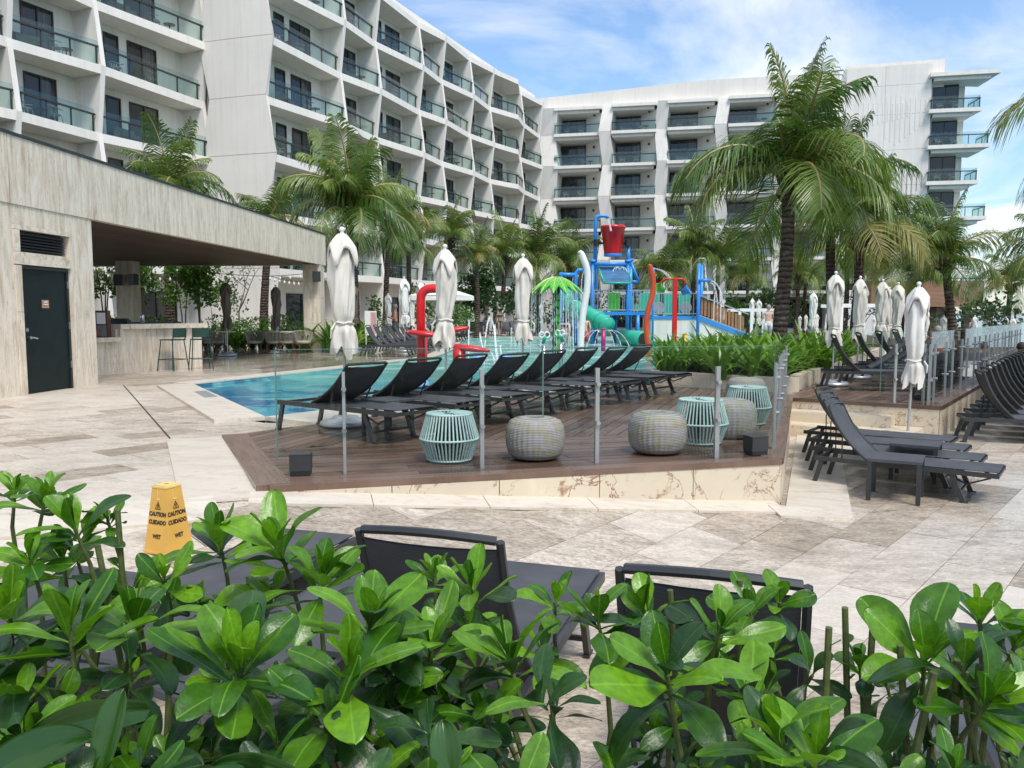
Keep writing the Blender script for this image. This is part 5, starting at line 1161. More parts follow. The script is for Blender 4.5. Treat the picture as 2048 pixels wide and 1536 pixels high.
# green palm shower
gs = thing('palm_shower', 'green fibreglass palm tree shower pouring water into the pool', 'water toy', (*D(1112, 705, 28)[:2], WZ), R(11)); zc = D(1112, 560, 28)[2] - WZ
tk = MB(); 
for i in range(9):
    z0 = i * zc / 9; tk.lathe([(.125, z0), (.15, z0 + zc / 18), (.12, z0 + zc / 9)], 12)
part('trunk', tk.mesh('trunk', M['toy_dark']), gs)
for i in range(8): part('trunk_scale', MB().grid(lambda a, b: ((.155 - .01 * b) * math.cos((a - .5) * 1.8), (.155 - .01 * b) * math.sin((a - .5) * 1.8), b * .2 - .12 * abs(a - .5)), 6, 2).mesh('trunk_scale', M['toy_green']), gs, (0, 0, .1 + i * .26), (0, 0, -1.6 + (i % 2) * .9))
for i in range(13):
    def lf(a, b, o=0):
        l = a * .98; w = .28 * math.sin(math.pi * min(1, .12 + a * .88) ** .9) * (1 if a < .97 else .4); y_ = (b - .5) * w * 1.6; return (l * .96 - .0, y_, zc + .10 - .58 * a ** 2.0 - .30 * abs(b - .5) * (w * 1.2) + o)
    lo = part('palm_leaf', MB().grid(lambda a, b: lf(a, b), 10, 6).grid(lambda a, b: lf(a, 1 - b, -.025), 10, 6).mesh('palm_leaf', M['toy_green'], True), gs, rot=(0, 0, i * 2 * math.pi / 13))
    vn = MB().tube([Vector(lf(q / 8, .5, .006)) for q in range(9)], .014, 5)
    for q in range(2, 8):
        for b in (.15, .85): vn.tube([Vector(lf(q / 9, .5, .006)), Vector(lf(min(1, q / 9 + .12), b, .005))], .006, 4)
    part('leaf_vein', vn.mesh('leaf_vein', M['toy_vein']), lo)
gx, gy = gs.location.x, gs.location.y; rr_ = random.Random(4); m = MB()
for i in range(80):
    a = rr_.uniform(0, 6.28); r_ = rr_.uniform(.55, .98); x_, y_ = gx + r_ * math.cos(a), gy + r_ * math.sin(a); zt = zc + WZ - .30 * r_ - rr_.uniform(0, .12); zb = rr_.uniform(WZ, zt - .5) if i % 3 else WZ
    m.tube([(x_, y_, zt), (x_ * 1 + .02 * math.cos(a), y_ + .02 * math.sin(a), (zt + zb) / 2), (x_ + .05 * math.cos(a), y_ + .05 * math.sin(a), zb)], [.004, .008, .013], 4, False)
tag(m.build('falling_water', M['spray']), 'curtain of water falling from the green palm shower', 'water spray', None, 'stuff')
# jets over the pool
def PJ(u, v, Y): return Vector(D(u, v, Y))
jet('water_jet', 'tall arching white jets in the middle of the pool', [(PJ(968, 730, 22), PJ(982, 636, 24), PJ(972, 628, 23)), (PJ(982, 636, 24), PJ(996, 728, 22), PJ(988, 640, 23)), (PJ(993, 728, 22), PJ(990, 650, 24), PJ(990, 690, 23)), (PJ(1005, 728, 22), PJ(1001, 690, 23), PJ(1001, 700, 23)), (PJ(975, 718, 25), PJ(960, 668, 26), PJ(962, 690, 25)), (PJ(937, 730, 22), PJ(938, 640, 26), PJ(937, 680, 24)), (PJ(980, 702, 18.6), PJ(990, 730, 18.4), PJ(988, 708, 18.5))], .022, 16)
jet('water_jet', 'thin white jets standing in the pool left of the green palm shower', [(PJ(1022 + 8 * i, 700, 32), PJ(1023 + 8 * i, 655 - (i % 3) * 6, 32), PJ(1022 + 8 * i, 680, 32)) for i in range(4)], .025, 14, 3)
jet('water_jet', 'low fan of water arcs round the magenta post', [(PJ(1207, 662, 30), PJ(1207 + d, 694, 30), PJ(1207 + d * .7, 652, 30)) for d in (-48, -34, -18, 22, 36, 52)], .014, 12, 5)
jet('water_jet', 'water running from the blue spouts above the splash wall', [(PJ(1305, 537, 34), PJ(1342, 558, 33), PJ(1328, 538, 33)), (PJ(1410, 527, 36), PJ(1413, 575, 36), PJ(1411, 545, 36)), (PJ(1420, 562, 36), PJ(1448, 640, 36), PJ(1446, 560, 36)), (PJ(1420, 565, 36), PJ(1436, 660, 36), PJ(1438, 566, 36)), (PJ(1414, 570, 36), PJ(1417, 600, 36), PJ(1416, 580, 36))], .04, 40, 6)
jet('water_jet', 'thin stream falling into the red bucket', [(PJ(1215, 437, 38), PJ(1222, 462, 38), PJ(1219, 445, 38))], .04, 5, 8)
jet('water_jet', 'water splashing off the slanted blue plate', [(PJ(1240, 540, 37), PJ(1240 + d, 536 + abs(d) * .5, 37), PJ(1240 + d * .6, 528, 37)) for d in (-14, -8, 8, 14)] + [(PJ(1150 + i * 9, 545 - i * 2, 36), PJ(1146 + i * 9, 600, 36), PJ(1142 + i * 9, 560, 36)) for i in range(3)], .022, 12, 9)
# water cannons
def cannon(u, v, Y, rz, label):
    x, y, z = D(u, v, Y); t = thing('water_cannon', label, 'water cannon', (x, y, WZ), rz, 'steel water cannons at the pool edge'); z -= WZ
    part('post', MB().tube([(0, 0, -.2), (0, 0, z - .12)], .06, 12).mesh('post', M['steel'], True), t)
    part('yoke', MB().tube([(-.16, 0, z + .05), (-.16, 0, z - .1), (-.1, 0, z - .16), (.1, 0, z - .16), (.16, 0, z - .1), (.16, 0, z + .05), (-.16, 0, z + .05)], .014, 6).mesh('yoke', M['steel']), t)
    for s in (-1, 1): part('hand_ring', MB().tube([(s * .07 + .07 * math.cos(i * .5236), -.05, z + .16 + .07 * math.sin(i * .5236)) for i in range(13)], .018, 6).mesh('hand_ring', M['white'], True), t)
    part('barrel', MB().tube([(0, .1, z - .05), (0, -.12, z + .1)], .045, 10).mesh('barrel', M['slide'], True), t)
cannon(1088, 682, 20.5, .2, 'steel water cannon with white rings, left of the pair'); cannon(1122, 678, 20.8, -.6, 'steel water cannon with white rings, right of the pair')
# ---- splash tower
tw = thing('splash_tower', 'blue pipe splash tower with a red tipping bucket and platform', 'splash tower', (*D(1220, 690, 39)[:2], WZ)); Y0, Y1 = 37.6, 40.6
def tp(u, v, Y=Y0): return Vector(D(u, v, Y))
zp = 1.45
for u, Y_, vt in ((1185, Y0, 522), (1256, Y0, 522), (1193, Y1, 528), (1262, Y1, 520)):
    p = tp(u, vt, Y_); pipe('column', [(p.x, Y_, -.4), (p.x, Y_, p.z)], .082, 'blue', tw); MB().lathe([(.15, -.06), (.15, .06)], 12, (p.x, Y_, p.z)).build('pipe_joint', M['blue'], tw, True)
zt = tp(1185, 528).z; xl, xr = tp(1185, 520).x, tp(1256, 520).x
for Y_ in (Y0, Y1): pipe('top_rail', [(xl, Y_, zt), (xr + .1, Y_, zt)], .085, 'blue', tw)
for x_ in (xl, xr): pipe('top_rail', [(x_, Y0, zt), (x_ + .1, Y1, zt)], .085, 'blue', tw)
ml, mr = tp(1192, 470, 39.1), tp(1257, 470, 39.1); bkx, bkz0, bkz1 = tp(1226, 452, 39.1).x, tp(1226, 512, 39.1).z, tp(1226, 452, 39.1).z
wp = tp(1191, 432, 39.1); we = tp(1216, 437, 39.1)
pipe('water_pipe', [(wp.x, 39.1, zt), (wp.x, 39.1, wp.z - .25)] + arc((wp.x, 39.1, wp.z - .25), (wp.x + .25, 39.1, wp.z), (wp.x, 39.1, wp.z), 5)[1:] + [(we.x - .1, 39.1, wp.z), (we.x + .02, 39.1, wp.z - .12)], .085, 'blue', tw)
pipe('bucket_stand', [(mr.x, 39.1, zt), (mr.x, 39.1, zt + .95)], .09, 'blue', tw); pipe('bucket_axle', [(wp.x, 39.1, (bkz0 + bkz1) / 2 - .1), (mr.x, 39.1, (bkz0 + bkz1) / 2 - .1)], .05, 'black', tw)
for x_ in (wp.x + .05, mr.x - .05): MB().lathe([(.13, -.16), (.13, .16)], 10, (x_, 39.0, (bkz0 + bkz1) / 2 - .1)).build('axle_bearing', M['black'], tw)
bh = bkz1 - bkz0; bk_ = MB().lathe([(.0, .02), (.40, .02), (.41, .06), (.575, bh - .14), (.60, bh - .13), (.61, bh), (.58, bh), (.55, bh - .12), (.38, .1), (0, .1)], 28, (bkx, 39.1, bkz0)).build('tipping_bucket', M['red'], tw, True); MB().lathe([(.405, .0), (.43, .015), (.43, .12), (.415, .12)], 28, (bkx, 39.1, bkz0 - .02)).build('bucket_band', M['blue'], bk_)
a, b, c_, d_ = tp(1196, 532, Y0 + .2), tp(1258, 532, Y0 + .2), tp(1262, 566, Y0 - .5), tp(1208, 566, Y0 - .5)
n_sl = 11
for i in range(n_sl): MB().slabv([a.lerp(d_, i / n_sl + .008), b.lerp(c_, i / n_sl + .008), b.lerp(c_, (i + 1) / n_sl - .008), a.lerp(d_, (i + 1) / n_sl - .008)], (0, .05, .02)).build('splash_slat', M['dblue'], tw)
for p, q in ((a, d_), (b, c_), (d_, c_)): pipe('plate_edge', [p, q], .05, 'slide', tw)
pipe('brace', [tp(1262, 525), tp(1277, 563)], .07, 'blue', tw); pipe('brace', [tp(1277, 563), tp(1258, 563)], .06, 'blue', tw)
pl0, pl1 = tp(1181, 622).x, tp(1302, 622).x
MB().box((pl0, Y0 - .1, zp - .16), (pl1, Y1 + 1.6, zp)).build('platform', M['blue'], tw)
def rails(name, p, q, h, parent, step=.16, mat='pole', slat=None):
    p, q = Vector(p), Vector(q); n = max(2, int((q - p).length / step)); rt = MB().bar(p + Vector((0, 0, h)), q + Vector((0, 0, h)), .05, .05).bar(p + Vector((0, 0, .1)), q + Vector((0, 0, .1)), .04, .04).build(name, M[mat], parent)
    for i in range(n + 1):
        c = p.lerp(q, i / n); (MB().bar(c + Vector((0, 0, .1)), c + Vector((0, 0, h)), .025, .025)).build('baluster', M[mat], rt)
rails('railing', (pl0, Y0, zp), (pl1, Y0, zp), 1.0, tw); rails('railing', (pl0, Y1 + 1.5, zp), (pl1, Y1 + 1.5, zp), 1.0, tw, .3)
for u0, u1, mat_ in ((1262, 1300, 'slide'), (1215, 1240, 'toy_green')):
    a, b = tp(u0, 600, Y1 + 1.2), tp(u1, 600, Y1 + 1.2); MB().box((a.x, Y1 + 1.2, zp + .05), (b.x, Y1 + 1.26, zp + 1.0)).build('play_panel', M[mat_], tw)
for u in (1185, 1230, 1275): p = tp(u, 650, Y1 + 1.3); pipe('support', [(p.x, Y1 + 1.3, -.4), (p.x, Y1 + 1.3, zp - .1)], .11, 'blue', tw)
# teal slide curving down in front
sl = thing('tube_slide', 'teal green curving water slide on the left of the splash tower', 'slide', (*D(1175, 690, 36)[:2], WZ))
ctrl = [D(1150, 585, 40.5), D(1136, 592, 39.0), D(1133, 604, 37.4), D(1150, 617, 36.0), D(1172, 628, 35.0), D(1196, 640, 34.4), D(1214, 652, 34.0), D(1224, 664, 33.4)]
sm = []
for i in range(len(ctrl) - 1):
    p0, p1, p2, p3 = (Vector(ctrl[max(0, min(len(ctrl) - 1, i + k_))]) for k_ in (-1, 0, 1, 2))
    for q in range(4):
        s = q / 4; sm.append(.5 * ((2 * p1) + (p2 - p0) * s + (2 * p0 - 5 * p1 + 4 * p2 - p3) * s * s + (3 * p1 - p0 - 3 * p2 + p3) * s ** 3))
for i in range(0, len(sm) - 4, 4): pipe('slide_section', sm[i:i + 5], .36, 'slide', sl, 14); MB().tube([sm[i + 4] - (sm[i + 4] - sm[i + 3]).normalized() * .04, sm[i + 4] + (sm[i + 4] - sm[i + 3]).normalized() * .04], .40, 14).build('section_flange', M['slide'], sl, True)
pipe('slide_leg', [tuple(sm[14]), (sm[14].x, sm[14].y, -.4)], .08, 'blue', sl)
s2 = thing('tube_slide', 'low teal tunnel slide running out beneath the splash wall', 'slide', (*D(1285, 685, 34)[:2], WZ))
tu = MB(); a0_ = D(1262, 672, 34); 
pts = [(a0_[0], 36.5, .30), (a0_[0] + .25, 35, .28), (a0_[0] + .55, 34, .26)]
pipe('tunnel', pts, .36, 'slide', s2, 14); MB().lathe([(.28, 0), (.28, .02)], 14).mesh('x', M['black'])
MB().tube([(a0_[0] + .56, 33.98, .26), (a0_[0] + .57, 33.96, .26)], .30, 14).build('tunnel_mouth', M['wick_core'], s2)
MB().grid(lambda a, b: (a0_[0] + .6 + a * 2.6, 33.6 - .5 * a + .7 * (b - .5), -.0 - .06 * a + .22 * abs(2 * b - 1) ** 2), 8, 6).build('run_out', M['slide'], s2, True)
# ---- splash wall, stair with brown slats
wl_ = thing('splash_wall', 'cream block wall with blue edge, green panels and brown slatted stair', 'play structure', (*D(1380, 690, 36)[:2], WZ)); Yw = 35.0
def wp_(u, v, Y=Yw): return Vector(D(u, v, Y))
x0, x1, x2 = wp_(1302, 640).x, wp_(1394, 640).x, wp_(1497, 640).x; ztop = wp_(1350, 638).z; z2 = wp_(1490, 676).z
MB().box((x0, Yw, -.35), (x1, Yw + 2.2, ztop)).build('block_wall', M['cream_wall'], wl_); MB().slabv([(x1 + .01, Yw + .05, -.35), (x2, Yw + .05, -.35), (x2, Yw + .05, z2), (x1 + .01, Yw + .05, ztop)], (0, 1.9, 0)).build('stair_side', M['cream_wall'], wl_)
MB().box((x0 - .02, Yw - .04, ztop), (x1 + .02, Yw + 2.2, ztop + .13)).build('blue_edge', M['blue'], wl_); MB().slabv([(x1 + .02, Yw - .02, ztop - .02), (x2, Yw - .02, z2 - .02), (x2, Yw - .02, z2 + .17), (x1 + .02, Yw - .02, ztop + .15)], (0, .3, 0)).build('blue_stringer', M['blue'], wl_)
rails('railing', (x0, Yw + .05, ztop + .13), (x1, Yw + .05, ztop + .13), .98, wl_, .15)
for i in range(3): MB().box((x0 + .1 + i * (x1 - x0) / 3, Yw + 1.2, ztop + .16), (x0 + (i + 1) * (x1 - x0) / 3 - .06, Yw + 1.26, ztop + 1.1)).build('play_panel', M['slide'], wl_)
for i in (0, 2): c = (x0 + .55 + i * .6, Yw + 1.17, ztop + .5); MB().tube([(c[0], c[1], c[2]), (c[0], c[1] - .03, c[2])], .27, 18).build('round_hatch', pm('grey_hatch', (.3, .33, .32), .4) if 'hatch' not in M else M['hatch'], wl_)
n = 13
for i in range(n):
    t = (i + .5) / n; x_ = x1 + .15 + (x2 - x1 - .3) * t; zb = ztop + (z2 - ztop) * t + .22; MB().box((x_ - .052, Yw + .06, zb), (x_ + .052, Yw + .09, zb + .78 - .1 * t)).build('stair_slat', M['brown_slat'], wl_)
for dz in (1.06, .2): MB().bar((x1, Yw + .02, ztop + dz), (x2, Yw + .02, z2 + dz - .02), .05, .05).build('stair_rail', M['pole'], wl_)
bx1 = wp_(1398, 527, 34.7); pipe('blue_post', [(bx1.x, 34.7, -.4), (bx1.x, 34.7, bx1.z)], .075, 'blue', wl_); bx2 = wp_(1404, 530, 35.2); pipe('blue_post', [(bx2.x, 35.2, -.4), (bx2.x, 35.2, bx2.z)], .07, 'blue', wl_)
pipe('spout', [(bx1.x, 34.7, bx1.z), (bx1.x, 34.7, bx1.z + .22), (bx1.x + .25, 34.7, bx1.z + .22), (bx1.x + .26, 34.7, bx1.z)], .025, 'pole', wl_, 8); q = wp_(1405, 561, 34.6); pipe('spout', [(bx1.x, 34.6, q.z), (bx1.x + .5, 34.6, q.z + .01)], .065, 'blue', wl_)
b3 = wp_(1307, 535, 34.4); pipe('blue_post', [(b3.x, 34.4, -.3), (b3.x, 34.4, b3.z)], .05, 'blue', wl_)
# blue spouts left of tower
t = thing('blue_spout', 'blue bent water spout above the green palm shower', 'water toy', (*D(1150, 690, 36)[:2], WZ)); p = D(1152, 540, 36); pipe('spout_pipe', [(p[0], 36, -.3), (p[0], 36, p[2] - .1), (p[0] + .1, 36, p[2]), (p[0] + .3, 36, p[2])], .08, 'blue', t); p = D(1120, 548, 36); pipe('spout_head', [(p[0] - .0, 36, p[2] - .1), (p[0], 36, p[2]), (p[0] + .3, 36, p[2] - .03), (p[0] + .7, 36, p[2] - .03)], .085, 'blue', t); pipe('spout_head', [(p[0] + .05, 36, -.3), (p[0] + .05, 36, p[2] - .08)], .07, 'blue', t)
# white timber frames, stroller, sign board
for (u0, u1, v, Y, w) in ((1684, 1818, 611, 36, 'behind the upper deck umbrellas'), (1480, 1552, 620, 42, 'left of the large palm')):
    a, b = D(u0, v, Y), D(u1, v, Y); t = thing('white_pergola', 'white painted open pergola ' + w, 'pergola', (a[0], Y, -.3)); MB().box((a[0], Y, a[2] - .08), (b[0], Y + .1, a[2] + .08)).build('beam', M['white'], t); MB().box((a[0], Y + 2.4, a[2] - .08), (b[0], Y + 2.5, a[2] + .08)).build('beam', M['white'], t)
    for i in range(4): x_ = a[0] + (b[0] - a[0]) * i / 3; MB().box((x_ - .07, Y, -.5), (x_ + .07, Y + .1, a[2] - .08)).build('post', M['white'], t)
sx, sy = P(872, 690)[0], 34.5; st_ = thing('baby_stroller', 'dark baby stroller with grey hood parked on the left bank', 'stroller', (sx - .2, sy, 0), .4)
part('seat', MB().slabv([(-.3, -.22, .45), (.25, -.22, .5), (.45, -.22, .9), (.36, -.22, .95), (.15, -.22, .6), (-.3, -.22, .53)], (0, .44, 0)).mesh('seat', M['black']), st_); part('hood', MB().grid(lambda a, b: (.30 - .42 * math.cos(a * 1.9), (b - .5) * .5, .75 + .38 * math.sin(a * 1.9)), 8, 4).mesh('hood', pm('grey_hood', (.16, .19, .21), .8)), st_)
part('handle', MB().tube([(.4, -.2, .85), (.62, -.2, 1.0), (.62, .2, 1.0), (.4, .2, .85)], .015, 6).mesh('handle', M['black']), st_)
for x_ in (-.35, .35):
    for y_ in (-.25, .25): part('wheel', MB().tube([(x_, y_ - .02, .13), (x_, y_ + .02, .13)], .13, 14).mesh('wheel', M['black']), st_); part('strut', MB().bar((x_, y_ * .9, .13), (0, y_ * .9, .5), .02, .02).mesh('strut', M['pole']), st_)
t = thing('notice_board', 'narrow white and pink notice board by the lounger row', 'sign', (*D(742, 690, 30)[:2], 0)); part('panel', MB().box((-.22, 0, .55), (.22, .03, 1.45)).mesh('panel', M['white']), t); part('pink_sheet', MB().box((.0, -.006, .6), (.2, -.002, 1.4)).mesh('pink_sheet', pm('pink_sheet', (.62, .34, .32), .7)), t)
for x_ in (-.18, .18): part('leg', MB().box((x_ - .02, 0, 0), (x_ + .02, .03, .55)).mesh('leg', M['white']), t)
# ------------------------------------------------------------------ palms
def frond_mesh(e0, e1, seed, mat, pairs=44, tw=0.0):
    r = random.Random(seed); m = MB(); n = 16; pos = [Vector((0, 0, 0))]; dirs = []
    for i in range(n):
        e = e0 + (e1 - e0) * ((i + .5) / n) ** 1.25; d = Vector((math.cos(e), tw * ((i + .5) / n) ** 2, math.sin(e))).normalized(); dirs.append(d); pos.append(pos[-1] + d / n)
    dirs.append(dirs[-1])
    def at(t): f = t * n; i = min(n - 1, int(f)); return pos[i].lerp(pos[i + 1], f - i), dirs[i].lerp(dirs[i + 1], f - i)
    for j in range(pairs):
        t = .10 + .89 * j / (pairs - 1); p, d = at(t); side = Vector((0, 1, 0)); up = side.cross(d) * -1
        L = (.33 * math.sin(math.pi * min(1, .20 + t * .76)) ** .7 + .03) * r.uniform(.85, 1.12); w = .0075
        for s in (-1, 1):
            if r.random() < .04: continue
            fw = .35 + .75 * t + r.uniform(-.12, .12); dr = (side * s + d * fw + up * r.uniform(.0, .25)).normalized(); hang = r.uniform(.5, 1.15)
            a = p; b = p + dr * L * .45 + Vector((0, 0, -1)) * L * .10 * hang; c = p + dr * L * .80 + Vector((0, 0, -1)) * L * .42 * hang; e = p + dr * L * .98 + Vector((0, 0, -1)) * L * .85 * hang
            q = d * w; k = len(m.v); m.v += [tuple(a - q * .5), tuple(a + q * .5), tuple(b + q), tuple(b - q), tuple(c + q * .8), tuple(c - q * .8), tuple(e)]; m.f += [(k, k + 1, k + 2, k + 3), (k + 3, k + 2, k + 4, k + 5), (k + 5, k + 4, k + 6)]
    k0 = len(m.f); pts = [at(i / 12)[0] for i in range(13)]; m.tube(pts, [.016 * (1 - .85 * i / 12) + .002 for i in range(13)], 4, False)
    me = m.mesh('frond', [M[mat], M['rachis']]); me.polygons.foreach_set('material_index', [0] * k0 + [1] * (len(m.f) - k0)); return me
FR_ = {}
for i, (a, b) in enumerate(((87, 62), (80, 5), (66, -38), (46, -68), (22, -86), (-12, -90))):
    FR_[i] = [frond_mesh(R(a), R(b), 10 * i + q, 'frond', 60, tw) for q, tw in enumerate((.25, -.3))] + [frond_mesh(R(a), R(b), 10 * i + 7, 'frond_y', 48)]
def palm(label, u, vc, Y, ub=None, zb=-.03, L=2.0, r0=.17, n=20, seed=1, lean=0.0, yel=.12, group='coconut palms', low=1.0):
    rr = random.Random(seed); x, y, zc = D(u, vc, Y); xb = D(ub, 700, Y)[0] if ub is not None else x
    t = thing('coconut_palm', label, 'palm', (xb, Y, zb), 0, group); h = zc - zb; dx = x - xb; m = MB(); pts = []; rad = []; nseg = max(10, int(h / .13))
    for i in range(nseg + 1):
        s = i / nseg; pts.append((dx * (s ** 1.5) + .05 * math.sin(5 * s + seed), .04 * math.cos(4 * s + seed), h * s)); rad.append((r0 * (1.05 - .32 * s ** .6)) * (1 + .055 * (i % 2) + rr.uniform(-.02, .03)))
    m.tube(pts, rad, 14); part('trunk', m.mesh('trunk', M['trunk']), t); top = Vector(pts[-1])
    fb = MB()
    for i in range(26):
        a = rr.uniform(0, 6.28); e = rr.uniform(.1, 1.2); d = Vector((math.cos(a) * math.cos(e), math.sin(a) * math.cos(e), math.sin(e))); b0 = top + Vector((math.cos(a) * r0 * .6, math.sin(a) * r0 * .6, -rr.uniform(.05, L * .24)))
        fb.tube([b0, b0 + d * L * .07, b0 + d * L * .12 + Vector((0, 0, L * .02))], [.05 * L / 2, .04 * L / 2, .015 * L / 2], 4)
    part('crown_fibre', fb.mesh('crown_fibre', M['fibre']), t)
    for i in range(n):
        s = (i + .5) / n; a = i * 2.39996 + rr.uniform(-.25, .25); k = min(5, int(s * 5.2 * low + rr.uniform(-.3, .8))); ms = FR_[max(0, k)]; me = ms[2] if (rr.random() < yel and k >= 2) else ms[rr.randrange(2)]
        l = L * rr.uniform(.85, 1.12) * (1.08 if k == 0 else 1); part('frond', me, t, tuple(top + Vector((0, 0, -.03 * L * s))), (rr.uniform(-.35, .35), 0, a), (l, l, l))
PL = [('tall leaning coconut palm with the largest crown in front of the right wing', 1577, 348, 18, 1562, .2, 2.75, .175, 20), ('coconut palm just right of the largest palm, crown overlapping it', 1664, 405, 24, 1660, .2, 2.5, .16, 17), ('coconut palm with yellowing low fronds, third from the left in the planter', 1716, 458, 23, 1712, .2, 2.3, .15, 17),
      ('bushy coconut palm in front of the corner balconies', 1893, 520, 27, 1905, -.3, 2.1, .16, 16), ('small palm against the sea at the right edge', 2020, 568, 38, 2012, -.4, 2.0, .15, 16), ('palm outside the right edge whose fronds hang into the picture', 2235, 225, 13.5, 2240, -.4, 2.0, .17, 16), ('low palm at the right edge with fronds entering above the umbrellas', 2118, 500, 20, 2120, -.4, 1.6, .15, 16),
      ('palm rising behind the left part of the bar roof', 340, 388, 34, 339, -.03, 2.9, .2, 18), ('short palm behind the middle of the bar roof', 533, 448, 36, 531, -.03, 2.1, .2, 16), ('large palm behind the nearest umbrella with dense crown', 708, 425, 33, 709, -.03, 3.2, .19, 24), ('slim palm right of the large left palm', 775, 440, 40, 774, -.03, 2.6, .15, 16), ('slim palm above the red arch', 820, 480, 42, 817, -.03, 2.3, .15, 15),
      ('palm standing in front of the fourth bay of the left wing', 898, 476, 46, 902, -.03, 2.4, .15, 15), ('yellowish palm right of the second deck umbrella', 955, 520, 47, 953, -.03, 2.2, .16, 15), ('palm left of the third deck umbrella', 1010, 512, 52, 1006, -.03, 2.6, .17, 15), ('palm behind the third deck umbrella with spreading crown', 1074, 512, 54, 1076, -.03, 3.0, .17, 16), ('palm above the green palm shower', 1137, 530, 56, 1139, -.03, 2.9, .17, 15),
      ('palm left of the pair in front of the right wing balconies', 1387, 500, 58, 1384, -.03, 3.0, .18, 16), ('palm right of the pair in front of the right wing balconies', 1437, 512, 57, 1434, -.03, 2.9, .18, 16), ('low palm behind the orange water pole', 1322, 548, 56, 1320, -.03, 2.9, .17, 15), ('small palm above the slatted stair', 1496, 552, 56, 1494, -.03, 2.2, .13, 14), ('small bright palm behind the largest trunk', 1594, 548, 50, 1592, -.03, 2.1, .15, 14), ('small palm just right of the largest trunk', 1612, 556, 52, 1608, -.03, 2.0, .13, 13),
      ('dark palm between the two slimmer planter trunks', 1692, 520, 40, 1690, -.03, 2.3, .14, 14), ('dark palm behind the upper deck umbrellas', 1775, 512, 38, 1772, -.03, 2.9, .16, 16), ('palm seen between the umbrellas and the corner balconies', 1832, 548, 40, 1836, -.1, 2.4, .15, 14)]
for i, (lb, u, vc, Y, ub_, zb, L, r0, n) in enumerate(PL): palm(lb, u, vc, Y, ub_, zb, L, r0, n, 11 + i * 3, yel=.3 if 'yellow' in lb else .1, low=.93 if i in (7, 9) else 1.0)
# ------------------------------------------------------------------ shrubs
def leaf_cloud(seed, n, size, rx, rz, mat, lobes=9):
    r = random.Random(seed); m = MB(); cs = [(r.gauss(0, .45) * rx, r.gauss(0, .45) * rx, rz * r.uniform(-.55, .75), r.uniform(.28, .5)) for _ in range(lobes)]
    for _ in range(n):
        cx, cy, cz, cr = r.choice(cs); d = Vector((r.gauss(0, 1), r.gauss(0, 1), r.gauss(0, 1))).normalized(); p = Vector((cx, cy, cz)) + Vector((d.x * rx, d.y * rx, d.z * rz)) * cr * r.uniform(.55, 1.05)
        ax = (d + Vector((r.gauss(0, .7), r.gauss(0, .7), r.gauss(.3, .7)))).normalized(); sd = ax.cross(Vector((r.gauss(0, 1), r.gauss(0, 1), r.gauss(0, 1)))).normalized(); s = size * r.uniform(.6, 1.25)
        m.poly([p, p + ax * s * .5 + sd * s * .32, p + ax * s, p + ax * s * .5 - sd * s * .32])
    return m.mesh('foliage', M[mat])
LCL = {}
def shrub(label, x, y, zb, h, w, seed, mat='shrub', leaf=.12, n=900, stem=.35, stems=3, name='shrub', group=None):
    r = random.Random(seed); t = thing(name, label, 'shrub', (x, y, zb), r.uniform(0, 6), group); key = (mat, leaf, n, seed % 4)
    zc = h * (stem + (1 - stem) / 2)
    f = part('foliage', leaf_cloud(seed, n, leaf, w / 2, h * (1 - stem) / 2, mat), t, (0, 0, zc)); f['kind'] = 'stuff'
    for i in range(stems):
        a = r.uniform(0, 6.28); e = Vector((math.cos(a) * w * .25, math.sin(a) * w * .25, zc + h * .1)); m = MB().tube(arc((.05 * math.cos(a), .05 * math.sin(a), 0), e, (.03 * math.cos(a), 0, zc * .7), 5), [.035, .03, .027, .024, .018, .01], 6)
        for b in range(3): q = e + Vector((r.gauss(0, w * .15), r.gauss(0, w * .15), r.uniform(0, h * .15))); m.tube([e * .8, q], [.014, .005], 4)
        part('stem', m.mesh('stem', M['bark']), t)
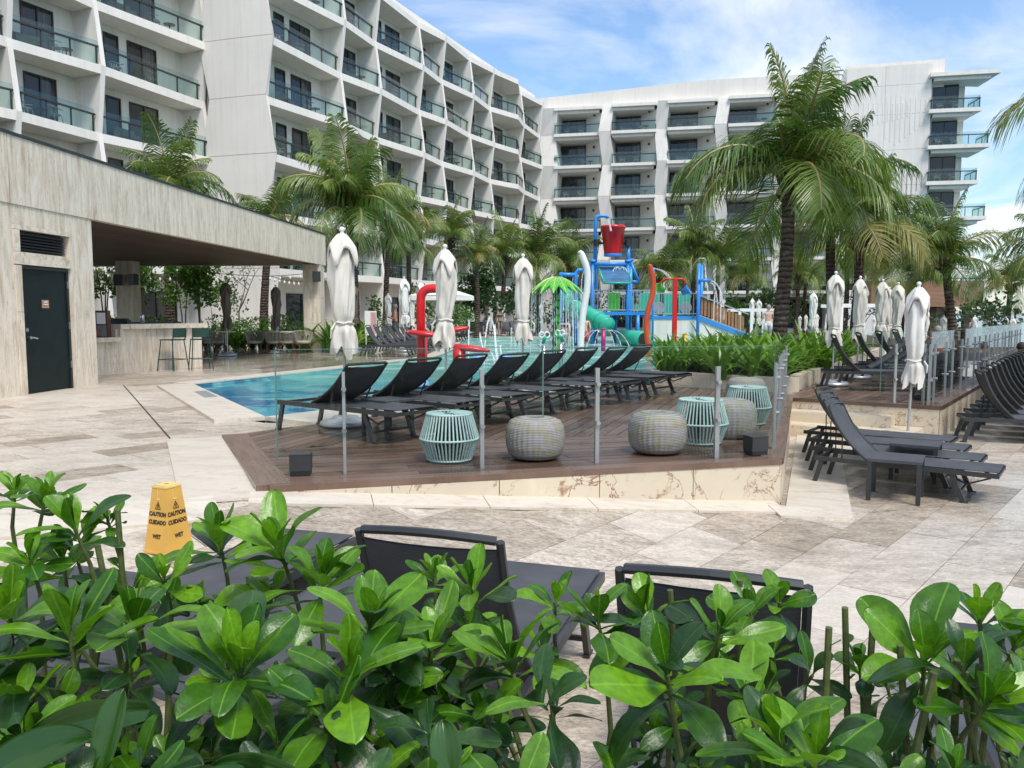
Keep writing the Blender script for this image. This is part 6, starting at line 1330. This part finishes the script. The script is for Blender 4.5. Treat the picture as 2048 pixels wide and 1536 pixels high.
SH = [('dark round-leaved bush right of the second deck umbrella', 978, 49.5, 1.0, 4.3, 3.6, 'shrub_d', .26, 1500, .3), ('dark bush behind the woman in a bikini', 1030, 53, 1.0, 3.6, 2.6, 'shrub_d', .24, 900, .3), ('olive bush left of the dark round-leaved bush', 935, 50, 1.0, 3.4, 2.2, 'shrub', .2, 700, .2), ('pale green bush by the slatted stair', 1478, 52, 1.0, 3.0, 2.6, 'shrub', .22, 900, .1), ('dark bush behind the man in pale shorts', 1535, 50, 1.0, 3.0, 2.2, 'shrub_d', .2, 800, .2),
      ('loose green tree left of the rear bar column', 212, 31, 1, 3.9, 1.9, 'shrub', .17, 750, .42), ('bright green tree right of the rear bar column', 285, 31.5, 1, 4.0, 2.2, 'shrub', .16, 1200, .42), ('dense green tree beside the palm trunk behind the bar', 402, 31, 1, 3.9, 2.0, 'shrub', .19, 1300, .38), ('leafy tree in the middle behind the bar counter', 370, 32.5, 1, 3.7, 1.5, 'shrub', .18, 700, .4), ('low dark hedge bush behind the dining chairs', 480, 33, 1, 1.5, 3.0, 'shrub', .13, 1100, .05), ('low dark hedge bush left of the taupe umbrella', 300, 33, 1, 1.5, 3.6, 'shrub_d', .14, 1100, .05), ('low hedge bush right of the taupe umbrella', 590, 33, 1, 1.3, 2.4, 'shrub_d', .13, 800, .05),
      ('wispy shrub by the hotel left of the man', 748, 36, 1, 2.2, 1.0, 'shrub', .16, 260, .3), ('shrub behind the open umbrella', 900, 45, 1, 2.6, 3.2, 'shrub', .17, 900, .05), ('dark shrub behind the red arch', 840, 42, 1, 3.0, 2.4, 'shrub_d', .17, 700, .1), ('sparse bush against the white tower wall', 455, 36, 1, 3.2, 1.6, 'shrub', .15, 380, .3),
      ('sea-grape bush in front of the pergola', 1935, 34, 1, 2.3, 3.0, 'shrub_d', .2, 500, .2), ('sea-grape bush between the beach posts at right', 1985, 33, 1, 2.1, 2.0, 'shrub_d', .19, 300, .2), ('dark bush under the palms beside the right wing', 1605, 54, 1, 2.6, 3.4, 'shrub_d', .2, 800, .1), ('dark bush behind the white frame', 1720, 46, 1, 2.6, 4.5, 'shrub_d', .18, 900, .1), ('low bush on the far pool edge left of the loungers', 925, 49, 1, 1.1, 1.6, 'shrub', .14, 400, .05), ('low bush behind the far loungers', 1050, 52, 1, 1.3, 2.2, 'shrub', .14, 400, .05), ('bush by the left end of the far right wing', 1100, 60, 1, 2.6, 5, 'shrub_d', .2, 900, .05), ('bush behind the splash tower', 1260, 60, 1, 3.0, 8, 'shrub_d', .22, 1300, .05)]
for i, (lb, u, Y, _, h, w, mt, lf_, n, stm) in enumerate(SH): x = (u - 1024) / 1600 * Y; shrub(lb, x, Y, -.05 if Y > 30 else 0, h, w, 40 + i, mt, lf_, n, stm)
# bare branching tree against the tower
bx = (480 - 1024) / 1600 * 35; t = thing('bare_tree', 'thin nearly bare tree against the white tower wall', 'tree', (bx, 35, -.03)); rb_ = random.Random(3)
def branch(m, p, d, l, r, k):
    q = p + d * l; m.tube([p, (p + q) / 2 + Vector((rb_.gauss(0, .03), 0, .02)), q], [r, r * .85, r * .65], 5)
    if k:
        for _ in range(2 if k > 1 else 3): branch(m, q, (d + Vector((rb_.gauss(0, .55), rb_.gauss(0, .4), rb_.uniform(0, .3)))).normalized(), l * .72, r * .62, k - 1)
m = MB(); branch(m, Vector((0, 0, 0)), Vector((0, 0, 1)), 1.5, .05, 5); part('trunk', m.mesh('trunk', M['bark']), t); f = part('foliage', leaf_cloud(9, 140, .14, 1.2, 1.0, 'shrub_d'), t, (0, 0, 3.2)); f['kind'] = 'stuff'
# ------------------------------------------------------------------ strap-leaved lilies
def strap(m, p, a, L, w, e0, droop, seg=6, fold=.25):
    d = Vector((math.cos(a), math.sin(a), 0)); s = Vector((-math.sin(a), math.cos(a), 0)); pos = Vector(p); k = len(m.v)
    for i in range(seg + 1):
        t = i / seg; e = e0 - droop * t ** 1.4; ww = w * (math.sin(math.pi * (.18 + .80 * t)) ** .8) * .5
        m.v += [tuple(pos - s * ww + Vector((0, 0, ww * fold))), tuple(pos), tuple(pos + s * ww + Vector((0, 0, ww * fold)))]; pos = pos + (d * math.cos(e) + Vector((0, 0, math.sin(e)))) * L / seg
    for i in range(seg):
        b = k + i * 3; m.f += [(b, b + 1, b + 4, b + 3), (b + 1, b + 2, b + 5, b + 4)]
LIL = []
for sd in range(5):
    r = random.Random(sd + 60); m = MB()
    for i in range(30): strap(m, (r.gauss(0, .05), r.gauss(0, .05), 0), i * 2.4 + r.uniform(-.3, .3), r.uniform(.6, 1.05), r.uniform(.07, .10), r.uniform(.75, 1.45), r.uniform(.5, 1.9))
    LIL.append(m.mesh('lily_clump', M['strap'], True))
def lily(x, y, z, s, label, group):
    o = bpy.data.objects.new('lily_clump', rnd.choice(LIL)); COL.objects.link(o); o.location = (x, y, z); o.rotation_euler = (0, 0, rnd.uniform(0, 6.28)); o.scale = (s, s, s * rnd.uniform(.85, 1.15)); tag(o, label, 'plant', group)
cnt = 0
pr = random.Random(21)
for i in range(900):
    if cnt >= 95: break
    x, y = pr.uniform(2.6, 9.5), pr.uniform(13.4, 23.5)
    if not inside((x, y), PLANTER) or not inside((x * .985 + .015 * 5.2, y * .985 + .015 * 17), PLANTER) or y > 22: continue
    if y > 19 and pr.random() < .3: continue
    dl = [math.hypot(x - a, y - b) for a, b in LP_] if cnt else [9]
    if cnt == 0: LP_ = []
    if min(dl) < .30: continue
    LP_.append((x, y)); cnt += 1
    near = y < 15.2
    lily(x, y, .16, pr.uniform(.75, 1.05), 'bright green strap-leaved lily clump in the stone planter behind the deck' if near else 'strap-leaved lily clump in the back of the stone planter round the palms', 'lily clumps at the planter front' if near else 'lily clumps round the palms')
for i in range(16):
    x, y = P(700 + (i % 8) * 5, 706)[0] + pr.uniform(-.9, 1.0), 27.2 + pr.uniform(0, 6.5); lily(x - 1.2 - .1 * i / 3, y + .8, -.03, pr.uniform(1.1, 1.7), 'tall strap-leaved plant between the corner column and the left bank loungers', 'strap plants behind the left bank loungers')
for i in range(26): u = 200 + i * 18; Yl = 30.6 + pr.uniform(0, 1.6); lily((u - 1024) / 1600 * Yl, Yl, -.03, pr.uniform(1.0, 1.5), 'green strap-leaved plant in the garden behind the bar and dining chairs', 'strap plants behind the bar')
for i in range(10): xx, yy = 5.6 + .45 * i, 15.9 + .78 * i; shrub(f'low light green shrub, {ORD[i + 1]} along the planter edge behind the upper deck loungers', xx - .2, yy, .15, .65, .8, 200 + i, 'shrub', .07, 260, .05, 2, 'low_shrub', 'low shrubs along the planter edge')
# ------------------------------------------------------------------ people
def person(label, loc, h, rz, skin, clothes, hair='hair', pose='stand', group=None, longhair=False):
    t = thing('person', label, 'person', loc, rz, group, h / 1.75)
    J = dict(pel=(0, 0, .93), chest=(0, .0, 1.25), neck=(0, .01, 1.47), head=(0, -.01, 1.60), top=(0, 0, 1.72), shl=(-.185, 0, 1.40), shr=(.185, 0, 1.40), ell=(-.25, .03, 1.12), elr=(.25, .03, 1.12), wrl=(-.25, -.06, .88), wrr=(.25, -.06, .88), hal=(-.24, -.09, .79), har=(.24, -.09, .79),
             hil=(-.10, 0, .90), hir=(.10, 0, .90), knl=(-.11, -.03, .50), knr=(.11, -.01, .50), anl=(-.11, .02, .08), anr=(.11, .04, .08), tol=(-.12, -.14, .03), tor=(.12, -.12, .03))
    if pose == 'walk': J.update(knl=(-.10, -.16, .52), anl=(-.10, -.14, .08), tol=(-.10, -.30, .04), knr=(.10, .06, .50), anr=(.10, .24, .12), tor=(.10, .12, .03), ell=(-.24, .14, 1.13), wrl=(-.23, .12, .88), hal=(-.23, .11, .79), elr=(.24, -.04, 1.12), wrr=(.22, -.20, .96), har=(.21, -.27, .93))
    if pose == 'hold': J.update(ell=(-.25, -.03, 1.12), wrl=(-.14, -.24, 1.18), hal=(-.11, -.30, 1.22), elr=(.25, -.02, 1.12), wrr=(.13, -.24, 1.16), har=(.10, -.30, 1.2))
    if pose == 'sit': J.update(knl=(-.13, -.42, .88), knr=(.13, -.42, .88), anl=(-.13, -.45, .46), anr=(.13, -.45, .46), tol=(-.13, -.58, .42), tor=(.13, -.58, .42), wrl=(-.18, -.25, .98), wrr=(.18, -.25, .98), hal=(-.16, -.33, .95), har=(.16, -.33, .95))
    E = [('pel', 'chest'), ('chest', 'neck'), ('neck', 'head'), ('head', 'top'), ('chest', 'shl'), ('chest', 'shr'), ('shl', 'ell'), ('ell', 'wrl'), ('wrl', 'hal'), ('shr', 'elr'), ('elr', 'wrr'), ('wrr', 'har'), ('pel', 'hil'), ('pel', 'hir'), ('hil', 'knl'), ('knl', 'anl'), ('anl', 'tol'), ('hir', 'knr'), ('knr', 'anr'), ('anr', 'tor')]
    rad = dict(pel=(.135, .10), chest=(.15, .105), neck=(.055, .055), head=(.085, .10), top=(.062, .075), shl=(.062, .062), shr=(.062, .062), ell=(.042, .042), elr=(.042, .042), wrl=(.030, .030), wrr=(.030, .030), hal=(.034, .022), har=(.034, .022), hil=(.088, .088), hir=(.088, .088), knl=(.055, .055), knr=(.055, .055), anl=(.037, .037), anr=(.037, .037), tol=(.035, .028), tor=(.035, .028))
    names = list(J); me = bpy.data.meshes.new('body'); me.from_pydata([J[n] for n in names], [(names.index(a), names.index(b)) for a, b in E], []); me.materials.append(M[skin])
    o = bpy.data.objects.new('body', me); COL.objects.link(o); o.parent = t; sk = o.modifiers.new('skin', 'SKIN'); sk.use_smooth_shade = True
    for i, n in enumerate(names): me.skin_vertices[0].data[i].radius = rad[n]; me.skin_vertices[0].data[i].use_root = n == 'pel'
    ss = o.modifiers.new('sub', 'SUBSURF'); ss.levels = 1; ss.render_levels = 2
    hm = MB().lathe([(.0, .13), (.055, .12), (.088, .07), (.098, .0), (.092, -.05 if not longhair else -.16), (.05, -.06 if not longhair else -.22)], 12, (J['head'][0], J['head'][1] + .018, J['head'][2] + .02), 1, 1.08); part('hair', hm.mesh('hair', M[hair], True), t)
    # face
    part('face', MB().lathe([(.0, .012), (.011, .004), (.012, -.008), (0, -.014)], 6, (0, -.108, 1.605)).lathe([(0, .006), (.009, 0), (0, -.006)], 6, (-.032, -.094, 1.625)).lathe([(0, .006), (.009, 0), (0, -.006)], 6, (.032, -.094, 1.625)).box((-.02, -.102, 1.563), (.02, -.092, 1.568)).mesh('face', M['hair']), t)
    def limb(a, b, s, e, ra, rb_): a, b = Vector(J[a]), Vector(J[b]); return ([a.lerp(b, s), a.lerp(b, (s + e) / 2), a.lerp(b, e)], [ra, (ra + rb_) / 2, rb_])
    for c, mat_ in clothes:
        m = MB()
        if c == 'shorts': 
            m.lathe([(.155, .80), (.165, .86), (.16, .95), (.150, 1.02)], 16, (0, 0, 0), 1, .78)
            for s in 'lr': p, q = limb('hi' + s, 'kn' + s, -.12, .80, .108, .098); m.tube(p, q, 12)
        if c == 'shirt':
            m.lathe([(.165, .92), (.16, 1.1), (.178, 1.28), (.165, 1.38), (.10, 1.46), (.065, 1.475)], 18, (0, 0, 0), 1, .76)
            for s in 'lr': p, q = limb('sh' + s, 'el' + s, -.15, .65, .085, .066); m.tube(p, q, 10)
        if c == 'briefs': m.lathe([(.09, .83), (.158, .90), (.150, .97)], 16, (0, 0, 0), 1, .80)
        if c == 'top': m.lathe([(.158, 1.23), (.166, 1.27), (.164, 1.32), (.155, 1.34)], 16, (0, -.005, 0), 1, .80); m.tube([(-.08, -.11, 1.33), (-.07, -.03, 1.46)], .008, 4); m.tube([(.08, -.11, 1.33), (.07, -.03, 1.46)], .008, 4)
        part({'shorts': 'shorts', 'shirt': 'shirt', 'briefs': 'bikini_bottom', 'top': 'bikini_top'}[c], m.mesh(c, M[mat_], True), t)
    return t
def at(u, Y): return ((u - 1024) / 1600 * Y, Y)
x, y = at(791, 34.5); person('man in dark patterned shorts standing in profile behind the left bank loungers', (x, y, 0), 1.78, R(-80), 'skin', [('shorts', 'shorts_d')], 'hair_g', 'hold')
x, y = at(1000, 49.3); person('woman in a teal bikini walking along the far pool edge', (x, y, .01), 1.68, R(5), 'skin_p', [('top', 'bikini'), ('briefs', 'bikini')], 'hair', 'walk')
x, y = at(974, 46.0); person('child in dark swim shirt behind the arching jets', (x, y, -.3), 1.45, R(60), 'skin', [('shirt', 'shirt_k'), ('shorts', 'shirt_k')], 'hair', 'walk')
x, y = at(1130, 33.2); person('person with tied dark hair and pale bottoms seen from behind in the pool', (x, y, -.34), 1.62, R(165), 'skin_p', [('top', 'hair'), ('briefs', 'shorts_w')], 'hair', 'walk', longhair=True)
x, y = at(1168, 32.5); person('bather in red shorts half hidden by the white pole', (x, y, -.34), 1.74, R(190), 'skin_p', [('shorts', 'trunks_r')], 'hair', 'stand')
x, y = at(1192, 39.0); person('child in a blue shirt on the splash tower platform at left', (x, y, 1.45), 1.10, R(20), 'skin', [('shirt', 'shirt_b'), ('shorts', 'shorts_d')], 'hair', 'stand')
x, y = at(1271, 39.0); person('person in a blue print shirt on the platform right of the bucket', (x, y, 1.45), 1.22, R(-30), 'skin', [('shirt', 'shirt_b'), ('shorts', 'brown_slat')], 'hair', 'hold')
x, y = at(1535, 36); person('man in pale shorts seen from behind beyond the planter', (x, y, -.03), 1.80, R(178), 'skin_p', [('shorts', 'shorts_w')], 'hair_g', 'hold')
x, y = at(1874, 21.5); person('grey-haired person in an orange shirt behind the upper deck loungers', (x, y, -.70), 1.72, R(150), 'skin', [('shirt', 'shirt_o'), ('shorts', 'shorts_d')], 'hair_g', 'stand')
x, y = at(2042, 19.5); person('person in dark swimwear at the extreme right beyond the glass fence', (x, y, -1.05), 1.70, R(-150), 'skin', [('shirt', 'shirt_k'), ('shorts', 'shirt_k')], 'hair', 'stand')
# ------------------------------------------------------------------ foreground hedge
def hleaf(seed, curl, fold, wid, mat):
    r = random.Random(seed); m = MB(); nu, nv = 12, 6; wob = r.uniform(-.06, .06); tip = r.uniform(.0, .25)
    def f(t, b):
        a = 1 - (1 - t) ** 1.7
        w = wid * (math.sqrt(max(0, 1 - ((a - .68) / .32) ** 2)) if a > .68 else .07 + .93 * sstep(-.05, .68, a) ** 1.15)
        y = (b - .5) * 2 * w; s = a; z = -curl * s ** 2.2 + fold * abs(y) * (1 - .5 * a) + .02 * math.sin(9 * a + seed) * abs(b - .5) * 2 + .012 * math.cos(14 * b + seed) * a; return (s * (1 - .25 * curl * s), y + wob * math.sin(math.pi * a), z)
    m.grid(f, nu, nv); return m.mesh('leaf', M[mat], True)
HL = [hleaf(i, c, fo, w, 'hedge') for i, (c, fo, w) in enumerate(((.08, .28, .19), (.22, .34, .21), (.40, .22, .20), (-.05, .38, .17), (.15, .15, .23), (.55, .3, .18)))]
HO = [hleaf(20 + i, c, fo, w, 'hedge_old_shade') for i, (c, fo, w) in enumerate(((.35, .2, .20), (.6, .25, .19), (.2, .3, .18)))]
SMALL = [hleaf(30 + i, .1, .3, .22, 'hedge') for i in range(2)]
cont = [(-120, 960), (0, 948), (90, 935), (200, 1000), (250, 1060), (330, 1085), (400, 1050), (470, 1000), (560, 1015), (620, 1010), (690, 1100), (760, 1120), (860, 1065), (950, 1070), (1020, 1130), (1110, 1160), (1200, 1130), (1290, 1190), (1380, 1210), (1480, 1160), (1560, 1185), (1640, 1260), (1700, 1250), (1800, 1250), (1900, 1180), (1960, 1120), (2048, 1230), (2200, 1200)]
def ctop(u):
    for (a, b), (c, d) in zip(cont[:-1], cont[1:]):
        if a <= u <= c: return b + (d - b) * (u - a) / (c - a)
    return 1150
hr = random.Random(77)
plants = {}
PN = ['at the far left edge', 'left of the caution sign', 'below the caution sign', 'with the big rosette at lower left', 'left of centre', 'just left of the raised backrest', 'in front of the raised backrest', 'right of the raised backrest', 'in the centre right gap', 'in front of the nearest mesh backrest', 'right of the nearest mesh backrest', 'with bare cut stems at right', 'at lower right', 'with a tall upright leaf at right', 'at the far right edge']
def plant(x):
    i = max(0, min(len(PN) - 1, int((x + 1.75) / 3.5 * len(PN))))
    if i not in plants:
        px = -1.75 + 3.5 * (i + .5) / len(PN); py = 1.75; plants[i] = thing('hedge_shrub', 'glossy green leafy hedge shrub ' + PN[i], 'shrub', (px, py, zpl(px, py)), 0, 'foreground hedge shrubs')
    return plants[i]
def set_w(o, mat): o.matrix_parent_inverse = W(o.parent).inverted(); o.matrix_basis = mat
def rosette(u, v, Y, L, n, tilt=(0, 0), old_shade=.12, spread=1.0, stem=True, seed=0):
    r = random.Random(seed * 31 + int(u) + int(v)); c = Vector(D(u, v, Y)); t = plant(c.x); axis = Vector((tilt[0], tilt[1], 1)).normalized(); q = axis.to_track_quat('Z', 'Y')
    for i in range(n):
        s = i / max(1, n - 1); el = (R(84) - R(74) * s * spread) + r.uniform(-.2, .2); a = i * 2.39996 + r.uniform(-.3, .3) + seed; l = L * (.62 + .5 * min(1, s * 1.8)) * r.uniform(.75, 1.15)
        me = r.choice(HO) if (r.random() < old_shade + .25 * (s > .75)) else r.choice(HL if s > .2 else HL[:2])
        o = bpy.data.objects.new('leaf', me); COL.objects.link(o); o.parent = t
        base = c - axis * (.045 * s * L / .13)
        rot = q.to_matrix().to_4x4() @ Matrix.Rotation(a, 4, 'Z') @ Matrix.Rotation(-el, 4, 'Y') @ Matrix.Rotation(r.uniform(-.45, .45), 4, 'X')
        set_w(o, Matrix.Translation(base) @ rot @ Matrix.Diagonal((l, l * r.uniform(.85, 1.15), l, 1)))
    if stem:
        g = zpl(c.x, Y); foot = Vector((t.location.x + r.uniform(-.15, .15), Y + r.uniform(-.1, .15), g)); mid = c - axis * (.22 + r.uniform(0, .1)) + Vector((r.gauss(0, .02), r.gauss(0, .02), 0))
        MB().tube([c, c - axis * .10, mid, (mid + foot) / 2 + Vector((r.gauss(0, .04), r.gauss(0, .03), 0)), foot], [.004, .0055, .007, .009, .012], 7).build('stem', M['stem'], t)
key = [(482, 1335, 1.42, .155, 15), (440, 1085, 2.1, .15, 10), (560, 1100, 2.0, .16, 13), (640, 1160, 1.9, .15, 11), (945, 1180, 1.95, .135, 12), (870, 1150, 2.1, .09, 8), (1018, 1320, 1.55, .135, 11), (1195, 1235, 1.9, .12, 9), (1110, 1205, 2.05, .10, 8), (1335, 1350, 1.45, .16, 9), (1500, 1220, 1.9, .10, 9), (1560, 1205, 1.95, .09, 7), (1850, 1320, 1.6, .155, 9), (1960, 1235, 1.75, .13, 7), (1630, 1520, 1.15, .12, 8), (1560, 1490, 1.2, .14, 7),
       (90, 1000, 2.1, .11, 10), (30, 985, 2.2, .09, 8), (150, 1060, 2.0, .13, 10), (215, 1040, 2.1, .07, 8), (60, 1120, 1.9, .10, 10), (140, 1260, 1.5, .15, 9), (330, 1160, 1.9, .11, 9), (20, 1230, 1.6, .13, 9), (270, 1250, 1.6, .15, 9), (740, 1250, 1.6, .15, 11), (700, 1360, 1.4, .14, 9), (860, 1290, 1.65, .14, 10), (1440, 1260, 1.75, .12, 9), (1980, 1400, 1.45, .12, 9), (2030, 1290, 1.7, .12, 8), (1720, 1330, 1.75, .09, 7), (1290, 1230, 1.9, .14, 8)]
for i, (u, v, Y, L, n) in enumerate(key): rosette(u, v, Y, L * 1.08, n + 3, (hr.uniform(-.3, .3), hr.uniform(-.45, .05)), .06, 1.05, True, i)
for i in range(125):
    u = hr.uniform(-80, 2130); top = ctop(u) + 110; dens = .3 if 1560 < u < 1830 else (.62 if u > 1040 else 1)
    if hr.random() > dens: continue
    v = top + (1640 - top) * hr.random() ** .85; f = (v - top) / (1640 - top); Y = 2.15 - 1.0 * f + hr.uniform(-.12, .22)
    rosette(u, v, max(1.05, Y), hr.uniform(.085, .14), hr.randrange(7, 11), (hr.uniform(-.5, .5), hr.uniform(-.6, .2)), .15 + .5 * f, 1.15, hr.random() < .8, 100 + i)  # share of dark leaves grows downward, painting shade into the lower hedge
for i in range(70):                       # the hedge runs on beyond both edges of the picture
    sd = -1 if i % 2 else 1; x = sd * hr.uniform(1.35, 3.4); y = hr.uniform(1.0, 2.0)
    if abs(x) < y * .66 + .12: continue
    c = (x, y, hr.uniform(-.1, .62)); t_d = y * _c - (c[2] - CAM_H) * _s; u = 1024 + 1600 * x / t_d; v = 768 - 1600 * (y * _s + (c[2] - CAM_H) * _c) / t_d
    rosette(u, v, y, hr.uniform(.11, .16), hr.randrange(6, 9), (hr.uniform(-.4, .4), hr.uniform(-.4, .3)), .3, 1.1, True, 700 + i)
for i in range(44):                       # dark leaves fill the low hedge, deep shade put into their colour
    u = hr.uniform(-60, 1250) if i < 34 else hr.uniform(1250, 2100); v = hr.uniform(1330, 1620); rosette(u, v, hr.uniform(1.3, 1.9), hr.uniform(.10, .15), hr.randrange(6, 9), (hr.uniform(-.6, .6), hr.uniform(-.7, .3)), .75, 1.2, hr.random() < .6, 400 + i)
# cut bare stems with small side shoots
for i, (u, v0, v1, Y, lean) in enumerate(((1658, 1255, 1530, 1.6, .03), (1690, 1215, 1420, 1.75, -.05), (1915, 1320, 1540, 1.55, .0), (1960, 1330, 1530, 1.5, .06), (1868, 1345, 1545, 1.45, .2), (1340, 1090 + 90, 1300, 1.9, -.06), (1800, 1290, 1540, 1.6, -.1), (235, 1020, 1250, 2.0, .02), (195, 1090, 1240, 1.9, -.12), (1480, 1160, 1300, 1.95, .02), (1745, 1260, 1480, 1.7, .04))):
    a = Vector(D(u, v0, Y)); t = plant(a.x); b = Vector((a.x - lean, Y + .05, zpl(a.x, Y))); MB().tube([a, a.lerp(b, .35) + Vector((.012, 0, 0)), a.lerp(b, .7) - Vector((.015, 0, 0)), b], [.0075, .008, .0095, .012], 8).build('cut_stem', M['stem'], t)
    for k_ in range(7):
        p = a.lerp(b, hr.uniform(.02, .45)); o = bpy.data.objects.new('leaf', hr.choice(SMALL)); COL.objects.link(o); o.parent = t; l = hr.uniform(.02, .05)
        set_w(o, Matrix.Translation(p) @ Matrix.Rotation(hr.uniform(0, 6.28), 4, 'Z') @ Matrix.Rotation(-hr.uniform(.2, 1.2), 4, 'Y') @ Matrix.Diagonal((l, l, l, 1)))
# broad striped strap leaves low in the hedge
ST = [((40, 1440), (300, 1420), 1.35, .32, .06), ((240, 1360), (200, 1560), 1.25, .2, .045), ((885, 1400), (900, 1570), 1.25, .14, .05), ((30, 1520), (-60, 1580), 1.1, .2, .06), ((420, 1470), (640, 1580), 1.2, .2, .04)]
for i, ((u0, v0), (u1, v1), Y, L, w) in enumerate(ST):
    a, b = Vector(D(u1, v1, Y - .05)), Vector(D(u0, v0, Y)); d = (b - a).normalized(); s = d.cross(Vector((0, -1, .35))).normalized(); nrm = s.cross(d); m = MB(); L = max(L, (b - a).length * 1.12)
    def fs(p, q): wv_ = w * .5 * math.sin(math.pi * (.12 + .86 * p)) ** .7; y_ = (q - .5) * 2; return a + d * L * p * (1 - .12 * p * p) + s * wv_ * y_ + nrm * (.012 * abs(y_) + .0016 * math.cos(q * 40)) + Vector((0, 0, -.22 * L * p ** 2.4))
    m.grid(fs, 12, 12); o = m.build('striped_leaf', M['strap_v'], plant(a.x), True)
